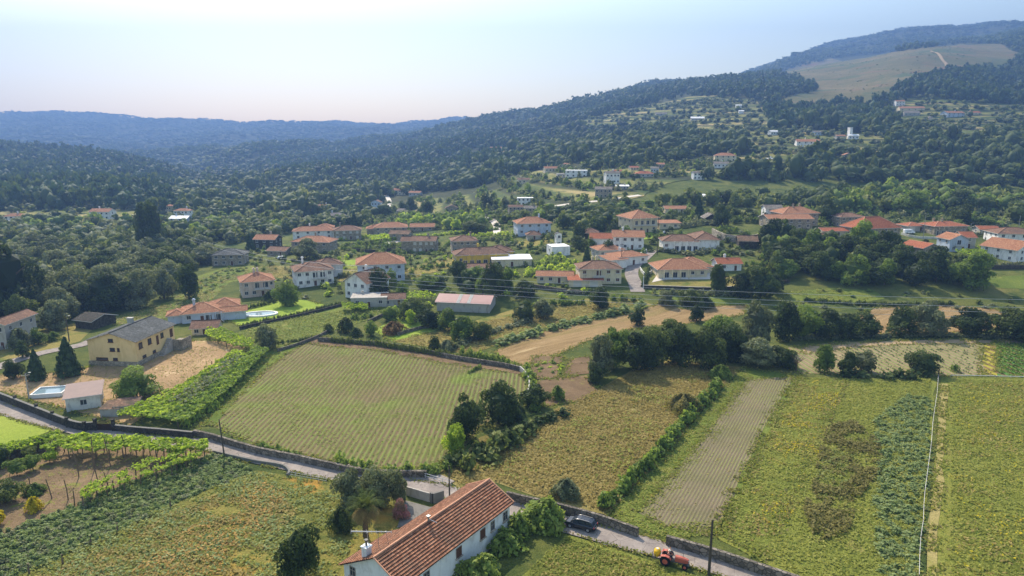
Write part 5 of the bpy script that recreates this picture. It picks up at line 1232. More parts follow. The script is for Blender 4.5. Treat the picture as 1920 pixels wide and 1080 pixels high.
grass('dry_grass', [(480,500),(640,495),(760,505),(860,478),(860,500),(780,520),(680,530),(500,520)], 1.2, .6, 'leaf_straw', clump=.4, sc=8)
grass('grass', [(1478,548),(1560,540),(1660,560),(1490,575),(1440,560),(1212,545)], 1.2, .6, 'leaf_grass', clump=.3, sc=8)
grass('weeds', [(450,770),(640,660),(860,690),(960,720),(860,850),(640,860)], .5, .4, 'leaf_grass', clump=.45, sc=9)
cover('brambles', [(1640,790),(1700,740),(1745,745),(1744,850),(1732,960),(1722,1085),(1650,1090),(1640,940),(1650,850)], 1.1, .85, .5, 'leaf_fern', 70, dens=.85)
cover('ferns', [(-90,1030),(0,1000),(120,955),(235,908),(395,852),(440,862),(475,885),(350,935),(150,1030),(0,1095),(-150,1130)], .8, .62, .5, ['leaf_fern','leaf_fern','leaf_fern','leaf_olive'], 56)
cover('scrub', [(480,500),(620,480),(860,480),(1000,500),(1190,560),(1000,560),(900,580),(760,590),(640,560),(500,560)], 4.2, 1.5, 1.5, ['leaf_mid','leaf_olive','leaf_oak','leaf_lime'], 40, dens=.5)
cover('scrub', [(1200,560),(1400,560),(1480,590),(1600,590),(1900,590),(1900,560),(1640,545),(1480,545)], 5.5, 1.2, 1.0, ['leaf_mid','leaf_olive','leaf_oak'], 30, dens=.45)
cover('scrub', [(400,500),(480,470),(700,460),(960,440),(1180,440),(1440,440),(1440,490),(1180,480),(960,480),(640,485)], 4.6, 1.8, 2.0, ['leaf_mid','leaf_olive','leaf_oak','leaf_dark'], 44, dens=.72)
cover('scrub', [(560,420),(700,400),(960,400),(1240,395),(1440,400),(1640,380),(1900,380),(1960,430),(1440,425),(1180,425),(900,430)], 5.6, 2.4, 2.8, ['leaf_mid','leaf_olive','leaf_oak','leaf_dark'], 44, dens=.8)
cover('scrub', [(640,402),(760,372),(900,362),(960,325),(1240,308),(1440,292),(1440,312),(1250,345),(1180,380),(1040,402)], 5.5, 2.4, 3.2, ['leaf_mid','leaf_olive','leaf_oak','leaf_dark'], 34, dens=.95, contour=5.5)
cover('scrub', [(1000,250),(1180,205),(1420,190),(1440,250),(1240,240)], 8, 3.6, 5, ['leaf_oak','leaf_dark','leaf_olive'], 26, dens=.9, contour=8, kindf='round')
cover('scrub', [(1400,255),(1500,240),(1690,255),(1640,290),(1400,300)], 7, 3.4, 5, ['leaf_oak','leaf_dark','leaf_olive'], 26, dens=.9, contour=7, kindf='round')
cover('scrub', [(1640,205),(1720,180),(1860,195),(1990,200),(1880,262),(1760,262),(1680,240)], 8, 3.6, 5, ['leaf_oak','leaf_dark','leaf_olive'], 26, dens=.9, contour=8, kindf='round')
cover('scrub', [(-80,392),(560,392),(540,412),(-80,425)], 10, 3.5, 4.5, ['leaf_oak','leaf_dark','leaf_olive'], 30, dens=.5, kindf='round')
cover('heather', [(1445,140),(1560,110),(1700,95),(1880,84),(1880,130),(1700,158),(1650,190),(1560,200),(1480,185)], 17, 3.0, 1.3, ['leaf_olive','leaf_dark'], 20, dens=.35)
cover('ferns', [(1000,680),(1060,676),(1050,706),(1010,700)], 1.4, .7, .6, ['leaf_mid','leaf_lime'], 26, dens=.6)
cover('vines', [(985,520),(1010,492),(1050,478),(1090,505),(1100,518),(1060,523)], 2.2, 1.5, 1.6, ['leaf_lime','leaf_mid'], 60)
EDGE = []
for n_, poly_, m_, l_ in FIELDS[:24]:
    if n_ in ('crop_field', 'tilled_field', 'maize_field', 'hay_field', 'garden_plot', 'dirt_yard', 'orchard_soil', 'bare_strip', 'footpath', 'field_verge', 'flower_strip', 'vegetable_field', 'lawn', 'field_margin'):
        q = [tuple(W(*p)[:2]) for p in poly_]; EDGE.append(q+q[:1])
fringe('verge_grass', EDGE, 9, .55, .3, 'leaf_grass', (.02, .22))
fringe('verge_grass', EDGE, 4, .8, .32, 'leaf_straw', (.02, .22))
RE = [[(p+Vector((-d.y, d.x, 0)).normalized()*s*2.15)[:2] for p, d in [(ROADC[i], ROADC[min(i+1, len(ROADC)-1)]-ROADC[max(i-1, 0)]) for i in range(len(ROADC))]] for s in (-1, 1)]
fringe('verge_grass', RE, 16, .28, .22, 'leaf_grass', (.05, .2)); fringe('verge_grass', RE, 8, .35, .22, 'leaf_meadow', (.05, .15))
grass('grass', [(1196,962),(1284,862),(1400,712),(1425,712),(1310,870),(1240,965)], 5, .3, 'leaf_grass', (.02, .1), clump=.45, sc=3)
grass('grass', [(1196,962),(1284,862),(1400,712),(1480,708),(1345,968),(1300,1000)], .6, .3, 'leaf_straw', (.02, .1), clump=.6, sc=4)
# young plants in the crop rows
def crops(name, poly, rowdist, along, ang, rad, ht, mat, dens, n=8):
    P = [tuple(W(*q)[:2]) for q in poly]; ca, sa = math.cos(ang), math.sin(ang)
    U = [(x*ca+y*sa, -x*sa+y*ca) for x, y in P]; us = [u for u, v in U]; vs = [v for u, v in U]; it = []
    u = min(us)
    while u < max(us):
        v = min(vs)
        while v < max(vs):
            if random.random() < dens:
                uu = u+random.uniform(-.12, .12)*rowdist; x = uu*ca-v*sa; y = uu*sa+v*ca
                it.append((x, y))
            v += along*random.uniform(.7, 1.3)
        u += rowdist
    A = np.array(it); A = A[inpoly(A[:, 0], A[:, 1], P)]; Z = hh(A[:, 0], A[:, 1])
    K = np.repeat(np.arange(len(A)), n); C0 = np.stack([A[K, 0], A[K, 1], Z[K]+.06], 1)
    e = RNG.normal(0, 1, (len(K), 3)); e[:, 2] = np.abs(e[:, 2]); e /= np.linalg.norm(e, axis=1)[:, None]
    Vq = leafquads(C0+e*np.array([rad, rad, ht])*RNG.uniform(.4, 1, len(K))[:, None], e, np.full(len(K), rad*.9), RNG, 1.8)
    T = np.repeat(RNG.uniform(0, 1, len(K)), 4); TT = np.repeat(RNG.uniform(0, 1, len(A))[K], 4)
    me = fast_mesh(name, Vq, np.arange(len(Vq)).reshape(-1, 4), [MAT[mat]], {'tint': T, 'tree': TT}); print(name, len(A)); return tag(link(name, me), kind='stuff')
crops('crop_plants', [(405,795),(470,742),(560,655),(700,658),(860,682),(965,702),(970,760),(900,800),(862,850),(800,872),(720,876),(640,862),(520,838),(440,812)], 1.05, .75, math.radians(-3), .16, .2, 'leaf_mid', .55, 5)
crops('maize_plants', [(1510,668),(1600,648),(1835,648),(1835,702),(1600,700)], 1.6, .9, math.radians(5), .3, .7, 'leaf_olive', .5, 5)
crops('vegetable_plants', [(1868,644),(2050,646),(2080,706),(1872,703)], 1.3, .6, math.radians(5), .4, .5, 'leaf_mid', .9, 5)
# ---------------------------------------------------------------- vine trellises
def trellis(name, poly, hz, label, mats=('leaf_lime',), dens=9, post=4.0, beams=True, gaps=.15, th=.35, leafs=.42, posth=None):
    P = [Vector(W(*q)) for q in poly]; c = sum(P, Vector())/len(P); zc = h(c.x, c.y)
    o = empty(name, (c.x, c.y, zc), 0, label, 'vine trellis'); P2 = [(p.x, p.y) for p in P]
    xs = [p[0] for p in P2]; ys = [p[1] for p in P2]
    n = int((max(xs)-min(xs))*(max(ys)-min(ys))*dens); X = RNG.uniform(min(xs), max(xs), n); Y = RNG.uniform(min(ys), max(ys), n)
    g = np.sin(X*1.1+np.sin(Y*.8)*1.3)*np.sin(Y*.9+.4+np.sin(X*.5)); ok = inpoly(X, Y, P2) & (g > -1+2*gaps*RNG.uniform(.3, 1.5, n)); X = X[ok]; Y = Y[ok]
    Z = hh(X, Y)+hz+.25*np.sin(X*1.7)*np.sin(Y*1.3)+RNG.uniform(-th, th*.6, len(X))-zc
    N = np.tile([0, 0, 1.0], (len(X), 1)); Vq = leafquads(np.stack([X-c.x, Y-c.y, Z], 1), N, np.full(len(X), leafs), RNG, 1.3)
    t = np.repeat(np.clip(RNG.uniform(0, 1, len(X))*.8+.2*(np.sin(X*.6)*np.sin(Y*.5)), 0, 1), 4)
    me = fast_mesh('canopy', Vq, np.arange(len(Vq)).reshape(-1, 4), [MAT[mats[0]]], {'tint': t}); link('canopy', me, o)
    k = 0; pm_ = None
    x = min(xs)+.3
    while x < max(xs) and k < 60:
        y = min(ys)+.3
        while y < max(ys) and k < 60:
            if bool(inpoly(np.array([x]), np.array([y]), P2)[0]):
                if pm_ is None:
                    m = MB(); m.box((0, 0, (posth or hz)/2-.2), (.16, .16, (posth or hz)+.4)); q = m.build('post', MAT['wood_post'], o); pm_ = q
                else: q = pm_.copy(); C.objects.link(q); q.parent = o
                q.location = (x-c.x, y-c.y, h(x, y)-zc); q.rotation_euler = (random.uniform(-.06, .06), random.uniform(-.06, .06), random.random()); k += 1
            y += post
        x += post
    return o
trellis('vine_trellis', [(216,792),(300,800),(345,775),(400,730),(470,676),(440,668),(398,700),(330,742),(275,765)], 2.0, 'long bright vine trellis sloping beside the dry dirt yard, lime green half', dens=20, leafs=.5, gaps=.1)
trellis('vine_trellis', [(320,806),(352,806),(430,745),(505,668),(480,662),(400,735),(345,775),(300,800)], 2.1, 'darker grey-green vine strip on the right edge of the yard trellis', ('leaf_vine',), dens=20, leafs=.5, gaps=.05)
trellis('vine_trellis', [(318,772),(348,778),(430,712),(455,682),(442,680),(385,720)], 2.35, 'dull grey-green vine band running along the middle of the yard trellis', ('leaf_olive',), dens=8, leafs=.45)
trellis('vine_trellis', [(386,640),(388,622),(400,620),(478,652),(474,664),(440,660)], 2.0, 'bright lime vine pergola beside the rusty-roofed outbuilding', dens=12, leafs=.5, gaps=.05)
trellis('vine_trellis', [(372,712),(395,690),(440,676),(450,684),(410,706)], 1.7, 'sparse vine trellis with bare posts in the dirt yard', dens=4, gaps=.5)
trellis('vine_pergola', [(78,866),(96,846),(160,838),(240,841),(330,848),(392,853),(394,864),(330,870),(240,868),(160,868)], 2.7, 'long vine pergola on leaning posts between road and orchard', dens=26, post=2.4, leafs=.5, gaps=.25)
trellis('vine_row', [(384,862),(356,856),(285,878),(225,905),(155,936),(155,956),(230,928),(305,902),(376,876)], 2.1, 'broken row of vines along the lower side of the orchard', dens=22, post=1.7, leafs=.42, gaps=.5)
trellis('vine_pergola', [(-60,862),(0,856),(60,842),(112,826),(118,836),(60,856),(0,872),(-60,880)], 2.2, 'vine pergola over the stone wall at the left edge of the road', dens=24, leafs=.5, gaps=.1)
trellis('vine_pergola', [(1790,478),(1850,476),(1850,490),(1800,492)], 2.4, 'lime vine pergola beside the blue gable-fronted house', dens=7, leafs=.6)
trellis('vine_trellis', [(745,560),(800,556),(820,566),(760,575)], 2.2, 'bright vine trellis behind the little grey shed', dens=7, leafs=.6)
trellis('vine_trellis', [(640,578),(690,580),(690,590),(645,588)], 2.0, 'small vine arbour in front of the flat-roofed annex', dens=20, leafs=.5, gaps=.1)
trellis('vine_trellis', [(690,448),(740,444),(745,452),(695,456)], 2.0, 'vine trellis beneath the bright orange hip roof', dens=6, leafs=.7)
# big climbing vine bush right of the farmhouse
hedge([(870,1105),(900,1078),(930,1052),(965,1022),(990,1000)],4.6,2.4,'leaf_mid','mass of leafy kiwi vine growing along the right wall of the white farmhouse',cat='climbing plant',name='vine_bush',n=900)
hedge([(985,990),(1010,985),(1030,990)],5.0,3.4,'leaf_mid','tall bright leafy mound of vine beside the parked car',cat='climbing plant',name='vine_bush',n=1300)
# orchard posts
for i, (x, y, hp) in enumerate([(148,895,56),(98,935,38),(128,938,40),(140,948,30),(185,908,50),(206,920,36),(178,880,62),(208,876,58),(236,855,40),(55,908,20),(22,905,18),(272,868,34)]):
    p = W(x, y); o = MB(); L_ = hp*mpp(p)*1.05; o.tube([(0, 0, -.3), (random.uniform(-.35, .1), random.uniform(-.1, .1), L_*.5), (random.uniform(-.6, .1), 0, L_)], [.09, .08, .07], 6)
    q = o.build('orchard_post', MAT['wood_post']); q.location = p; tag(q, 'weathered leaning wooden post standing on the bare orchard soil', 'post', 'orchard posts')
for i, (x, y) in enumerate([(55,1076),(118,1058),(171,1022),(221,998),(320,952)]):
    p = W(x, y); o = MB(); o.tube([(0, 0, -.3), (0, 0, .8), (.04, 0, 1.5)], [.13, .12, .1], 6); q = o.build('fence_post', MAT['wood_post']); q.location = p
    tag(q, 'short old granite-grey fence post sunk in the ferns at lower left', 'post', 'fence posts in the ferns')
# ---------------------------------------------------------------- walls, fences, poles
def wall(pxs, ht, th, mat, label, name='stone_wall', cap=None, world=False, cat='wall', lift=0, sm=2):
    pts = smoothline([W(*p) for p in pxs], sm) if sm else [W(*p) for p in pxs]; m = MB(); u = 0
    for i, (a, b) in enumerate(zip(pts, pts[1:])):
        L = (b-a).length; n = max(1, int(L/2.5))
        for k in range(n):
            p = a.lerp(b, k/n); q = a.lerp(b, (k+1)/n); d = (q-p); d.z = 0; d.normalize(); s = Vector((-d.y, d.x, 0))*th/2
            zp, zq = h(p.x, p.y), h(q.x, q.y); hp = ht
            P = [Vector((v.x, v.y, z)) for v, z in ((p-s, zp-.4), (p+s, zp-.4), (q+s, zq-.4), (q-s, zq-.4), (p-s, zp+hp), (p+s, zp+hp), (q+s, zq+hp), (q-s, zq+hp))]
            for f in ((0, 3, 7, 4), (1, 5, 6, 2), (4, 7, 6, 5)): m.face([P[j] for j in f])
            if i == 0 and k == 0: m.face([P[j] for j in (0, 4, 5, 1)])
            if b is pts[-1] and k == n-1: m.face([P[j] for j in (3, 2, 6, 7)])
    o = m.build(name, MAT[mat]); tag(o, label, cat)
    if cap:
        m = MB()
        for a, b in zip(pts, pts[1:]):
            za, zb = h(a.x, a.y)+ht+.07, h(b.x, b.y)+ht+.07; d = (b-a); d.z = 0; d.normalize(); s = Vector((-d.y, d.x, 0))*(th/2+.05)
            A = [Vector((a.x, a.y, za))-s, Vector((b.x, b.y, zb))-s, Vector((b.x, b.y, zb))+s, Vector((a.x, a.y, za))+s]
            m.face(A)
            for j in range(4): m.face([A[j], A[j]-Vector((0, 0, .1)), A[(j+1) % 4]-Vector((0, 0, .1)), A[(j+1) % 4]])
        m.build('coping', MAT[cap], o)
    return o
wall([(-80,726),(-20,744),(0,750),(50,770),(100,790),(137,804),(160,808),(182,806)],1.7,.4,'stone_dark','curving dark stone wall with pillars along the road below the dirt yard',cap='concrete_dark')
wall([(212,808),(250,812),(300,816),(362,822)],1.3,.4,'stone_dark','dark stone wall below the yard trellis, right of the arched gate',cap='concrete_dark')
wall([(365,818),(400,826),(480,850),(560,866),(640,884),(700,894),(800,896)],1.3,.5,'stone_wall','roadside retaining wall of the crop field')
wall([(400,850),(480,868),(520,874),(537,880),(543,890),(538,894)],.6,.3,'concrete_dark','low curved kerb wall on the near side of the road ending at a small pillar',name='low_wall')
wall([(762,928),(806,941)],1.5,.25,'concrete','grey rendered gateway wall behind the white farmhouse',name='garden_wall',sm=0)
wall([(808,941),(812,944),(832,938)],1.7,.35,'concrete_dark','short darker gateway wall piece with pillar behind the farmhouse',name='garden_wall',sm=0)
wall([(950,938),(1000,950),(1060,964),(1130,984),(1196,1008)],1.5,.45,'stone_wall','stone retaining wall between the dry meadow and the parked car')
wall([(1249,1022),(1340,1048),(1440,1082),(1560,1122),(1700,1170)],1.5,.5,'stone_wall','rough stone wall along the road in front of the tractor')
wall([(596,640),(660,644),(740,652),(800,663),(860,676),(940,688),(975,696)],1.2,.3,'stone_wall','long weathered block wall at the back of the crop field',name='block_wall')
wall([(975,696),(990,712),(992,735),(985,752)],1.3,.3,'w_grey','light wall between crop field and garden plots',name='garden_wall')
wall([(520,660),(560,648),(600,632),(617,622)],.9,.3,'stone_wall','low stone wall at the upper left edge of the crop field')
wall([(745,630),(790,617),(850,606),(868,598)],1.0,.3,'stone_wall','low stone wall of the little green lawn')
wall([(690,606),(720,592),(735,586)],1.0,.3,'stone_wall','short stone wall behind the straw-brown bush')
wall([(1000,540),(1050,548),(1096,552)],1.4,.4,'stone_wall','dark stone wall in front of the long cream outbuilding')
wall([(1207,541),(1270,543),(1340,545),(1410,540)],1.2,.4,'stone_dark','dark stone wall closing the dry lawn of the wide villa',cap='concrete')
wall([(450,618),(480,611),(560,594),(640,574)],.9,.4,'stone_dark','dark stone garden wall under the hedge below the oval pool')
wall([(660,470),(700,474),(760,468)],1.5,.4,'stone_dark','dark terrace wall of the vineyards')
wall([(1335,440),(1360,452),(1400,455),(1425,450)],3.0,.5,'stone_light','high light-coloured stone retaining wall of the clipped gardens')
wall([(1388,532),(1440,536),(1480,530)],1.2,.4,'stone_dark','dark stone wall behind the trees right of the wide villa')
wall([(1180,498),(1192,486),(1212,472)],1.2,.3,'w_white','white lane wall beside the low white house',name='lane_wall')
wall([(1200,505),(1208,516),(1222,512)],1.0,.3,'w_pale','pale curved wall at the lane corner of the wide villa',name='lane_wall')
wall([(1600,490),(1700,500)],.8,.4,'stone_wall','low stone wall lost under the right grove')
wall([(1855,505),(1930,505),(1990,506)],1.6,.4,'stone_dark','dark terrace wall above the small meadow at right')
wall([(-60,872),(0,864),(60,850),(86,842)],2.2,.5,'stone_wall','stone wall beneath the pergola at the left edge')
wall([(1690,440),(1720,447),(1770,448),(1800,452)],1.0,.3,'w_pale','white parapet wall in front of the modern villa',name='parapet')
wall([(-30,668),(20,650),(50,640)],1.0,.3,'w_grey','grey garden wall beside the left driveway',name='garden_wall')
# arched gate
p = W(197, 808); g = empty('gate', p, math.radians(-5), 'dark arched metal driveway gate between two pillars', 'gate')
m = MB()
for i in range(18):
    x = -1.6+i*3.2/17; m.box((x, 0, .9+.35*(1-(x/1.6)**2)/2), (.07, .05, 1.7+.7*(1-(x/1.6)**2)))
m.box((0, 0, .35), (3.2, .06, .1)); m.box((0, .04, .8), (3.2, .03, 1.3)); m.build('gate_leaf', MAT['wood_dark'], g)
for s in (-1, 1):
    m = MB(); m.box((s*1.85, 0, 1.1), (.5, .5, 2.6)); m.box((s*1.85, 0, 2.45), (.62, .62, .12)); m.build('pillar', MAT['stone_dark'], g)
for x, y in ((30,760),(70,776),(100,790),(127,802),(160,810)):
    pp = W(x, y); m = MB(); m.box((0, 0, .9), (.45, .45, 2.4)); m.box((0, 0, 2.14), (.56, .56, .1)); o = m.build('wall_pillar', MAT['stone_dark']); o.location = pp
    tag(o, 'square dark pillar in the curving roadside wall', 'pillar', 'wall pillars')
# rail beside low wall
p0, p1 = W(540, 893), W(612, 906); r = empty('railing', p0, 0, 'thin white metal railing on the near roadside', 'railing')
m = MB()
for z in (.45, .85): m.tube([Vector((0, 0, z)), p1-p0+Vector((0, 0, z))], .03, 5)
m.build('rail', MAT['frame'], r); m = MB()
for k in range(6):
    q = (p1-p0)*k/5; mm = MB(); mm.tube([q-Vector((0, 0, .2)), q+Vector((0, 0, .9))], .035, 5); mm.build('post', MAT['frame'], r)
p0, p1 = W(782, 893), W(846, 912); r = empty('railing', p0, 0, 'white two-bar railing at the meadow entrance by the junction', 'railing'); m = MB()
for z in (.5, .95): m.tube([Vector((0, 0, z)), p1-p0+Vector((0, 0, z))], .05, 5)
m.build('rail', MAT['frame'], r)
for k in range(5): q = (p1-p0)*k/4; mm = MB(); mm.tube([q-Vector((0, 0, .2)), q+Vector((0, 0, 1))], .045, 5); mm.build('post', MAT['frame'], r)
# white irrigation-pipe fence in the right meadow
pts = [(1759,706),(1756,745),(1751,778),(1748,800),(1745,840),(1739,885),(1733,930),(1731,955),(1730,985),(1725,1018),(1723,1050),(1722,1090)]
P = [W(*q)+Vector((0, 0, .95)) for q in pts]; f = empty('fence', W(1759, 706), 0, 'white cord fence running down between the two flowery meadows', 'fence'); base = f.location.copy()
m = MB(); m.tube([p-base for p in P], .03, 5); m.build('cord', MAT['frame'], f)
for p in P:
    mm = MB(); mm.tube([p-base-Vector((0, 0, 1.2)), p-base+Vector((0, 0, .05))], .05, 5); mm.build('post', MAT['wood_post'], f)
P = [W(x, y)+Vector((0, 0, .5)) for x, y in ((1782,707),(1840,708),(1920,710),(2010,712))]; f = empty('fence', P[0], 0, 'straight white pipe fence below the vegetable rows', 'fence'); base = f.location.copy()
m = MB(); m.tube([p-base for p in P], .08, 6); m.build('rail', MAT['frame'], f)
for k in range(9):
    q = P[0].lerp(P[3], k/8)-base; mm = MB(); mm.tube([q-Vector((0, 0, .8)), q], .06, 5); mm.build('post', MAT['concrete'], f)
p = W(1759, 708); m = MB(); m.tube([(0, 0, -.3), (0, 0, 2.2)], .12, 6); o = m.build('fence_post', MAT['wood_dark']); o.location = p; tag(o, 'thick dark corner post where the two white fences meet', 'post')
# poles -----------------------------------------------------------------------
def pole(x, y, hpx, label, mat='pole', r=.13, arm=False, lamp=False, name='utility_pole', cat='pole', lean=0):
    p = W(x, y); H_ = hpx*mpp(p)*1.04; o = empty(name, p, 0, label, cat)
    m = MB(); m.tube([(0, 0, -.4), (lean*.5, 0, H_*.5), (lean, 0, H_)], [r*1.25, r, r*.75], 8); m.build('shaft', MAT[mat], o)
    if arm: m = MB(); m.box((lean, 0, H_-.4), (1.5, .1, .12), rz=.5); [m.tube([(lean+k, k*.5, H_-.35), (lean+k, k*.5, H_-.15)], .05, 5) for k in (-.6, 0, .6)]; m.build('crossarm', MAT[mat], o)
    if lamp: m = MB(); m.tube([(lean, 0, H_-.1), (lean+.7, 0, H_+.25)], .04, 5); m.box((lean+.95, 0, H_+.25), (.55, .2, .12)); m.build('lamp_head', MAT['metal'], o)
    return o
pole(1329,1078,110,'dark wooden pole nearest the camera beside the tractor',r=.17)
pole(421,856,72,'leaning dark wooden pole where the orchard vines meet the road',r=.12,lean=-.35)
pole(843,934,64,'wooden pole behind the far end of the farmhouse roof',r=.11)
pole(55,750,50,'concrete pole with lamp inside the dirt yard wall','concrete',arm=True,lamp=True)
pole(130,640,46,'dark street lamp pole behind the conifers',lamp=True,name='street_lamp',cat='street lamp')
pole(771,506,32,'wooden pole in the meadow left of the mustard villa',r=.14)
pole(1165,500,42,'wooden pole beside the low white house on the lane',r=.12,arm=True)
pole(1135,458,36,'slim pole behind the white gable house',r=.12)
pole(700,440,30,'slim pole left of the bright orange hip roof',r=.12,arm=True)
pole(706,436,28,'second slim pole beside the first left of the bright orange hip roof',r=.12)
pole(1730,452,48,'tall street lamp beside the white van','metal',lamp=True,name='street_lamp',cat='street lamp')
pole(1818,444,24,'shorter street lamp right of the modern villa','metal',lamp=True,name='street_lamp',cat='street lamp')
pole(1908,440,34,'pole in the clipped gardens line at the right edge','metal')
pole(1428,446,30,'pole between the clipped gardens and the stone farm','metal')
pole(1232,478,70,'wooden pole at the left corner of the white house with brown roof',r=.12)
pole(352,470,34,'slim pole at the edge of the left woodland carrying wires',r=.12)
pole(840,424,20,'slim pole above the small vineyards',r=.12)
pole(1206,542,24,'white gate post pole at the lane',mat='w_white',r=.14)
# power cables
def cable(a, b, Ya, Yb, sag, label):
    A = at_depth(*a, Ya); B = at_depth(*b, Yb); m = MB(); pts = []
    for k in range(25): t = k/24; q = A.lerp(B, t); q.z -= sag*4*t*(1-t); pts.append(q-A)
    m.tube(pts, .045, 4); o = m.build('power_cable', MAT['cable']); o.location = A; return tag(o, label, 'cable')
cable((690,508),(2300,566),215,170,2.2,'uppermost thin power cable crossing in front of the village')
cable((690,520),(2300,582),217,172,2.2,'second thin power cable crossing in front of the village')
cable((690,526),(2300,592),219,174,2.4,'third thin power cable crossing in front of the village')
cable((690,534),(2300,602),221,176,2.6,'lowest thin power cable crossing in front of the village')
cable((340,444),(700,510),330,215,3,'thin cable descending from the woodland towards the white houses')
cable((345,440),(700,500),334,217,3,'upper thin cable descending from the woodland towards the white houses')
# pools -------------------------------------------------------------------------
def ringpoly(cx, cy, rx, ry, n=28): return [(cx+rx*math.cos(2*math.pi*k/n), cy+ry*math.sin(2*math.pi*k/n)) for k in range(n)]
p = W(487, 590); o = empty('pool', p, .2, 'oval garden pool with a raised white rim on the clipped lawn', 'pool')
m = MB(); A = ringpoly(0, 0, 5.6, 3.4); B_ = ringpoly(0, 0, 4.9, 2.8)
for i in range(28):
    j = (i+1) % 28; m.face([(*A[i], .45), (*A[j], .45), (*B_[j], .45), (*B_[i], .45)]); m.face([(*A[i], -.5), (*A[j], -.5), (*A[j], .45), (*A[i], .45)]); m.face([(*B_[j], -.2), (*B_[i], -.2), (*B_[i], .45), (*B_[j], .45)])
m.build('rim', MAT['pool_rim'], o); m = MB(); m.face([(*q, .3) for q in B_]); m.build('water', MAT['water'], o)
p = W(96, 738); o = empty('pool', p, math.radians(12), 'rectangular raised water tank beside the grey outbuilding in the dirt yard', 'water tank')
m = MB()
for c_, d_ in (((0, -2.4, .3), (6, .25, 1.2)), ((0, 2.4, .3), (6, .25, 1.2)), ((-3, 0, .3), (.25, 5.05, 1.19)), ((3, 0, .3), (.25, 5.05, 1.19))): m.box(c_, d_)
m.build('rim', MAT['pool_rim'], o); m = MB(); m.face([(-2.9, -2.3, .6), (2.9, -2.3, .6), (2.9, 2.3, .6), (-2.9, 2.3, .6)]); m.build('water', MAT['water'], o)
# yard outbuildings
H(158,768,50,6.4,3.0,26,'shed','r_brownmetal','w_pale','cream outbuilding with a purplish brown sheet roof in the dirt yard',floors=1,rh=.9,ov=.45,wf=1,ws=1,chim=0,cat='outbuilding',name='outbuilding',door=False)
H(206,782,34,4,1.8,4,'shed','r_old','w_grey','crumbling low shed with broken brown roof by the arched gate',floors=1,rh=.3,ov=.2,wf=0,ws=0,chim=0,cat='shed',name='shed',door=False)
H(236,778,38,4,2.0,16,'shed','r_old','w_grey','low grey lean-to roofed with rubble tiles beside the fig tree',floors=1,rh=.3,ov=.2,wf=0,ws=0,chim=0,cat='shed',name='shed',door=False)
# stone plinth and stair of the yellow house
I4_ = Matrix.Identity(4)
yh = [o for o in C.objects if o.get('label', '').startswith('yellow two-storey')][0]
m = MB(); m.box((0, -8.12, .3), (12.9, .3, 1.8)); m.box((6.42, -.1, .3), (.3, 15.8, 1.8)); m.build('plinth', MAT['w_stone'], yh)
m = MB()
for k in range(9): m.box((7.1, .4+k*.5, (.3+k*.42)/2), (1.2, .5, .3+k*.42))
m.build('stair', MAT['concrete'], yh)
m = MB(); m.box((8.4, 7.2, .9), (3.4, 4.4, 2.8)); m.box((8.4, 5.05, 2.75), (3.4, .1, .9)); m.box((10.05, 7.2, 2.75), (.1, 4.4, .9)); m.build('terrace', MAT['w_stone'], yh)
for px_, z_, w_, h_ in ((-.1,6.5,1.3,.9),(.1,4.2,1.3,.9),(1.7,4.2,.6,.9),(-2.9,1.75,3.1,.7),(.6,1.75,1.2,.7)): window(yh, I4_, (px_, -8, z_), 'f', w_, h_, ('shutter_dark', 'glass'), split=w_ < 2)
for y_, z_, w_, h_, nm in ((-6.2,4.9,1.4,1.5,'window'),(-2.6,4.9,1.4,1.5,'window'),(.6,4.3,.9,2.4,'door'),(2.6,5.0,1.2,1.3,'window'),(6.6,4.5,1.2,2.2,'door'),(-5.2,1.8,1.4,.7,'window'),(-1.2,1.8,1.2,.7,'window'),(5.2,1.2,.9,2.0,'door')): window(yh, I4_, (6.3, y_, z_), 'r', w_, h_, ('shutter_dark', 'glass' if nm == 'window' else 'door'), nm, split=False, sill=nm == 'window')
m = MB(); m.box((-1.5, 2, 8.9), (1.3, .8, 1.3)); m.box((-1.5, 2, 9.62), (1.6, 1.1, .12)); m.build('chimney', MAT['w_grey'], yh)
# manhole in the road, water trough
p = W(1136, 1021); m = MB(); A = ringpoly(0, 0, .42, .42, 16); m.face([(*q, .17) for q in A]); o = m.build('manhole_cover', MAT['tr_metal']); o.location = p; tag(o, 'round dark manhole cover in the road between car and tractor', 'manhole')
# village cars
def small_car(x, y, rz, mat, label, s=1.0, van=False):
    p = W(x, y); o = empty('parked_car' if not van else 'parked_van', p, rz, label, 'car' if not van else 'van'); m = MB(); L_ = 4.2*s; hw = .88
    prof = [(-2.1, .35), (-2.15, .75), (-1.95, .95), (-1.5, 1.42), (.5, 1.45), (1.1, 1.0), (2.0, .85), (2.1, .4)] if not van else [(-2.4, .35), (-2.45, 1.9), (-2.3, 2.05), (1.2, 2.05), (1.8, 1.2), (2.4, 1.0), (2.5, .4)]
    for s_ in (-1, 1): m.face([(a, s_*hw*(1 if z < 1 else .86), z) for a, z in prof][::-s_])
    for (a, z), (b, y_) in zip(prof, prof[1:]+prof[:1]): m.face([(a, -hw*(1 if z < 1 else .86), z), (a, hw*(1 if z < 1 else .86), z), (b, hw*(1 if y_ < 1 else .86), y_), (b, -hw*(1 if y_ < 1 else .86), y_)])
    m.build('body', MAT[mat], o)
    m = MB(); m.box((-.4, 0, 1.18), (1.9, hw*2*.93, .34)); m.build('side_window', MAT['glass'], o)
    for a in (-1.35, 1.35):
        for s_ in (-1, 1): m = MB(); m.tube([(a, s_*.8, .32), (a, s_*.92, .32)], .32, 10); m.build('wheel', MAT['rubber'], o)
    return o
plain('car_silver', (190, 194, 198), .03, .3, 1, .5, .3); plain('car_white', (220, 220, 220), .03, .35)
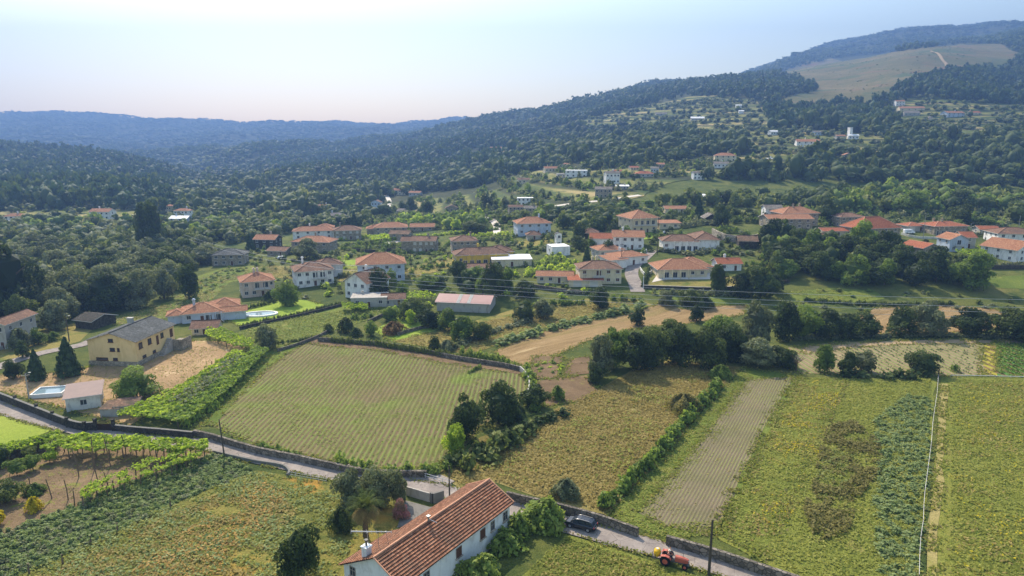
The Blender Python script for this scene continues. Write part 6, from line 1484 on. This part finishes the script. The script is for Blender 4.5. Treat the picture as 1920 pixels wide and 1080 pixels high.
small_car(529, 486, .3, 'car_silver', 'silver hatchback parked beside the brown-roofed stone shed')
small_car(1704, 438, 0, 'car_white', 'white delivery van parked in front of the small orange garage', van=True)
small_car(1252, 438, 0, 'car_white', 'white car parked on the terrace right of the tall cream house')
small_car(945, 412, .3, 'car_silver', 'light car parked at the upper end of the village lane')
# small-scale clutter in the village: vine rows, terrace walls
VR = [([(640,470),(760,462)],'leaf_mid'),([(560,510),(640,500)],'leaf_oak'),([(700,455),(770,449)],'leaf_lime'),([(830,468),(850,452)],'leaf_mid'),([(880,445),(960,440)],'leaf_lime'),([(850,440),(950,430)],'leaf_mid'),([(870,452),(960,450)],'leaf_mid'),
 ([(1040,395),(1180,384)],'leaf_mid'),([(1050,405),(1150,396)],'leaf_oak'),([(900,405),(960,400)],'leaf_mid'),([(1240,460),(1345,458)],'leaf_oak'),([(1340,500),(1440,498)],'leaf_mid'),([(780,505),(850,500)],'leaf_mid'),([(630,522),(700,515)],'leaf_oak'),
 ([(1120,560),(1200,566)],'leaf_mid'),([(1000,575),(1100,570)],'leaf_mid'),([(1225,552),(1400,556)],'leaf_olive'),([(1880,470),(1960,468)],'leaf_mid'),([(1850,500),(1960,498)],'leaf_olive'),([(660,600),(700,595)],'leaf_mid'),([(750,576),(795,572)],'leaf_lime')]
nm_ = {'leaf_mid': 'fresh green', 'leaf_oak': 'mid-green', 'leaf_lime': 'lime green', 'leaf_olive': 'grey-green'}
for pts, mt in VR:
    c = ((pts[0][0]+pts[1][0])/2, (pts[0][1]+pts[1][1])/2); best = None
    for o in C.objects:
        if o.get('category') in ('house', 'shed', 'warehouse', 'annex') and not o.parent:
            q = proj(*o.location); d = math.hypot(q[0]-c[0], (q[1]-c[1])*1.5)
            if best is None or d < best[0]: best = (d, o, q)
    sh = best[1]['label'].split(' with ')[0].split(' under ')[0].split(' beside ')[0].split(' in front')[0].split(' behind ')[0]
    side = ('left of' if c[0] < best[2][0]-25 else 'right of' if c[0] > best[2][0]+25 else 'in front of' if c[1] > best[2][1] else 'behind')
    hedge(pts, 2.2, 1.7, mt, ' '.join(('%s %srow of garden vines %s the %s' % (nm_[mt], 'long ' if abs(pts[1][0]-pts[0][0]) > 105 else 'upper ' if pts[0][1] == 445 else 'wide ' if pts[0][0] == 850 else '', side, sh)).split()[:16]), cat='vine row', name='vine_row', n=50)
# ---------------------------------------------------------------- white farmhouse in the foreground
fh = empty('farmhouse', (-16.3, 71.6, h(-16.3, 71.6)), math.atan2(.8246, .5657), 'long white farmhouse with a weathered terracotta gable roof at the bottom of the picture', 'house')
BLD.append((-9, 80, 13)); LEN = 23.0; E_ = 4.72; R_ = 7.0; SL = (R_-E_)/4.3
def zs(y): return R_-SL*abs(y)
I4 = Matrix.Identity(4)
m = MB(); w_ = 3.9; x0, x1 = .45, LEN-.45
zt = zs(w_)-.14
for pts in ([(x0,-w_,-1),(x1,-w_,-1),(x1,-w_,zt),(x0,-w_,zt)], [(x1,w_,-1),(x0,w_,-1),(x0,w_,zt),(x1,w_,zt)],
            [(x1,-w_,-1),(x1,w_,-1),(x1,w_,zt),(x1,0,R_-.14),(x1,-w_,zt)], [(x0,5.8,-1),(x0,-w_,-1),(x0,-w_,zt),(x0,0,R_-.14),(x0,5.8,zs(5.8)-.14)],
            [(8.4,5.8,-1),(x0,5.8,-1),(x0,5.8,zs(5.8)-.14),(8.4,5.8,zs(5.8)-.14)], [(8.4,w_,-1),(8.4,5.8,-1),(8.4,5.8,zs(5.8)-.14),(8.4,w_,zt)]): m.face(pts)
m.build('wall', MAT['w_near'], fh)
# tile courses are real steps: each course a thin board overlapping the one below
m = MB(); CO = .42
def slope(x0, x1, ymax, sgn, cut=None):
    n = int(ymax/math.cos(math.atan(SL))/CO*1.0)+1
    for k in range(n):
        ya, yb = ymax*k/n, ymax*(k+1)/n; y0, y1 = sgn*ya, sgn*(yb+.03); za, zb = zs(ya)+.0, zs(yb)+.085
        q = [(x0, y0, za+.0), (x1, y0, za+.0), (x1, y1, zb), (x0, y1, zb)]
        uv = [(x0, -k*.42), (x1, -k*.42), (x1, -k*.42-.42), (x0, -k*.42-.42)]
        if sgn > 0: q = q[::-1]; uv = uv[::-1]
        m.face(q, uv); f = [(x0, y1, zb), (x1, y1, zb), (x1, y1, zb-.13), (x0, y1, zb-.13)]
        if sgn > 0: f = f[::-1]
        m.face(f, [(x0, 0), (x1, 0), (x1, .05), (x0, .05)])
slope(0, LEN, 4.35, -1); slope(8.8, LEN, 4.35, 1); slope(-.1, 8.8, 6.25, 1)
for (a, b, yy) in ((0, LEN, -4.35), (8.8, LEN, 4.35), (-.1, 8.8, 6.25)):
    f = [(a, 0, R_-.12), (b, 0, R_-.12), (b, yy, zs(yy)-.12), (a, yy, zs(yy)-.12)]; m.face(f if yy > 0 else f[::-1])
ro = m.build('roof', [MAT['r_near']], fh)
m = MB(); m.tube([(-.05, 0, R_+.05), (8, 0, R_+.09), (16, 0, R_+.04), (LEN+.05, 0, R_+.06)], .14, 7)
m.tube([(LEN, 0, R_+.03), (LEN, -4.35, zs(4.35)+.1)], .1, 6); m.tube([(0, 0, R_+.03), (0, -4.35, zs(4.35)+.1)], .1, 6); m.tube([(LEN, 0, R_+.03), (LEN, 4.35, zs(4.35)+.1)], .1, 6)
m.build('ridge_tiles', MAT['ridge'], ro)
def fwin(x, y, z, n, w=1.05, hh_=1.4):
    A = {'r': 0, 'n': -math.pi/2}[n]; X = Matrix.Translation((x, y, z)) @ Matrix.Rotation(A, 4, 'Z'); m = MB(); t = .08
    for (cx, cz, sx, sz) in ((-w/2+t/2, 0, t, hh_), (w/2-t/2, 0, t, hh_), (0, hh_/2-t/2, w-2*t, t), (0, -hh_/2+t/2, w-2*t, t), (0, 0, .06, hh_-2*t), (0, .15, w-2*t, .05)): m.box((cx, -.03, cz), (sx, .1, sz), M=X)
    wn = m.build('window', MAT['shutter'], fh); m = MB(); m.box((0, .0, 0), (w-2*t, .05, hh_-2*t), M=X); m.build('pane', MAT['glass'], wn)
    m = MB(); m.box((0, -.12, -hh_/2-.06), (w+.3, .26, .1), M=X); m.build('sill', MAT['stone_light'], wn)
    m = MB(); m.box((-w/4, -.1, 0), (w/2-.04, .04, hh_-.1), M=X); m.box((w/4, -.1, 0), (w/2-.04, .04, hh_-.1), M=X)
    if x in (11.0, 16.1): m.build('shutter', MAT['shutter_dark'], wn)
for s in (4.8, 11.0, 16.1, 18.4, 21.4): fwin(s, -w_, 3.25, 'r', 1.1 if s != 18.4 else .9)
fwin(.45, 4.2, 3.3, 'n', 1.0, 1.3); fwin(.45, -1.6, 3.3, 'n', 1.0, 1.3)
m = MB(); m.box((1.1, 2.3, 6.1), (.85, .85, 1.9)); m.box((1.1, 2.3, 7.1), (1.05, 1.05, .12)); m.build('chimney', MAT['w_near'], ro)
m = MB(); m.tube([(1.1, 2.3, 7.1), (1.1, 2.3, 7.9)], .12, 8); m.box((1.1, 2.3, 7.95), (.4, .4, .06)); m.build('flue', MAT['tr_metal'], ro)
m = MB(); m.tube([(9.6, -.15, R_), (9.6, -.15, R_+.75)], .13, 8); m.tube([(9.6, -.2, R_+.35), (9.9, -1.3, R_+.05)], .05, 6); m.box((9.6, -.15, R_+.78), (.45, .45, .06)); m.build('vent_pipe', MAT['metal'], ro)
an = MB()
an.tube([(1.9, 2.9, 5.4), (1.9, 2.9, 8.3)], .05, 6); an.tube([(3.9, 1.4, 6.2), (3.7, 1.6, 8.0)], .03, 5); an.tube([(2.9, 2.1, 5.9), (2.9, 2.1, 8.1)], .03, 5)
A0, A1 = Vector((.6, 4.3, 8.6)), Vector((4.1, 1.0, 7.9)); an.tube([A0, A1], [.09, .05], 6)
for k in range(9):
    c = A0.lerp(A1, k/8); d = Vector((.69, .72, 0)); L_ = .55-.03*k; an.tube([c-d*L_, c+d*L_], .022, 4)
o = an.build('aerial', MAT['metal'], ro)
# ---------------------------------------------------------------- car
p = W(1089, 990); hd = math.radians(153); car = empty('car', (p.x, p.y, p.z+.14), hd, 'dark grey estate car on the road beside the meadow wall', 'car')
def loft(sec, mat, name, parent, close=True, smooth=True):
    """sec: list of rings (same count)"""
    m = MB()
    for a, b in zip(sec, sec[1:]):
        n = len(a)
        for k in range(n): m.face([a[k], b[k], b[(k+1) % n], a[(k+1) % n]])
    if close: m.face(sec[0]); m.face(sec[-1][::-1])
    return m.build(name, mat, parent, smooth=False)
# lower body
prof = [(-2.3, .45, .78, .82), (-2.22, .32, .92, .88), (-1.6, .25, .98, .91), (0, .24, .97, .92), (1.3, .25, .93, .91), (1.95, .3, .84, .87), (2.28, .38, .68, .72)]
def ring(x, zb, zt, hw): return [Vector((x, -hw*.92, zb)), Vector((x, hw*.92, zb)), Vector((x, hw, zb+.18)), Vector((x, hw, zt-.14)), Vector((x, hw*.92, zt)), Vector((x, -hw*.92, zt)), Vector((x, -hw, zt-.14)), Vector((x, -hw, zb+.18))]
loft([ring(*q) for q in prof], MAT['car_paint'], 'body', car)
gh = [(-2.12, .95, .96, .80), (-1.85, .95, 1.40, .72), (-1.3, .95, 1.52, .70), (0, .95, 1.55, .70), (.55, .93, 1.48, .69), (1.35, .90, .97, .76)]
loft([[Vector((x, -w_, zb)), Vector((x, w_, zb)), Vector((x, w_*.9, zt)), Vector((x, -w_*.9, zt))] for x, zb, zt, w_ in gh], MAT['glass'], 'side_glass', car)
m = MB()
for (a, b) in zip(gh[1:-1], gh[2:-1]): m.face([(a[0], -a[3]*.92, a[2]+.02), (b[0], -b[3]*.92, b[2]+.02), (b[0], b[3]*.92, b[2]+.02), (a[0], a[3]*.92, a[2]+.02)])
for s in (-1, 1):
    m.tube([(-2.1, s*.79, .97), (-1.8, s*.68, 1.42), (-1.3, s*.65, 1.54), (0, s*.65, 1.57), (.55, s*.64, 1.5), (1.35, s*.74, .97)], .045, 5)
    for x in (-.95, .1): m.tube([(x, s*.80, .95), (x, s*.655, 1.53)], .04, 5)
m.build('roof', MAT['car_paint'], car); m = MB()
for s in (-1, 1): m.tube([(-1.7, s*.6, 1.5), (-1.5, s*.6, 1.6), (.2, s*.6, 1.62), (.4, s*.6, 1.56)], .025, 5)
m.build('roof_rail', MAT['metal'], car)
for x in (-1.38, 1.38):
    for s in (-1, 1):
        m = MB(); m.tube([(x, s*.72, .33), (x, s*.93, .33)], .33, 16); wh = m.build('wheel', MAT['rubber'], car)
        m = MB(); m.tube([(x, s*.93, .33), (x, s*.945, .33)], .21, 12); m.build('rim', MAT['alloy'], wh)
for s in (-1, 1):
    m = MB(); m.box((-2.2, s*.72, .8), (.2, .26, .22)); m.build('tail_light', MAT['lamp_red'], car)
    m = MB(); m.box((2.16, s*.6, .62), (.16, .34, .14)); m.build('headlight', MAT['alloy'], car)
    m = MB(); m.box((.95, s*.98, 1.0), (.14, .2, .14)); m.build('wing_mirror', MAT['car_paint'], car)
m = MB(); m.box((-2.31, 0, .62), (.03, .5, .12)); m.build('number_plate', MAT['frame'], car)
m = MB(); m.box((-2.28, 0, .42), (.12, 1.5, .16)); m.build('bumper', MAT['car_black'], car)
# ---------------------------------------------------------------- tractor
p = W(1262, 1060); hd = math.radians(-24); tr = empty('tractor', (p.x, p.y, p.z+.14), hd, 'small faded red farm tractor driving along the road', 'tractor')
TW = Matrix.Translation(tr.location) @ Matrix.Rotation(hd, 4, 'Z')
hood = [(.25, .72, 1.42, .34), (.9, .72, 1.40, .34), (1.6, .72, 1.30, .31), (1.95, .74, 1.18, .27)]
loft([[Vector((x, -w_, zb)), Vector((x, w_, zb)), Vector((x, w_, zt-.12)), Vector((x, w_*.6, zt)), Vector((x, -w_*.6, zt)), Vector((x, -w_, zt-.12))] for x, zb, zt, w_ in hood], MAT['tr_red'], 'hood', tr)
m = MB(); m.box((.3, 0, .62), (3.0, .42, .36)); m.box((1.9, 0, .5), (.3, 1.1, .14)); m.box((-.95, 0, .66), (.5, 1.0, .4)); m.build('chassis', MAT['tr_metal'], tr)
m = MB(); m.box((1.97, 0, .92), (.04, .44, .36)); m.build('grille', MAT['car_black'], tr)
m = MB(); m.tube([(1.2, .2, 1.35), (1.2, .2, 1.95)], .035, 6); m.build('exhaust_pipe', MAT['tr_metal'], tr)
for s in (-1, 1):
    m = MB(); m.tube([(-.95, s*.5, .66), (-.95, s*.86, .66)], .66, 18); wv_ = m.build('rear_wheel', MAT['rubber'], tr)
    m = MB(); m.tube([(-.95, s*.86, .66), (-.95, s*.88, .66)], .36, 14); m.build('rim', MAT['tr_red'], wv_)
    m = MB()
    for k in range(18):
        a = k*math.pi/9; m.box((-.95+.67*math.cos(a), s*.68, .66+.67*math.sin(a)), (.06, .36, .06))
    m.build('tread', MAT['rubber'], wv_)
    m = MB(); m.tube([(1.6, s*.5, .38), (1.6, s*.72, .38)], .38, 14); wv_ = m.build('front_wheel', MAT['rubber'], tr)
    m = MB(); m.tube([(1.6, s*.72, .38), (1.6, s*.735, .38)], .2, 12); m.build('rim', MAT['tr_red'], wv_)
    m = MB(); pr = [(-1.75, 1.0), (-1.5, 1.38), (-.95, 1.48), (-.45, 1.36), (-.2, 1.05)]
    for (a, za), (b, zb) in zip(pr, pr[1:]): m.face([(a, s*.42, za), (b, s*.42, zb), (b, s*.92, zb), (a, s*.92, za)][::-s or 1])
    for (a, za), (b, zb) in zip(pr, pr[1:]): m.face([(a, s*.42, za-.03), (b, s*.42, zb-.03), (b, s*.92, zb-.03), (a, s*.92, za-.03)][::s])
    m.build('mudguard', MAT['tr_red'], tr)
    m = MB(); m.tube([(1.98, s*.2, 1.06), (2.02, s*.2, 1.06)], .08, 8); m.build('headlight', MAT['alloy'], tr)
m = MB(); m.box((-.75, 0, 1.02), (.5, .5, .1)); m.box((-1.0, 0, 1.3), (.08, .48, .45)); m.build('seat', MAT['car_black'], tr)
m = MB(); m.tube([(.3, 0, 1.3), (-.05, 0, 1.5)], .025, 5); m.tube([(-.05+.17*math.cos(a)*.5, .2*math.sin(a), 1.5+.17*math.cos(a)) for a in [k*math.pi/5 for k in range(11)]], .02, 5); m.build('steering_wheel', MAT['car_black'], tr)
m = MB(); m.tube([(-1.35, -.45, 1.0), (-1.4, -.45, 1.75), (-1.4, .45, 1.75), (-1.35, .45, 1.0)], .035, 6); m.build('roll_bar', MAT['tr_red'], tr)
sp = empty('sprayer', TW @ Vector((-2.15, 0, 0)), hd, 'yellow field sprayer tank mounted behind the red tractor', 'sprayer')
rings = []
for z, r in ((.75, .34), (.9, .5), (1.25, .56), (1.6, .5), (1.75, .34)): rings.append([Vector((math.cos(a)*r*.85, math.sin(a)*r*1.15, z)) for a in [k*math.pi/8 for k in range(16)]])
loft(rings, MAT['tank'], 'tank', sp)
m = MB(); m.tube([(0, 0, 1.75), (0, 0, 1.83)], .18, 10); m.build('lid', MAT['frame'], sp)
m = MB()
for s in (-1, 1): m.tube([(.45, s*.4, .6), (-.5, s*.5, .55), (-.55, s*.5, 1.5)], .035, 5); m.tube([(-.1, s*.62, .5), (-.1, s*.66, 1.35)], .03, 5)
m.tube([(-.55, -.75, 1.2), (-.55, .75, 1.2)], .035, 5); m.tube([(-.1, -.64, .75), (-.1, .64, .75)], .04, 5); m.box((-.45, 0, .55), (.3, .7, .35)); m.build('frame', MAT['tr_metal'], sp)
# ---------------------------------------------------------------- people (skinned, one continuous body each)
def skinned(name, V, Ed, R, mat, parent, root=0, sub=1):
    me = bpy.data.meshes.new(name); me.from_pydata([tuple(v) for v in V], Ed, []); o = bpy.data.objects.new(name, me); C.objects.link(o)
    sk = o.modifiers.new('s', 'SKIN'); sk.use_smooth_shade = True; sv = me.skin_vertices[0].data if me.skin_vertices else None
    if sv is None: return o
    for i, r in enumerate(R): sv[i].radius = (r, r) if not isinstance(r, tuple) else r
    sv[root].use_root = True
    su = o.modifiers.new('b', 'SUBSURF'); su.levels = sub; su.render_levels = sub
    dg = bpy.context.evaluated_depsgraph_get(); ev = o.evaluated_get(dg); me2 = bpy.data.meshes.new_from_object(ev); bpy.data.objects.remove(o)
    me2.materials.clear(); me2.materials.append(mat); me2.polygons.foreach_set('use_smooth', [True]*len(me2.polygons)); me2.name = name
    o2 = link(name, me2, parent); return o2
def person(loc, rz, J, label, shirt, group=None, hat=True):
    """J: joints of the pose in local metres"""
    o = empty('person', loc, rz, label, 'person')
    names = ['pelvis','waist','chest','neck','head','shl','ell','hal','shr','elr','har','hil','knl','anl','tol','hir','knr','anr','tor','crown']
    V = [Vector(J[k]) for k in names]; ix = {k: i for i, k in enumerate(names)}
    E = [('pelvis','waist'),('waist','chest'),('chest','neck'),('neck','head'),('head','crown'),('chest','shl'),('shl','ell'),('ell','hal'),('chest','shr'),('shr','elr'),('elr','har'),('pelvis','hil'),('hil','knl'),('knl','anl'),('anl','tol'),('pelvis','hir'),('hir','knr'),('knr','anr'),('anr','tor')]
    rad = dict(pelvis=.13,waist=.12,chest=.14,neck=.055,head=.09,crown=.075,shl=.065,ell=.042,hal=.03,shr=.065,elr=.042,har=.03,hil=.09,knl=.06,anl=.04,tol=.035,hir=.09,knr=.06,anr=.04,tor=.035)
    V2 = list(V); Ed = [(ix[a], ix[b]) for a, b in E]; R = [rad[k] for k in names]
    for s, (hn, en) in (('l', ('hal', 'ell')), ('r', ('har', 'elr'))):       # palm and five fingers
        hnd = V[ix[hn]]; d = (hnd-V[ix[en]]).normalized(); sd_ = d.cross(Vector((0, 0, 1))).normalized(); palm = hnd+d*.07; V2.append(palm); R.append(.032); Ed.append((ix[hn], len(V2)-1)); pi = len(V2)-1
        for k in range(5):
            off = sd_*(.02*(k-1.5)) if k < 4 else sd_*.05; L1 = [.035, .042, .04, .03, .02][k]; a = palm+off+d*L1; b = a+(d*.02-Vector((0, 0, .02)))
            V2 += [a, b]; R += [.009, .008]; Ed += [(pi, len(V2)-2), (len(V2)-2, len(V2)-1)]
    skinned('body', V2, Ed, R, MAT['skin'], o)
    def part(nm, keys, ed, mat, k): V_ = [V[ix[q]] for q in keys]; return skinned(nm, V_, [(keys.index(a), keys.index(b)) for a, b in ed], [rad[q]*k for q in keys], MAT[mat], o)
    part('shirt', ['waist','chest','shl','ell','shr','elr','pelvis'], [('pelvis','waist'),('waist','chest'),('chest','shl'),('shl','ell'),('chest','shr'),('shr','elr')], shirt, 1.22)
    part('trousers', ['pelvis','hil','knl','anl','hir','knr','anr'], [('pelvis','hil'),('hil','knl'),('knl','anl'),('pelvis','hir'),('hir','knr'),('knr','anr')], 'trousers', 1.2)
    hd_ = V[ix['head']].lerp(V[ix['crown']], .5); m = MB()
    if hat: m.tube([hd_+Vector((0, 0, .03)), hd_+Vector((0, 0, .05))], .17, 12); m.tube([hd_+Vector((0, 0, .05)), hd_+Vector((0, 0, .15))], [.11, .08], 12); m.build('hat', MAT['hat'], o)
    else: m.tube([hd_+Vector((-.02, 0, -.02)), hd_+Vector((-.02, 0, .06)), hd_+Vector((-.01, 0, .11))], [.1, .105, .06], 10); m.build('hair', MAT['hair'], o)
    m = MB(); hc = V[ix['head']]; m.tube([hc+Vector((.08, 0, .03)), hc+Vector((.115, 0, .0))], [.012, .018], 5)
    for s in (-1, 1): m.box(hc+Vector((.085, s*.035, .045)), (.02, .02, .012))
    m.build('face', MAT['hair'], o); return o
S1 = dict(pelvis=(-.72,0,1.16),waist=(-.70,0,1.34),chest=(-.66,0,1.56),neck=(-.62,0,1.72),head=(-.59,0,1.83),crown=(-.59,0,1.93),shl=(-.66,.2,1.62),ell=(-.46,.27,1.42),hal=(-.22,.17,1.48),shr=(-.66,-.2,1.62),elr=(-.46,-.27,1.42),har=(-.22,-.17,1.48),hil=(-.68,.1,1.14),knl=(-.28,.16,1.16),anl=(-.14,.2,.78),tol=(.02,.2,.76),hir=(-.68,-.1,1.14),knr=(-.28,-.16,1.16),anr=(-.14,-.2,.78),tor=(.02,-.2,.76))
person(tr.location, hd, S1, 'driver in a salmon shirt and pale hat seated on the red tractor', 'shirt_pink')
S2 = dict(pelvis=(-.6,.55,1.42),waist=(-.6,.56,1.58),chest=(-.58,.57,1.80),neck=(-.56,.57,1.95),head=(-.54,.57,2.06),crown=(-.54,.57,2.16),shl=(-.58,.77,1.85),ell=(-.5,.86,1.62),hal=(-.36,.8,1.48),shr=(-.58,.37,1.85),elr=(-.6,.28,1.62),har=(-.9,.22,1.72),hil=(-.58,.65,1.4),knl=(-.2,.68,1.38),anl=(-.12,.66,.98),tol=(.02,.68,.95),hir=(-.58,.46,1.4),knr=(-.2,.44,1.38),anr=(-.12,.44,.98),tor=(.02,.44,.95))
person(tr.location, hd, S2, 'passenger in a white shirt perched on the far mudguard of the red tractor', 'shirt_white', hat=False)
# ---------------------------------------------------------------- far woods (a mass nobody could count)
CLEAR = [p for (n, p, m, l) in FIELDS if n in ('terraced_fields', 'heath', 'hill_clearing', 'pasture')]
CLEAR += [[(700,372),(900,350),(960,330),(1240,308),(1330,292),(1480,290),(1480,312),(1330,332),(1250,350),(1180,380),(1100,400),(960,410),(760,410)]]
def forest_points(y0, y1, sp):
    X, Y = np.meshgrid(np.arange(-.86*y1, .92*y1, sp), np.arange(y0, y1, sp)); X = X.ravel(); Y = Y.ravel()
    X = X+RNG.uniform(-.48, .48, X.size)*sp; Y = Y+RNG.uniform(-.48, .48, Y.size)*sp
    a = X/Y; ok = (a > -.84) & (a < .86); X = X[ok]; Y = Y[ok]; Z = hh(X, Y); px, py = proj(X, Y, Z)
    return X, Y, Z, px, py
FM = ['leaf_dark', 'leaf_far', 'leaf_oak', 'leaf_pine']
def zone_far(px, py):
    """0 pines, 1 mixed"""
    j = 22*np.sin(py/9.0+px/31)+12*np.sin(px/13.0); px = px+j; py = py+j*.4
    pine = ((px < 330) & (py < 400)) | ((px < 700) & (py < 290)) | ((px > 700) & (py < 235)) | ((px>480)&(px<960)&(py<330))
    return ~pine
def far_wood(name, y0, y1, sp, n, hmul, rmul, skip_vis=False):
    X, Y, Z, px, py = forest_points(y0, y1, sp); keep = np.ones(X.size, bool)
    for p in CLEAR: keep &= ~inpoly(px, py, p)
    # open patches of scrub between the trees
    op = np.sin(X/83+1.7)*np.sin(Y/71-.6)+.5*np.sin(X/37)*np.sin(Y/31); keep &= ~((op > .78) & (RNG.uniform(0, 1, X.size) < .85)); big = 1+.3*np.sin(X/46+np.sin(Y/38)*1.5)*np.sin(Y/53+.4)
    mixed = zone_far(px, py); it = []
    blend = np.sin(X/130+Y/190)+.6*np.sin(X/57-Y/83)
    for i in np.nonzero(keep)[0]:
        s = random.choice((.62, .8, .95, 1.1, 1.3, 1.55))*random.uniform(.9, 1.1)*big[i]
        if mixed[i]:
            r = sp*.6*rmul*s; H = 9.5*hmul*s; kd = 'round' if random.random() < .94 else 'cone'; tq = random.random() < .3; r *= .72 if tq else 1; H *= 1.25 if tq else random.uniform(.8, 1.05); mi = (1 if random.random() < .38 else 0) if blend[i] < .5 else (2 if random.random() < .22 else 1 if random.random() < .6 else 0)
        else:
            s = min(s, 1.35); r = sp*.52*rmul*s; H = 15*hmul*s; kd = 'pine' if random.random() < .45 else 'round'; H *= .85; mi = 3 if random.random() < .7 else 0
        it.append((X[i], Y[i], Z[i]-(.8 if kd != 'pine' else .3), r, H, kd, n, random.randrange(5), mi, random.random()))
    print(name, len(it)); return mass(name, it, FM)
far_wood('forest', 500, 900, 9.0, 85, 1.0, 1.0)
far_wood('forest', 900, 1500, 10.5, 36, 1.0, 1.0)
far_wood('forest', 1500, 2500, 15, 20, .95, 1.0)
far_wood('forest', 2500, 4600, 32, 14, .9, 1.0)
fill_woods(max(40, 296-sum(1 for o in C.objects if o.name.split('.')[0] == 'tree' and not o.parent)))
# ---------------------------------------------------------------- air between here and the mountains
zlo = float(gz.min())-1.0; zhi = float(gz.max())+30
hb = MB(); hb.box((0, 2130, (zlo+zhi)/2), (8800, 5200, zhi-zlo))
hm = bpy.data.materials.new('haze'); hm.use_nodes = True; ht = hm.node_tree; ht.nodes.clear()
ho = ht.nodes.new('ShaderNodeOutputMaterial'); hv = ht.nodes.new('ShaderNodeVolumePrincipled')
hv.inputs['Color'].default_value = (.15, .26, .50, 1); hv.inputs['Density'].default_value = 3.35e-4; hv.inputs['Anisotropy'].default_value = .3
ht.links.new(hv.outputs[0], ho.inputs['Volume'])
tag(hb.build('haze', hm), kind='stuff')
